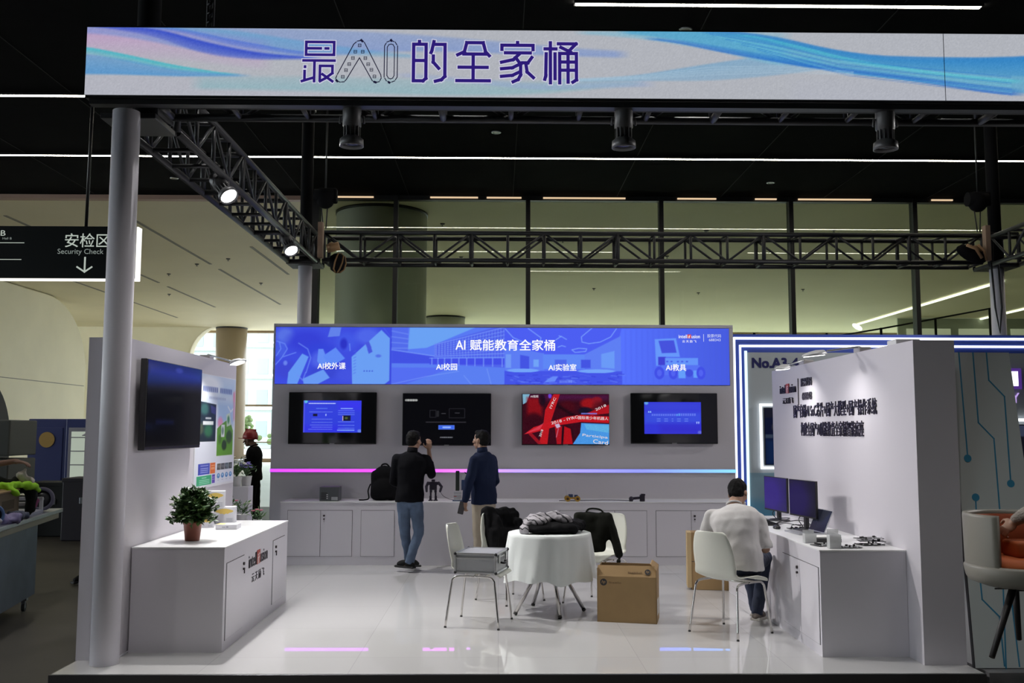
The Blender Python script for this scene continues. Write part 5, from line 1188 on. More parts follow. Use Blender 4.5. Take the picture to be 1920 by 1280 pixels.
MB().loft([[LP(.015, .02, .002), LP(WL-.015, .02, .002), LP(WL-.015, .125, .002), LP(.015, .125, .002)], [LP(.015, .02, .004), LP(WL-.015, .02, .004), LP(WL-.015, .125, .004), LP(.015, .125, .004)]], True, False).build('keyboard', BLK, lp)
up = (Z*.90-hn*.42).normalized()
def LS(x, h, d): return LP(x, 0, 0)+up*h+up.cross(hu)*-d
ll = MB().loft([[LS(0, 0, 0), LS(WL, 0, 0), LS(WL, .20, 0), LS(0, .20, 0)], [LS(0, 0, -.006), LS(WL, 0, -.006), LS(WL, .20, -.006), LS(0, .20, -.006)]], True, False).build('lid', MATS['laptop_silver'], lp)
nn_ = hn if True else 0
sgn = 1 if (LS(0, 0, .002)-LS(0, 0, 0)).dot(hn) > 0 else -1
MB().loft([[LS(.005, .008, sgn*.0004), LS(WL-.005, .008, sgn*.0004), LS(WL-.005, .195, sgn*.0004), LS(.005, .195, sgn*.0004)], [LS(.005, .008, sgn*.002), LS(WL-.005, .008, sgn*.002), LS(WL-.005, .195, sgn*.002), LS(.005, .195, sgn*.002)]], True, False).build('screen', mat('laptop_screen', (.02, .022, .03), .2, spec=.15, em=C(30, 32, 46), es=.5), lp)
ms = thing('computer_mouse', 'black computer mouse on the right counter beside the laptop', 'mouse', (2.44, 8.46, TH))
MB().sph((2.44, 8.46, TH+.012), (.032, .055, .022), 14).build('shell', BLK, ms); MB().box((2.436, 8.42, TH+.03), (2.444, 8.44, TH+.037), .002).build('wheel', FOOT, ms)
kb = thing('keyboard', 'flat dark keyboard lying in front of the farther monitor', 'keyboard', (2.48, 8.95, TH))
MB().box((2.40, 8.72, TH), (2.54, 9.13, TH+.014), .003).build('base', BLK, kb)
m = MB()
for i in range(5):
    for j in range(14): m.box((2.408+i*.026, 8.73+j*.0283, TH+.014), (2.429+i*.026, 8.753+j*.0283, TH+.019), .001)
m.build('keys', BLKM, kb)
PCB = mat('circuit_green', (.03, .06, .03), .4); PCBD = mat('circuit_dark', (.03, .03, .032), .4)
rg = random.Random(5)
def board(lab, x, y, w_, d_, rz, m1=PCBD, z=TH, n=14, group=None):
    o = thing('circuit_board', lab, 'circuit board', (x, y, z), rz, group); Mx = Matrix.Translation((x, y, z)) @ Matrix.Rotation(rz, 4, 'Z')
    MB().box((-w_/2, -d_/2, .004), (w_/2, d_/2, .007), 0, Mx).build('board', m1, o)
    c = MB()
    for i in range(n):
        a, b2_ = rg.uniform(-.42, .36)*w_, rg.uniform(-.42, .36)*d_; c.box((a, b2_, .007), (a+rg.uniform(.006, .02), b2_+rg.uniform(.006, .02), .007+rg.uniform(.004, .014)), 0, Mx)
    c.build('chips', BLK, o)
    c = MB()
    for i in range(5): a = rg.uniform(-.42, .36)*w_; c.box((a, -d_/2, .007), (a+.012, -d_/2+.014, .016), 0, Mx)
    for sx in (-1, 1):
        for sy in (-1, 1): c.cyl(Mx @ Vector((sx*w_*.46, sy*d_*.46, 0)), Mx @ Vector((sx*w_*.46, sy*d_*.46, .012)), .003, n=6)
    c.build('connectors', EDGE, o); return o
board('circuit board with cables beside the foot of the farther monitor', 2.50, 9.32, .16, .2, .2, PCB)
board('open circuit board with silver connectors between laptop and nearer monitor', 2.62, 8.42, .17, .13, .1, PCBD, n=20)
board('flat dark circuit board lying at the near end of the right counter', 2.56, 7.10, .2, .1, .05)
board('circuit board lying between the two clear holders', 2.42, 7.22, .13, .12, .3)
tag(MB().tube(smoothcurve([(2.62, 9.3, TH+.01), (2.72, 9.0, TH+.045), (2.55, 8.85, TH+.01), (2.72, 8.72, TH+.05), (2.75, 8.5, TH+.03), (2.6, 8.5, TH+.03), (2.55, 8.38, TH+.02)], 6), .004).tube(smoothcurve([(2.5, 8.66, TH+.005), (2.56, 8.6, TH+.035), (2.7, 8.62, TH+.01), (2.62, 8.5, TH+.035)], 6), .003).build('cable_tangle', BLK), 'tangle of thin black cables between the two monitors', 'cable')
ddv = thing('stacked_devices', 'low dark device with a pale lid behind the clear holders', 'device', (2.52, 7.5, TH))
MB().box((2.40, 7.42, TH), (2.64, 7.62, TH+.03), .003, ).build('device_body', PCBD, ddv); MB().box((2.45, 7.47, TH+.03), (2.66, 7.64, TH+.036), .002).build('pale_sheet', LABW, ddv)
def acr():
    m = bpy.data.materials.new('clear_acrylic'); m.use_nodes = True; n = m.node_tree; n.nodes.clear()
    o = n.nodes.new('ShaderNodeOutputMaterial'); tr = n.nodes.new('ShaderNodeBsdfTransparent'); gl = n.nodes.new('ShaderNodeBsdfPrincipled'); gl.inputs['Base Color'].default_value = (.75, .77, .77, 1); gl.inputs['Roughness'].default_value = .3
    mx_ = n.nodes.new('ShaderNodeMixShader'); mx_.inputs[0].default_value = .45; n.links.new(tr.outputs[0], mx_.inputs[1]); n.links.new(gl.outputs[0], mx_.inputs[2]); n.links.new(mx_.outputs[0], o.inputs[0]); return m
ACR = acr()
for lab, x, y, w_, h_ in (('clear acrylic holder on the right counter, left of two', 2.385, 7.40, .088, .072), ('clear acrylic holder on the right counter, nearest the counter corner', 2.455, 7.06, .085, .10)):
    o = thing('acrylic_holder', lab, 'holder', (x, y, TH))
    MB().box((x-w_/2, y-.03, TH), (x+w_/2, y-.027, TH+h_)).box((x-w_/2, y+.027, TH), (x+w_/2, y+.03, TH+h_*1.35)).box((x-w_/2, y-.03, TH), (x+w_/2, y+.03, TH+.004)).box((x-w_/2, y-.03, TH), (x-w_/2+.003, y+.03, TH+h_)).box((x+w_/2-.003, y-.03, TH), (x+w_/2, y+.03, TH+h_)).build('clear_walls', ACR, o)
    MB().box((x-w_*.36, y-.02, TH+.004), (x+w_*.36, y+.015, TH+h_*.85)).build('card_stack', LABW, o)
for i, (x, y, z, r) in enumerate(((2.80, 7.28, TH, .2), (2.82, 7.30, TH+.022, -.15), (2.79, 7.27, TH+.044, .35))):
    board(('circuit board in a clear tray by the right wall, lowest of its pile', 'circuit board in a clear tray by the right wall, middle of its pile', 'circuit board in a clear tray by the right wall, topmost of its pile')[i], x, y, .19, .12, r, PCBD, z, 10)
# ============================================================ PEOPLE
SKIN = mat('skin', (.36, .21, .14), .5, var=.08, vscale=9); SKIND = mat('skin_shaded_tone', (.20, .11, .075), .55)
HAIRM = mat('black_hair', (.005, .0045, .0045), .75, spec=.15, bump=.5, bscale=160); EYEW = mat('eye_white', (.7, .68, .65), .3); LIP = mat('lip', (.30, .12, .10), .5)
def V3(*a): return Vector(a)
def ring(c, rv, fv, rx, ry, n=24):
    return [c+rv*rx*math.cos(2*PI*k/n)+fv*ry*math.sin(2*PI*k/n)*(1.0) for k in range(n)]
def hand(mb, wr, d, nrm, curl=.5, s=1.0, thumb=1):
    """palm and five bent fingers; d = pointing direction, nrm = out of the back of the hand"""
    d = Vector(d).normalized(); nrm = Vector(nrm); nrm = (nrm-d*nrm.dot(d)).normalized(); w_ = d.cross(nrm)*thumb
    R = Matrix((w_, d, nrm)).transposed()
    mb.cap(wr, wr+d*.02, .024*s, .026*s); mb.sph(wr+d*.052*s, (.040*s, .050*s, .0165*s), 14, R)
    for k, (off, L) in enumerate(((-.029, .062), (-.010, .074), (.010, .070), (.028, .056))):
        p = wr+d*.088*s+w_*off*s; c1 = curl*1.0; q = p
        for j, seg in enumerate((.45, .32, .23)):
            a = c1*(j+.6)*.75; dd = (d*math.cos(a)-nrm*math.sin(a)).normalized(); q2 = q+dd*L*seg*s
            mb.cap(q, q2, (.0095-.0009*j)*s, (.0088-.0009*j)*s, 8); q = q2
    p = wr+d*.03*s-w_*.034*s; q = p+(d*.55-w_*.75-nrm*.25*curl).normalized()*.035*s; r = q+(d*.9-w_*.15-nrm*.5*curl).normalized()*.03*s
    mb.cap(p, q, .0125*s, .0105*s, 8); mb.cap(q, r, .0105*s, .009*s, 8)
def head(mb, c, fd, up, s=1.0):
    fd = Vector(fd).normalized(); up = Vector(up); up = (up-fd*up.dot(fd)).normalized(); r = fd.cross(up)
    R = Matrix((r, fd, up)).transposed(); P = lambda x, y, z: c+(r*x+fd*y+up*z)*s
    mb.sph(P(0, -.008, .025), (.076*s, .094*s, .090*s), 18, R); mb.sph(P(0, .022, -.045), (.058*s, .062*s, .066*s), 16, R); mb.sph(P(0, .05, -.088), (.028*s, .028*s, .022*s), 10, R)
    mb.cap(P(0, .085, .005), P(0, .105, -.028), .009*s, .015*s, 8); mb.sph(P(0, .086, -.060), (.024*s, .012*s, .010*s), 10, R)
    for e in (-1, 1):
        mb.sph(P(e*.078, -.004, -.012), (.010*s, .020*s, .032*s), 10, R); mb.sph(P(e*.045, .055, -.02), (.024*s, .024*s, .024*s), 10, R)
    return P, R
def person(lab, Jn, skin=None, shirt=None, trousers=None, shoe=None, hair=True, sleeve='long', s=1.0, hem=None, shirt_name='shirt', fatten=1.0, hairlen=0, voxel=.0085, collar=True):
    J = {k: (Vector(v) if hasattr(v, '__len__') else v) for k, v in Jn.items()}
    skin = skin or SKIN
    pv, nk, hc = J['pelvis'], J['neck'], J['head']; base = Vector((pv.x, pv.y, J.get('ground', 0)))
    o = thing('person', lab, 'person', base)
    tf = J['tface'].normalized(); axis = (nk-pv).normalized(); rv = tf.cross(axis).normalized(); fv = axis.cross(rv).normalized()
    pf = J.get('pface', tf).normalized(); prv = pf.cross(Z).normalized(); L = (nk-pv).length
    b = MB(); P, R = head(b, hc, J['hface'], J.get('hup', Z), s)
    b.cap(hc-R.col[2]*.05*s-R.col[1]*.02*s, nk+axis*.01, .052*s, .058*s)
    def torso(mb, k, e, lo=-.02, hi=1.0, bend=J.get('bend', 0)):
        rings = []
        for t, rx, ry in ((lo, .155, .105), (.12, .155, .11), (.3, .140, .10), (.5, .148, .105), (.68, .170, .115), (.82, .172, .105), (.92, .135, .085), (1.0, .065, .06)):
            if t > hi: break
            c = pv.lerp(nk, t)-fv*bend*math.sin(max(0, t)*PI)
            a = prv.lerp(rv, min(1, max(0, t*1.6))).normalized(); f_ = pf.lerp(fv, min(1, max(0, t*1.6))).normalized()
            rings.append(ring(c, a, f_, (rx*k+e)*s, (ry*k+e)*s))
        mb.loft(rings)
    torso(b, .9*fatten, 0)
    arms = {}
    for sd in ('L', 'R'):
        S0, E, W_ = J['sh'+sd], J['el'+sd], J['wr'+sd]; arms[sd] = (S0, E, W_)
        b.cap(S0, E, .046*s, .038*s); b.cap(E, W_, .038*s, .025*s); b.cap(nk-axis*.07*s, S0, .05*s, .048*s)
        hd_ = J.get('hd'+sd, W_-E); hn_ = J.get('hn'+sd, rv*(1 if sd == 'R' else -1)); hand(b, W_, hd_, hn_, J.get('curl'+sd, .6), s, 1 if sd == 'R' else -1)
    for sd in ('L', 'R'):
        H, K, A = J['hip'+sd], J['kn'+sd], J['an'+sd]; b.cap(H, K, .068*s, .048*s); b.cap(K, A, .046*s, .032*s); b.sph(A, .034*s)
        T = J['toe'+sd]; b.cap(A-Z*.02*s, A.lerp(T, .8)-Z*.02*s, .03*s, .026*s)
    body = b.build('body', skin, o); solid(body, .0062, 4, .5)
    # face
    m = MB()
    for e in (-1, 1): m.sph(P(e*.032, .073, .004), .0125*s, 10)
    ey = m.build('eyes', EYEW, o); m = MB()
    for e in (-1, 1): m.sph(P(e*.032, .0815, .004), .006*s, 8)
    m.build('iris', HAIRM, ey)
    m = MB()
    for e in (-1, 1): m.cap(P(e*.018, .088, .024), P(e*.046, .079, .026), .0035*s, None, 6)
    m.build('eyebrows', HAIRM, o); MB().cap(P(-.018, .092, -.062), P(.018, .092, -.062), .0045*s, None, 6).build('mouth', LIP, o)
    if hair:
        m = MB().sph(P(0, -.022, .042), (.084*s, .092*s, .086*s), 18, R).sph(P(0, -.045, -.0), (.074*s, .062*s, .078*s), 16, R).sph(P(0, .03, .088), (.062*s, .05*s, .032*s), 12, R)
        if hairlen: m.sph(P(0, -.05, -.05), (.06*s, .045*s, hairlen*s), 14, R)
        h_ = m.build('hair', HAIRM, o); solid(h_, .007, 3, .5, .007, 38, hc.x)
    # shirt
    if shirt:
        m = MB(); torso(m, 1.0*fatten, .018, lo=J.get('hemlo', -.10))
        for sd in ('L', 'R'):
            S0, E, W_ = arms[sd]; m.cap(nk-axis*.085*s, S0, .062*s, .064*s)
            if sleeve == 'short':
                e2 = S0.lerp(E, .8); m.cap(S0, e2, .064*s, .058*s); dd = (E-S0).normalized(); m.cyl(e2-dd*.02, e2+dd*.045, .060*s, .062*s)
            else:
                m.cap(S0, E, .063*s, .055*s); w2 = E.lerp(W_, .55 if sleeve == 'mid' and sd == 'R' else .97); w2 = E.lerp(W_, J['cuff'+sd]) if 'cuff'+sd in J else w2; m.cap(E, w2, .055*s, .040*s)
        m2 = m.build(shirt_name, shirt, o); solid(m2, voxel, 5, .5, .010, 9, hc.x*3)
        if collar == 'high':
            MB().cyl(nk-axis*.03, nk+axis*.055*s+fv*.01, .068*s, .060*s, 24).build('collar', shirt, m2)
        elif collar: MB().tube([nk+axis*.012*s+rv*.064*s*math.cos(a)+fv*.06*s*math.sin(a)-axis*.018*math.sin(a) for a in [k*2*PI/20 for k in range(20)]], .009*s, 8, True).build('collar', shirt, m2)
    if trousers:
        m = MB(); c0 = pv.lerp(nk, .12)
        m.loft([ring(c0, prv, pf, .140*s*fatten, .10*s*fatten), ring(pv, prv, pf, .153*s*fatten, .108*s*fatten), ring(pv-Z*.05*s, prv, pf, .158*s*fatten, .112*s*fatten)])
        for sd in ('L', 'R'):
            H, K, A = J['hip'+sd], J['kn'+sd], J['an'+sd]; m.cap(pv-Z*.03, H, .085*s); m.cap(H, K, .085*s, .066*s); m.cap(K, A.lerp(K, .04), .064*s, .052*s); dd = (A-K).normalized(); m.cyl(A-dd*.06, A+dd*.02, .055*s, .057*s)
        m2 = m.build('trousers', trousers, o); solid(m2, voxel, 4, .5, .008, 11, hc.x*5)
    if shoe:
        for sd in ('L', 'R'):
            A, T = J['an'+sd], J['toe'+sd]; A2 = Vector((A.x, A.y, A.z)); dd = (T-A2); dd = dd.normalized(); heel = A2-dd*.045*s-Z*.045*s; n = dd.cross(Z).normalized(); upv = n.cross(dd).normalized()
            RR = Matrix((n, dd, upv)).transposed()
            m = MB().sph(A2-Z*.02*s, (.043*s, .055*s, .048*s), 12, RR).sph(A2.lerp(T, .55)+Z*.0, (.046*s, .09*s, .038*s), 14, RR).sph(T-dd*.035, (.044*s, .05*s, .028*s), 12, RR).sph(heel, (.038*s, .035*s, .035*s), 12, RR)
            sh = m.build('shoe', shoe[0], o); solid(sh, .007, 4, .5)
            c = heel.lerp(T, .5); c = c+(-Z)*.005
            lo_ = min(heel.z, T.z)
            ln = (T-heel).length/2+.028*s; so = MB().box((-.045*s, -ln, -.014*s), (.045*s, ln, .012*s), .010)
            q = (T-heel).normalized(); n2 = q.cross(Z).normalized(); MM = Matrix.Translation((heel+T)/2-Z*.022*s) @ Matrix((n2, q, n2.cross(q))).transposed().to_4x4(); so.bm.transform(MM)
            so.build('sole', shoe[1], sh)
    return o
SWB = mat('sweater_black', (.006, .006, .008), .95, spec=.1, bump=.2, bscale=350); JEAN = mat('jeans_blue', (.085, .125, .20), .85, var=.25, vscale=7, bump=.15, bscale=300)
NAVY = mat('jacket_navy', (.009, .015, .042), .85, spec=.15, bump=.15, bscale=300); KHAKI = mat('trousers_khaki', (.36, .31, .24), .85, var=.06, vscale=8)
TEE = mat('tshirt_white', (.54, .525, .52), .85, bump=.12, bscale=120); DEN = mat('jeans_dark', (.018, .026, .055), .85, var=.3, vscale=8)
SHB = mat('shoe_black', (.007, .007, .007), .7, spec=.2); SHG = mat('shoe_grey_brown', (.16, .13, .11), .7, var=.5, vscale=30); SOLB = mat('sole_black', (.012, .012, .012), .7); SOLW = mat('sole_light', (.5, .47, .42), .6)
Y1 = 11.12
person('standing man in black sweater and blue jeans, one hand raised beside his face', dict(pelvis=(-1.025, Y1, .82), neck=(-1.00, Y1-.01, 1.355), head=(-.985, Y1+.03, 1.485), hface=(.5, .85, -.05), tface=(.12, 1, 0),
    shL=(-1.175, Y1, 1.275), elL=(-1.22, Y1+.04, 1.02), wrL=(-1.12, Y1+.25, .93), shR=(-.84, Y1, 1.27), elR=(-.775, Y1-.02, 1.10), wrR=(-.815, Y1+.07, 1.375), hdR=(.02, .1, 1), hnR=(.4, -.8, 0), curlR=.7, cuffR=.45,
    hipL=(-1.095, Y1, .76), knL=(-1.075, Y1+.04, .42), anL=(-1.03, Y1+.12, .105), toeL=(-.95, Y1+.27, .05),
    hipR=(-.945, Y1, .76), knR=(-.915, Y1-.03, .44), anR=(-1.015, Y1-.06, .115), toeR=(-1.15, Y1+.01, .085), hemlo=-.06), shirt=SWB, trousers=JEAN, shoe=(SHB, SOLB), sleeve='mid', s=.96, shirt_name='sweater', collar='high')
Y2 = 10.95
person('standing man in navy jacket and khaki trousers holding a dark phone low', dict(pelvis=(-.165, Y2, .82), neck=(-.185, Y2, 1.36), head=(-.205, Y2+.02, 1.495), hface=(-.85, .5, .05), tface=(-.62, .78, 0),
    shL=(-.275, Y2-.10, 1.27), elL=(-.335, Y2-.16, 1.02), wrL=(-.375, Y2-.14, .83), hdL=(-.1, .05, -1), hnL=(-.6, -.8, 0), shR=(-.075, Y2+.10, 1.28), elR=(-.04, Y2+.12, 1.03), wrR=(-.12, Y2+.3, .92), curlL=.9,
    hipL=(-.225, Y2-.04, .76), knL=(-.225, Y2-.04, .42), anL=(-.225, Y2-.03, .09), toeL=(-.36, Y2+.10, .05),
    hipR=(-.11, Y2+.05, .76), knR=(-.10, Y2+.05, .42), anR=(-.10, Y2+.06, .09), toeR=(-.22, Y2+.2, .05), hemlo=-.08), shirt=NAVY, trousers=KHAKI, shoe=(SHB, SOLB), s=.96, shirt_name='jacket', collar='high')
ph = thing('mobile_phone', 'dark phone held low in the hand of the man in the navy jacket', 'phone', (-.415, Y2-.16, .72))
Mp = Matrix.Translation((-.415, Y2-.155, .745)) @ Matrix.Rotation(.5, 4, 'Z') @ Matrix.Rotation(.25, 4, 'Y')
MB().rbox((-.035, -.004, -.07), (.035, .004, .07), .008, 1, 4, .001, Mp).build('body', BLK, ph); MB().box((-.031, -.0052, -.065), (.031, -.004, .065), 0, Mp).build('screen', BLKG, ph)
person('man in a white T-shirt and dark jeans sitting with bent head at the right counter', dict(pelvis=(1.965, 7.84, .545), neck=(1.955, 7.99, .985), head=(2.005, 8.06, 1.085), hface=(.50, .72, -.50), hup=(.15, .45, .9), tface=(.40, .92, .0), pface=(.6, .8, 0), bend=.055,
    shL=(1.765, 8.03, .895), elL=(1.70, 8.10, .66), wrL=(1.90, 8.30, .66), shR=(2.125, 7.87, .885), elR=(2.165, 7.83, .655), wrR=(2.06, 8.10, .63), curlR=.8, curlL=.8,
    hipL=(1.93, 7.92, .515), knL=(2.12, 8.33, .53), anL=(2.20, 8.30, .10), toeL=(2.27, 8.45, .05), hipR=(2.06, 7.84, .515), knR=(2.235, 8.13, .545), anR=(2.155, 8.10, .105), toeR=(2.235, 8.24, .055), hemlo=-.12),
    shirt=TEE, trousers=DEN, shoe=(SHG, SOLW), sleeve='short', s=.94, fatten=1.18, shirt_name='t_shirt')
Y3 = 16.7; G = -.1
wk = person('worker in dark clothes and red helmet standing beyond the left booth wall', dict(ground=G, pelvis=(-4.22, Y3, .80), neck=(-4.24, Y3, 1.33), head=(-4.33, Y3, 1.44), hface=(-1, .15, -.15), tface=(-1, .1, 0),
    shL=(-4.26, Y3-.16, 1.25), elL=(-4.32, Y3-.2, 1.0), wrL=(-4.50, Y3-.14, .92), shR=(-4.26, Y3+.16, 1.25), elR=(-4.34, Y3+.2, 1.0), wrR=(-4.5, Y3+.14, .95),
    hipL=(-4.22, Y3-.08, .74), knL=(-4.25, Y3-.09, .36), anL=(-4.22, Y3-.09, 0), toeL=(-4.4, Y3-.09, -.05), hipR=(-4.22, Y3+.08, .74), knR=(-4.2, Y3+.09, .36), anR=(-4.18, Y3+.1, 0), toeR=(-4.35, Y3+.1, -.05)),
    skin=SKIND, shirt=BFAB, trousers=BFAB, shoe=(SHB, SOLB), s=1.0, voxel=.012, hair=False, shirt_name='jacket')
REDH = mat('helmet_red', (.30, .02, .025), .35)
hl = thing('safety_helmet', 'red safety helmet on the head of the worker beyond the left wall', 'helmet', (-4.33, Y3, 1.5))
hm = Matrix.Translation((-4.31, Y3, 1.475)) @ Matrix.Rotation(.06, 4, 'Y')
MB().lathe([(.128, -.02), (.132, .012), (.126, .05), (.105, .10), (.062, .138), (.002, .152)], (0, 0, 0), 24, M=hm).build('shell', REDH, hl)
MB().lathe([(.124, -.022), (.138, -.024), (.140, -.018), (.126, -.012)], (-.012, 0, 0), 24, M=hm).box((-.19, -.07, -.024), (-.11, .07, -.014), .004, hm).build('brim', REDH, hl); MB().box((-.1, -.012, .10), (.09, .012, .152), .006, hm).build('ridge', REDH, hl)
YA = 9.0
person('person at the left edge reaching an arm over the loaded metal table', dict(ground=G, pelvis=(-5.28, YA, .88), neck=(-5.22, YA, 1.44), head=(-5.2, YA, 1.58), hface=(1, -.2, -.2), tface=(1, -.2, 0), shL=(-5.15, YA+.16, 1.35), elL=(-5.0, YA+.2, 1.1), wrL=(-4.8, YA+.15, 1.08),
    shR=(-5.13, YA-.17, 1.35), elR=(-4.86, YA-.15, 1.24), wrR=(-4.44, YA-.12, 1.315), hdR=(1, 0, -.15), hnR=(0, 0, 1), curlR=.5, hipL=(-5.28, YA+.08, .8), knL=(-5.28, YA+.09, .4), anL=(-5.28, YA+.1, 0), toeL=(-5.1, YA+.1, -.05), hipR=(-5.28, YA-.08, .8), knR=(-5.28, YA-.09, .4), anR=(-5.28, YA-.1, 0), toeR=(-5.1, YA-.1, -.05)),
    skin=SKIND, shirt=BFAB2, trousers=DEN, shoe=(SHB, SOLB), sleeve='short', voxel=.012, shirt_name='t_shirt')
YB = 10.9
person('person in black almost hidden behind the left booth wall beside the metal table', dict(ground=G, pelvis=(-4.48, YB, .80), neck=(-4.50, YB, 1.36), head=(-4.55, YB, 1.50), hface=(-.8, -.5, -.1), tface=(-.6, -.6, 0), shL=(-4.620, YB+.12, 1.27), elL=(-4.64, YB+.12, 1.0), wrL=(-4.60, YB+.02, .80),
    shR=(-4.400, YB-.14, 1.27), elR=(-4.480, YB-.22, 1.0), wrR=(-4.50, YB-.22, .80), hipL=(-4.540, YB+.06, .74), knL=(-4.580, YB+.02, .34), anL=(-4.560, YB+.04, 0), toeL=(-4.680, YB-.1, -.05), hipR=(-4.420, YB-.06, .74), knR=(-4.440, YB-.12, .36), anR=(-4.420, YB-.08, 0), toeR=(-4.560, YB-.2, -.05)),
    skin=SKIND, shirt=BFAB, trousers=BFAB, shoe=(SHB, SOLB), voxel=.012, shirt_name='jacket')
tag(MB().lathe([(.10, 0), (.155, -.02), (.157, -.012), (.105, .02), (.09, .07), (.04, .09), (.002, .092)], (-4.54, YB, 1.555), 24).build('sun_hat', mat('hat_grey', (.35, .34, .36), .8)), 'grey hat on the person in black behind the left wall', 'hat')
FUR = mat('fleece_beige', (.30, .27, .24), .95, bump=1.0, bscale=90)
YC = 5.88
person('person in a fuzzy beige coat at the right edge, carrying the orange chair', dict(ground=G, pelvis=(3.72, YC, .88), neck=(3.70, YC, 1.44), head=(3.68, YC, 1.58), hface=(-.2, .97, -.1), tface=(-.3, .95, 0), shL=(3.52, YC-.06, 1.34), elL=(3.34, YC-.06, 1.19), wrL=(3.17, YC+.0, 1.06), hdL=(-.6, .3, -.6), hnL=(-.3, -.6, .6), curlL=1.2,
    shR=(3.90, YC+.02, 1.34), elR=(3.95, YC+.1, 1.08), wrR=(3.72, YC+.3, .95), hipL=(3.64, YC, .8), knL=(3.64, YC+.05, .4), anL=(3.64, YC-.05, 0), toeL=(3.6, YC+.12, -.05), hipR=(3.8, YC, .8), knR=(3.8, YC-.05, .4), anR=(3.8, YC-.2, 0), toeR=(3.78, YC-.03, -.05)),
    shirt=FUR, trousers=DEN, shoe=(SHG, SOLW), voxel=.012, shirt_name='coat')
# ============================================================ FLOWERS BEYOND THE LEFT WALL
def plinth(lab, x0, y0, x1, y1, h):
    o = thing('flower_stand', lab, 'stand', ((x0+x1)/2, (y0+y1)/2, 0)); MB().box((x0, y0, .02), (x1, y1, h), .004).build('body', WALLB, o); MB().box((x0+.01, y0+.01, 0), (x1-.01, y1-.01, .02)).build('kick', GAP, o)
plinth('low white stand for flower pots just beyond the far end of the left booth wall', -2.92, 10.2, -2.45, 10.55, .60)
plinth('tall narrow white stand with purple flowers beyond the left booth wall', -2.98, 10.75, -2.78, 10.95, .98)
FW = mat('flower_white', (.6, .6, .5), .6); FP = mat('flower_purple', (.22, .18, .5), .6); FK = mat('flower_pink', (.55, .12, .2), .6); PW = mat('pot_white', (.62, .62, .62), .4); FR = mat('planter_dark_red', (.10, .012, .015), .5)
def flowers(lab, x, y, z, r, h, fm, nf=12, nl=60, seed=1, potr=.06, poth=.11):
    o = thing('flower_pot', lab, 'potted flowers', (x, y, z)); rg = random.Random(seed)
    MB().lathe([(potr*.75, z), (potr*.8, z+.003), (potr, z+poth-.006), (potr*1.06, z+poth), (potr*.9, z+poth), (potr*.9, z+poth-.02)], (x, y, 0), 24).build('pot', PW, o)
    b = bmesh.new(); st = MB(); fl = MB()
    for i in range(nl):
        d = Vector((rg.gauss(0, .6), rg.gauss(0, .6), rg.uniform(.3, 1.2))).normalized(); p = Vector((x, y, z+poth-.01)); leaf(b, p+d*rg.uniform(.1, .8)*h, d+Vector((rg.gauss(0, .4), rg.gauss(0, .4), 0)), rg.uniform(.04, .08), rg.uniform(.008, .016), rg)
    for i in range(nf):
        d = Vector((rg.gauss(0, .5), rg.gauss(0, .5), 1)).normalized(); p = Vector((x, y, z+poth-.01)); q = p+d*h*rg.uniform(.75, 1.05); st.tube([p, (p+q)/2+Vector((0, 0, .01)), q], .002, 5)
        for k in range(6):
            a = k*PI/3; fl.sph(q+Vector((math.cos(a)*.012, math.sin(a)*.012, .003)), (.011, .011, .005), 6)
        fl.sph(q, .007, 6)
    m = MB(); m._add(b); m.build('leaves', LEAFM, o); st.build('stems', LEAFM, o); fl.build('blossoms', fm, o)
flowers('white pot of white blossoms on the tall stand by the worker in the red helmet', -2.93, 10.80, .98, .1, .24, FW, 16, 40, 2)
flowers('white pot of purple blossoms on the tall stand by the worker in the red helmet', -2.84, 10.88, .98, .1, .17, FP, 18, 40, 3)
flowers('white pot of pink flowers on the low stand, nearest the left wall end', -2.86, 10.3, .60, .12, .22, FK, 5, 90, 4)
flowers('white pot of green leaves on the low stand, right of the pink flowers', -2.74, 10.36, .60, .12, .16, FW, 3, 60, 5)
flowers('small white pot with spiky leaves at the right end of the low stand', -2.56, 10.3, .60, .12, .12, FK, 3, 40, 6, .045, .06)
tag(MB().box((-5.0, 15.9, -.1), (-4.3, 16.2, .38), .01).build('planter', FR), 'dark red planter box on the floor at the worker\'s feet', 'planter')
fp2 = MB(); rgx = random.Random(9); b = bmesh.new()
for i in range(60): leaf(b, Vector((rgx.uniform(-4.95, -4.3), rgx.uniform(15.92, 16.15), .37)), Vector((rgx.gauss(0, .5), rgx.gauss(0, .5), 1)), rgx.uniform(.1, .2), .02, rgx)
fp2._add(b); tag(fp2.build('planter_leaves', LEAFM), 'spiky green leaves growing in the dark red planter', 'plant', kind='stuff')

# ============================================================ LEFT BACKGROUND
# hanging wayfinding sign
sgn_ = thing('hanging_sign', 'black hanging sign reading Security Check with a white arrow, behind the pole at the left', 'sign', (-6.7, 13, 4.0))
SX1, SZ0, SZ1 = -4.995, 3.665, 4.388
MB().box((-8.8, 13.0, SZ0), (SX1, 13.16, SZ1)).build('panel', mat('sign_black', (.010, .013, .014), .35), sgn_)
EL = emis('sign_edge_light', (1, .97, .9), 1.3)
MB().box((SX1, 13.01, SZ0-.012), (SX1+.022, 13.15, SZ1), .002).box((-8.8, 13.01, SZ0-.018), (SX1+.02, 13.15, SZ0), .002).build('light_edge', EL, sgn_)
SW_ = emis('sign_white', C(185, 195, 185), .9); SG_ = emis('sign_grey', C(140, 150, 145), .8)
def sp(px, py): return Vector((-4.989+(px-257)*.00728, 12.999, 4.393-(py-424)*.00741))
def st_(s, x0, y0, x1, y1, m, b_=0): a = sp(x0, y1); c = sp(x1, y0); text(s, 'lettering', m, sgn_, a, X, Z, c.x-a.x, c.z-a.z, b_, .001)
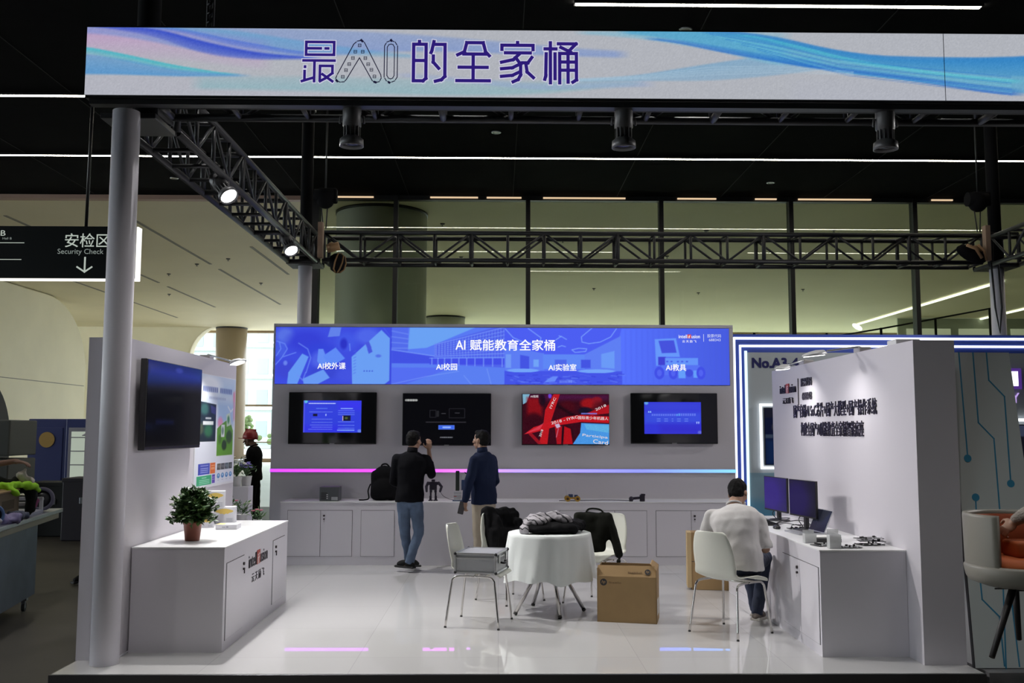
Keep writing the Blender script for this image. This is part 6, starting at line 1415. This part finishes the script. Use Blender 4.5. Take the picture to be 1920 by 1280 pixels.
st_('安检区', 123, 438, 207, 464, SW_, .005); st_('Security Check', 110, 467, 196, 479.5, SG_); st_('B', 2, 433, 11, 443, SW_); st_('Hall B', 6, 446, 23, 450, SG_)
m = MB()
for (x0, y0, x1, y1) in ((-60, 455.6, 47, 456.8), (-60, 486.8, 43, 488)): m.box(sp(x0, y1), sp(x1, y0)+Vector((0, .002, 0)))
m.box(sp(160.4, 508), sp(163.6, 482)+Vector((0, .002, 0))); m.build('line', SW_, sgn_)
strokes([([(148, 501), (162, 510), (175, 501)], .022)], 'arrow', SW_, sgn_, lambda a, c: sp(a, c), .022, (0, -1, 0), .001)
MB().cyl((-5.72, 13.08, SZ1), (-5.70, 13.08, 7.0), .022).build('hanger_rod', BLK, sgn_); MB().cyl((-8.2, 13.08, SZ1), (-8.2, 13.08, 7.0), .022).build('hanger_rod', BLK, sgn_)
# metal table on castors
tbl = thing('metal_table', 'large metal work table on castors loaded with packing material at the left edge', 'table', (-4.6, 8.9, G))
TM = Matrix.Translation((-4.10, 7.80, G)) @ Matrix.Rotation(math.radians(11), 4, 'Z')
def TP(x, y, z): return TM @ Vector((x, y, z))
BLUM = mat('table_sheet_metal', (.085, .11, .155), .4, metal=.3, var=.2, vscale=4)
MB().box((-.95, -.05, .86), (.03, 2.3, .895), .003, TM).build('tabletop', STEEL, tbl)
MB().box((-.92, -.02, .80), (0, 2.27, .86), .002, TM).build('apron', mat('table_apron', (.25, .22, .17), .4, metal=.4), tbl)
MB().box((-.88, .0, .14), (-.03, 1.62, .80), .003, TM).build('side_panel', BLUM, tbl)
for x in (-.82, -.09):
    for y in (.12, 1.5):
        c = MB().box((x-.03, y-.03, .10), (x+.03, y+.03, .14), .003, TM).box((x-.018, y-.03, .03), (x+.018, y+.0, .10), .002, TM).build('castor', STEEL, tbl); MB().cyl(TP(x-.014, y, .042), TP(x+.014, y, .042), .042, n=20).build('wheel', FOOT, c)
TTZ = G+.895
cb = thing('cardboard_box', 'long brown cardboard box lying on the loaded metal table', 'box', TP(-.45, .6, .895))
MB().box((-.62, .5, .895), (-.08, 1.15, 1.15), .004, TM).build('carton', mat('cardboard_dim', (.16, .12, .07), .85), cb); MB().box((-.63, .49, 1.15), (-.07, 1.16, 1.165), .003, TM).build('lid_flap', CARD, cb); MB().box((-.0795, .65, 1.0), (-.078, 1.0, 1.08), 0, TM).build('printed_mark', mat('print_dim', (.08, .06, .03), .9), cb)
HV = mat('hi_vis_green', (.30, .62, .02), .8, em=None)
vp = [TP(-.30, .60, 1.20), TP(-.14, .85, 1.21), TP(.03, 1.15, 1.19), TP(.05, 1.3, 1.14), TP(-.03, .9, 1.13)]
soft('hi_vis_vest', HV, [('c', vp[0], vp[1], .028), ('c', vp[1], vp[2], .035), ('c', vp[2], vp[3], .035, .02), ('c', vp[1], vp[4], .025)], None, .01, .02, 12, 3, 4, 'bright green high visibility vest draped over the cardboard box', 'vest')
dk = [TP(-.25, 1.05, 1.22), TP(-.0, 1.22, 1.17), TP(-.0, 1.22, .98), TP(-.02, 1.2, .93), TP(-.12, 1.12, 1.23)]
soft('dark_cloth', BFAB2, [('c', dk[0], dk[1], .05), ('c', dk[1], dk[2], .055, .05), ('c', dk[2], dk[3], .04), ('s', dk[4], .05)], None, .012, .02, 11, 7, 4, 'dark cloth hanging over the table end under the green vest', 'cloth')
soft('pink_cloth', mat('pink_cloth', (.25, .06, .14), .8), [('c', TP(.03, 1.3, 1.04), TP(.0, 1.25, .96), .03)], None, .01, .012, 14, 2, 4, 'dark pink cloth hanging from the dark cloth', 'cloth')
soft('white_glove', mat('glove_white', (.55, .5, .42), .8), [('s', TP(-.06, 1.12, 1.29), (.05, .04, .04)), ('c', TP(-.06, 1.12, 1.27), TP(.01, 1.14, 1.23), .035), ('c', TP(-.05, 1.12, 1.31), TP(-.03, 1.12, 1.34), .015)], None, .008, .012, 20, 5, 3, 'crumpled white glove on top of the dark cloth', 'glove')
def twheel(lab, c, r, wd, m1, axis):
    o = thing('rubber_wheel', lab, 'wheel', c); c = Vector(c); a = Vector(axis).normalized(); rot = a.to_track_quat('Z', 'Y').to_matrix().to_4x4(); T = Matrix.Translation(c) @ rot
    MB().lathe([(r*.72, -wd/2), (r*.95, -wd/2), (r, -wd*.3), (r, wd*.3), (r*.95, wd/2), (r*.72, wd/2), (r*.70, 0)], (0, 0, 0), 32, M=T).build('tyre', m1, o)
    MB().lathe([(.0015, -wd*.35), (r*.74, -wd*.25), (r*.74, wd*.25), (.0015, wd*.35)], (0, 0, 0), 28, M=T).build('rim', BLK, o); MB().cyl(T @ Vector((0, 0, -wd*.6)), T @ Vector((0, 0, wd*.6)), r*.2, n=14).build('hub', STEEL, o); return o
GRW = mat('rubber_grey_violet', (.10, .095, .14), .6)
twheel('grey rubber wheel standing on the far end of the metal table', TP(-.09, 1.95, .895+.12), .118, .05, GRW, (.35, -1, .1))
twheel('blue ring of tape standing on the near end of the metal table', TP(-.07, .40, .895+.09), .09, .05, mat('tape_blue', (.12, .22, .45), .4), (.8, -.6, 0))
fr = thing('white_frame_tray', 'pale folded frame lying on the metal table beside the wheel', 'tray', TP(-.2, 1.5, .895))
MB().box((-.30, 1.25, .895), (-.02, 1.75, .93), .003, TM).build('bottom', mat('tray_white', (.30, .30, .36), .5), fr); RLW = mat('rail_white', (.4, .4, .42), .4)
MB().box((-.30, 1.25, 1.0), (-.02, 1.29, 1.03), .003, TM).box((-.05, 1.25, .93), (-.02, 1.29, 1.03), .002, TM).box((-.30, 1.25, .93), (-.27, 1.29, 1.03), .002, TM).build('rail', RLW, fr)
MB().box((-.30, 1.7, 1.02), (-.02, 1.74, 1.05), .003, TM).box((-.05, 1.70, .93), (-.02, 1.74, 1.05), .002, TM).build('rail', RLW, fr)
rgp = random.Random(2)
for i, (x, y, c, lab) in enumerate(((-.30, .25, (.10, .12, .25), 'crumpled blue wrapping at the near end of the metal table'), (-.06, .65, (.22, .19, .36), 'crumpled violet wrapping in the middle of the metal table'), (-.05, .85, (.05, .06, .10), 'crumpled dark wrapping by the edge of the metal table'), (-.08, .20, (.28, .26, .30), 'crumpled pale wrapping at the near corner of the metal table'))):
    P_ = TP(x, y, .93)
    soft('crumpled_wrapping', mat('wrapping_%d' % i, c, .5), [('s', P_, (.11, .12, .045)), ('s', P_+Vector((.06, .05, .015)), (.06, .07, .04)), ('c', P_+Vector((-.07, -.05, .0)), P_+Vector((.05, -.06, .02)), .03)], None, .012, .035, 14, i*3, 2, lab, 'wrapping')
btl = thing('small_bottle', 'small bottle with pink cap standing on the metal table', 'bottle', TP(-.2, .45, .895)); bq = TP(-.2, .45, .895); MB().lathe([(.02, bq.z), (.022, bq.z+.01), (.022, bq.z+.09), (.009, bq.z+.11), (.009, bq.z+.125)], (bq.x, bq.y, 0), 16).build('glass', mat('bottle_amber', (.25, .15, .04), .3), btl); MB().cyl((bq.x, bq.y, bq.z+.12), (bq.x, bq.y, bq.z+.145), .013).build('cap', mat('cap_pink', (.5, .25, .3), .5), btl)
# shelves, fridges, crates farther back
rk = thing('storage_rack', 'grey stacked transport cases at the far left before the dark archway', 'cases', (-8.9, 15.5, G))
RG_ = mat('case_grey', (.10, .105, .095), .7); m = MB()
for k in range(3): MB().box((-10.2, 15.3, G+.05+k*.62), (-7.75, 16.2, G+.62+k*.62), .02).build('case', RG_, rk)
for x in (-8.6, -8.1):
    for k in range(3): MB().box((x, 15.27, G+.28+k*.62), (x+.12, 15.31, G+.42+k*.62), .005).build('handle', BLK, rk)
FB = mat('fridge_blue', (.02, .03, .13), .4); FWH = mat('fridge_white', (.22, .22, .27), .4)
def fridge(lab, x, y, w_, body, lit=.55, disc=False):
    dm = body if disc else FWH
    o = thing('drinks_fridge', lab, 'fridge', (x, y, G), 0); z1 = G+1.93
    MB().box((x, y, G+.05), (x+w_, y+.6, z1), .015).build('cabinet', body, o)
    MB().box((x+w_*.1, y-.012, G+.35), (x+w_*.9, y, z1-.18), .006).build('door', dm, o)
    if lit:
        MB().box((x+w_*.2, y-.02, G+.45), (x+w_*.8, y-.012, z1-.26)).build('glass', mat('fridge_glow_'+str(int(x*10)), (.3, .34, .3), .2, em=(.75, .85, .70), es=lit*.45), o)
        m = MB()
        for k in range(4): m.box((x+w_*.18, y-.03, G+.7+k*.28), (x+w_*.82, y-.02, G+.72+k*.28))
        m.build('shelf_edge', FWH, o)
    if disc: MB().cyl((x+w_*.5, y-.02, G+1.5), (x+w_*.5, y-.03, G+1.5), .16, n=24).build('round_emblem', mat('emblem_yellow', (.35, .22, .05), .5), o)
fridge('dark blue vending cabinet with a round yellow emblem at the left', -9.75, 20.0, .80, FB, 0, True)
fridge('blue drinks fridge with lit glass door, left of two', -8.93, 19.9, .62, FB, .9)
fridge('drinks fridge with lit shelves nearest the booth wall', -8.27, 19.9, .8, FWH, 1.1)
def crate(lab, x, y, z, w_, d_, h_, m1):
    o = thing('equipment_crate', lab, 'crate', (x, y, z)); MB().box((x, y, z), (x+w_, y+d_, z+h_), .02).build('body', m1, o); MB().box((x+w_*.35, y-.02, z+h_*.6), (x+w_*.65, y, z+h_*.7), .004).build('handle', STEEL, o); MB().box((x-.01, y-.01, z+h_*.94), (x+w_+.01, y+d_+.01, z+h_+.01), .008).build('lid', m1, o)
crate('dark equipment crate in front of the fridges', -6.75, 15.0, G, .8, .6, .95, mat('crate_dark', (.035, .03, .04), .6))
crate('pale grey carton in front of the fridges, right of the dark crate', -5.95, 14.9, G, .75, .5, .98, mat('crate_pale', (.12, .125, .10), .7))
crate('dark office machine standing on the floor left of the fridges', -7.6, 15.6, G, .75, .6, .85, mat('crate_slate', (.018, .022, .022), .6))
hel = thing('dark_red_bag', 'dark red rounded bag lying on the pale carton', 'bag', (-5.6, 15.1, .88)); MB().sph((-5.6, 15.1, .985), (.30, .2, .13), 16).build('body', mat('bag_dark_red', (.03, .006, .008), .5), hel); MB().sph((-5.38, 15.0, .94), (.13, .12, .08), 12).build('red_lining', mat('bag_red', (.35, .03, .03), .5), hel)

# ============================================================ RIGHT NEIGHBOUR BOOTH
NB = mat('neighbour_blue', (.045, .085, .42), .45); NG = mat('neighbour_panel', (.42, .46, .48), .5); LEDW = emis('led_white', (.92, .95, 1), 2.2); LEDC = emis('led_pale_cyan', (.72, .93, 1), 1.3)
nb = thing('neighbour_booth_wall', 'blue framed back wall of the neighbouring booth with white light lines', 'booth wall', (5.5, 12.5, -.01))
MB().box((3.03, 12.40, -.01), (8.2, 12.75, 2.87), .004).build('frame', NB, nb)
MB().box((3.215, 12.395, -.01), (8.2, 12.40, 2.63)).build('panel', NG, nb)
MB().box((3.06, 12.385, 2.80), (8.2, 12.40, 2.83), .003).build('light_line', LEDW, nb)
MB().box((3.06, 12.385, -.01), (3.085, 12.40, 2.80), .003).build('light_line', LEDW, nb)
MB().box((3.135, 12.38, 2.70), (8.2, 12.395, 2.728), .003).build('light_line', LEDW, nb)
MB().box((3.135, 12.38, -.01), (3.16, 12.395, 2.70), .003).build('light_line', LEDW, nb)
MB().box((3.20, 12.375, -.01), (3.235, 12.39, 2.65), .003).build('light_line', LEDC, nb)
text('No.A3-4', 'lettering', mat('number_navy', (.012, .012, .11), .4), nb, (3.30, 12.394, 2.425), X, Z, .60, .125, .07, .003)
sea = Paint(0, 0, 100, 60, 80, 48, (130, 160, 175)); sea.band([(0, 20), (50, 14), (100, 24)], [(0, 60), (100, 60)], (40, 130, 180), .3, 1, 6); sea.band([(0, 34), (60, 30), (100, 40)], [(0, 44), (100, 48)], (120, 190, 210), .7, .2, 3); sea.band([(0, 48), (100, 52)], [(0, 60), (100, 60)], (15, 80, 150), .6, .9, 4)
sea.put('printed_sea_picture', PRINT, nb, (3.24, 12.3945, 0.02), X, Z, 4.9, 1.05)
ns = thing('framed_screen', 'upright screen inside a white glowing frame at the left of the neighbouring booth', 'screen', (3.6, 12.35, 1.1))
for lo, hi in (((3.375, 12.34, 1.12), (3.405, 12.365, 1.96)), ((3.375, 12.34, 1.12), (4.3, 12.365, 1.15)), ((3.375, 12.34, 1.93), (4.3, 12.365, 1.96)), ((4.27, 12.34, 1.12), (4.3, 12.365, 1.96))): MB().box(lo, hi, .003).build('glow_frame', LEDW, ns)
MB().box((3.43, 12.35, 1.17), (4.25, 12.393, 1.91), .005).build('bezel', BLK, ns)
p = Paint(0, 0, 40, 60, 60, 90, (10, 16, 40)); p.rect(0, 0, 40, 10, (24, 24, 34), .8); p.blob(9, 20, 5, 7, (70, 62, 60), .9, 2); p.blob(9, 15, 3, 4, (40, 34, 36), .9, 2); p.rect(0, 28, 40, 32, (60, 72, 84), .7); p.rect(0, 34, 40, 60, (12, 34, 70), .8, 3); p.blob(12, 44, 4, 2, (120, 140, 160), .8); bars(p, 6, 16, 50, (90, 110, 140), .6)
p.put('screen_picture', SCR2, ns, (3.44, 12.349, 1.18), X, Z, .8, .72)
# right part of the neighbour wall seen past the leaning board
MB().box((6.52, 12.36, 2.16), (6.82, 12.385, 2.43)).build('sign_block', mat('sign_violet', (.08, .02, .25), .4, em=(.25, .1, .7), es=.25), nb)
MB().box((6.55, 12.352, 2.2), (6.77, 12.36, 2.39)).build('sign_block', LEDW, nb); text('Y', 'lettering', emis('letter_violet', C(190, 160, 230), 1), nb, (6.69, 12.385, 1.98), X, Z, .1, .13, .0, .01)
n2 = thing('framed_screen', 'dark screen with a white glowing frame at the right picture edge', 'screen', (7.2, 12.35, 1.1))
for lo, hi in (((6.5, 12.34, 1.74), (8.0, 12.365, 1.775)), ((6.5, 12.34, .98), (8.0, 12.365, 1.01))): MB().box(lo, hi, .003).build('glow_frame', LEDW, n2)
MB().box((6.55, 12.35, 1.03), (7.9, 12.393, 1.70), .005).build('bezel', BLK, n2); p = Paint(0, 0, 60, 40, 80, 60, (16, 16, 24)); p.rect(0, 0, 60, 9, (70, 80, 105), .6); p.blob(4, 22, 4, 8, (60, 58, 66), .8); p.blob(8, 26, 3, 5, (36, 34, 44), .9)
p.put('screen_picture', SCR2, n2, (6.56, 12.349, 1.04), X, Z, 1.3, .65)
# printed circuit board panel leaning beside the right wall
ck = thing('leaning_board', 'tall white board with blue circuit lines leaning beside the right booth wall', 'board', (3.5, 6.85, -.01))
cz = 2.175
PA, PB, PC, PD = Vector((3.262, 6.66, -.005)), Vector((3.80, 6.66, -.005)), Vector((3.70, 6.86, cz)), Vector((3.252, 6.86, cz))
nrmb = (PB-PA).cross(PD-PA).normalized(); BRD = mat('board_pale', (.66, .71, .70), .5)
slabq([PA, PB, PC, PD], -nrmb, .03, 'board', BRD, ck); slabq([PA-nrmb*.03, PD-nrmb*.03, PD, PA], Vector((-1, 0, 0)), .006, 'dark_edge', GAP, ck)
def cbp(px, py):
    # board drawing coordinates: rows measured down the board
    v = (1250-py)/(1250-657); u = (px-(1790+(1-v)*35))/(109+(1-v)*42); a = PA.lerp(PB, u); d = PD.lerp(PC, u); return a.lerp(d, v)+nrmb*.0006
BLN = mat('circuit_line_blue', (.05, .30, .50), .5)
strokes([(q_, .010) for q_ in ([(1810, 658), (1822, 860)], [(1835, 658), (1843, 795), (1871, 826), (1881, 985), (1884, 1250)], [(1859, 658), (1863, 712), (1891, 744), (1901, 910)], [(1835, 938), (1837, 1060), (1842, 1127), (1874, 1158), (1881, 1246)], [(1893, 1080), (1910, 1247)])], 'circuit_line', BLN, ck, cbp, .010, nrmb, .0008)
m = MB()
for (a, c) in ((1822, 864), (1901, 912), (1835, 938)): q0 = cbp(a, c); m.cyl(q0, q0+nrmb*.0016, .027, n=24, smooth=False)
m.build('circuit_dot', BLN, ck)

# orange lounge chair carried at the right edge
oc = thing('bucket_chair', 'white bucket chair with orange cushions and black splayed legs at the right edge', 'chair', (3.2, 5.8, .55))
OW = mat('bucket_white', (.24, .225, .19), .45); OR_ = mat('cushion_orange', (.34, .065, .015), .7); OR2 = mat('cushion_orange_bright', (.40, .085, .015), .7); BLEG = mat('leg_black_wood', (.012, .010, .010), .5)
oz = .80
# shell : rounded bucket, opening towards the viewer's right
def arcpts(cx, cy, rx, ry, a0, a1, n): return [(cx+rx*math.cos(a0+(a1-a0)*i/n), cy+ry*math.sin(a0+(a1-a0)*i/n)) for i in range(n+1)]
cx_, cy_ = 3.17, 5.86
def wallring(k, z, a0, a1, n=30): return [Vector((x, y, z)) for x, y in arcpts(cx_, cy_, .30*k, .28*k, a0, a1, n)]
a0_, a1_ = math.radians(15), math.radians(222)
outer = [wallring(.92, .705, a0_, a1_), wallring(1.0, .725, a0_, a1_), wallring(1.03, .80, a0_, a1_), wallring(1.05, 1.09, a0_, a1_), wallring(1.04, 1.108, a0_, a1_), wallring(.93, 1.105, a0_, a1_), wallring(.92, 1.09, a0_, a1_), wallring(.90, .80, a0_, a1_), wallring(.90, .705, a0_, a1_)]
outer = [[r[i] for r in outer] for i in range(31)]
MB().loft(outer).build('bucket_shell', OW, oc)
MB().lathe([(.20, -.03), (.285, 0), (.30, .03), (.31, .085), (.30, .10), (.285, .10), (.0015, .07)], (0, 0, 0), 40, M=Matrix.Translation((cx_, cy_, .705)) @ Matrix.Diagonal((1.03, .95, 1, 1))).build('seat_base', OW, oc)
inn = [wallring(.90, .80, a0_+.05, a1_-.05), wallring(.90, 1.085, a0_+.05, a1_-.05), wallring(.84, 1.075, a0_+.05, a1_-.05), wallring(.80, .95, a0_+.05, a1_-.05), wallring(.80, .80, a0_+.05, a1_-.05)]
inn = [[r[i] for r in inn] for i in range(31)]
MB().loft(inn).build('back_cushion', OR_, oc)
MB().lathe([(.0015, 0), (.24, 0), (.265, .02), (.265, .045), (.24, .065), (.0015, .07)], (cx_, cy_, .775), 36).build('seat_cushion', OR2, oc)
MB().box((3.13, 5.80, .84), (3.34, 6.0, .94), .02, seg=3).build('loose_cushion', OR2, oc)
for (tx, ty, bx_, by_) in ((3.07, 5.75, 2.84, 5.60), (3.19, 5.97, 3.26, 6.08), (3.30, 5.72, 3.50, 5.58), (3.32, 5.96, 3.52, 6.08)):
    MB().cyl((bx_, by_, .31), (tx, ty, .70), .016, .023, 14).build('leg', BLEG, oc)
MB().tube([(3.06, 5.74, .665), (3.30, 5.73, .665)], .005).tube([(3.06, 5.96, .64), (3.24, 5.97, .64)], .005).build('cross_wire', BLEG, oc)
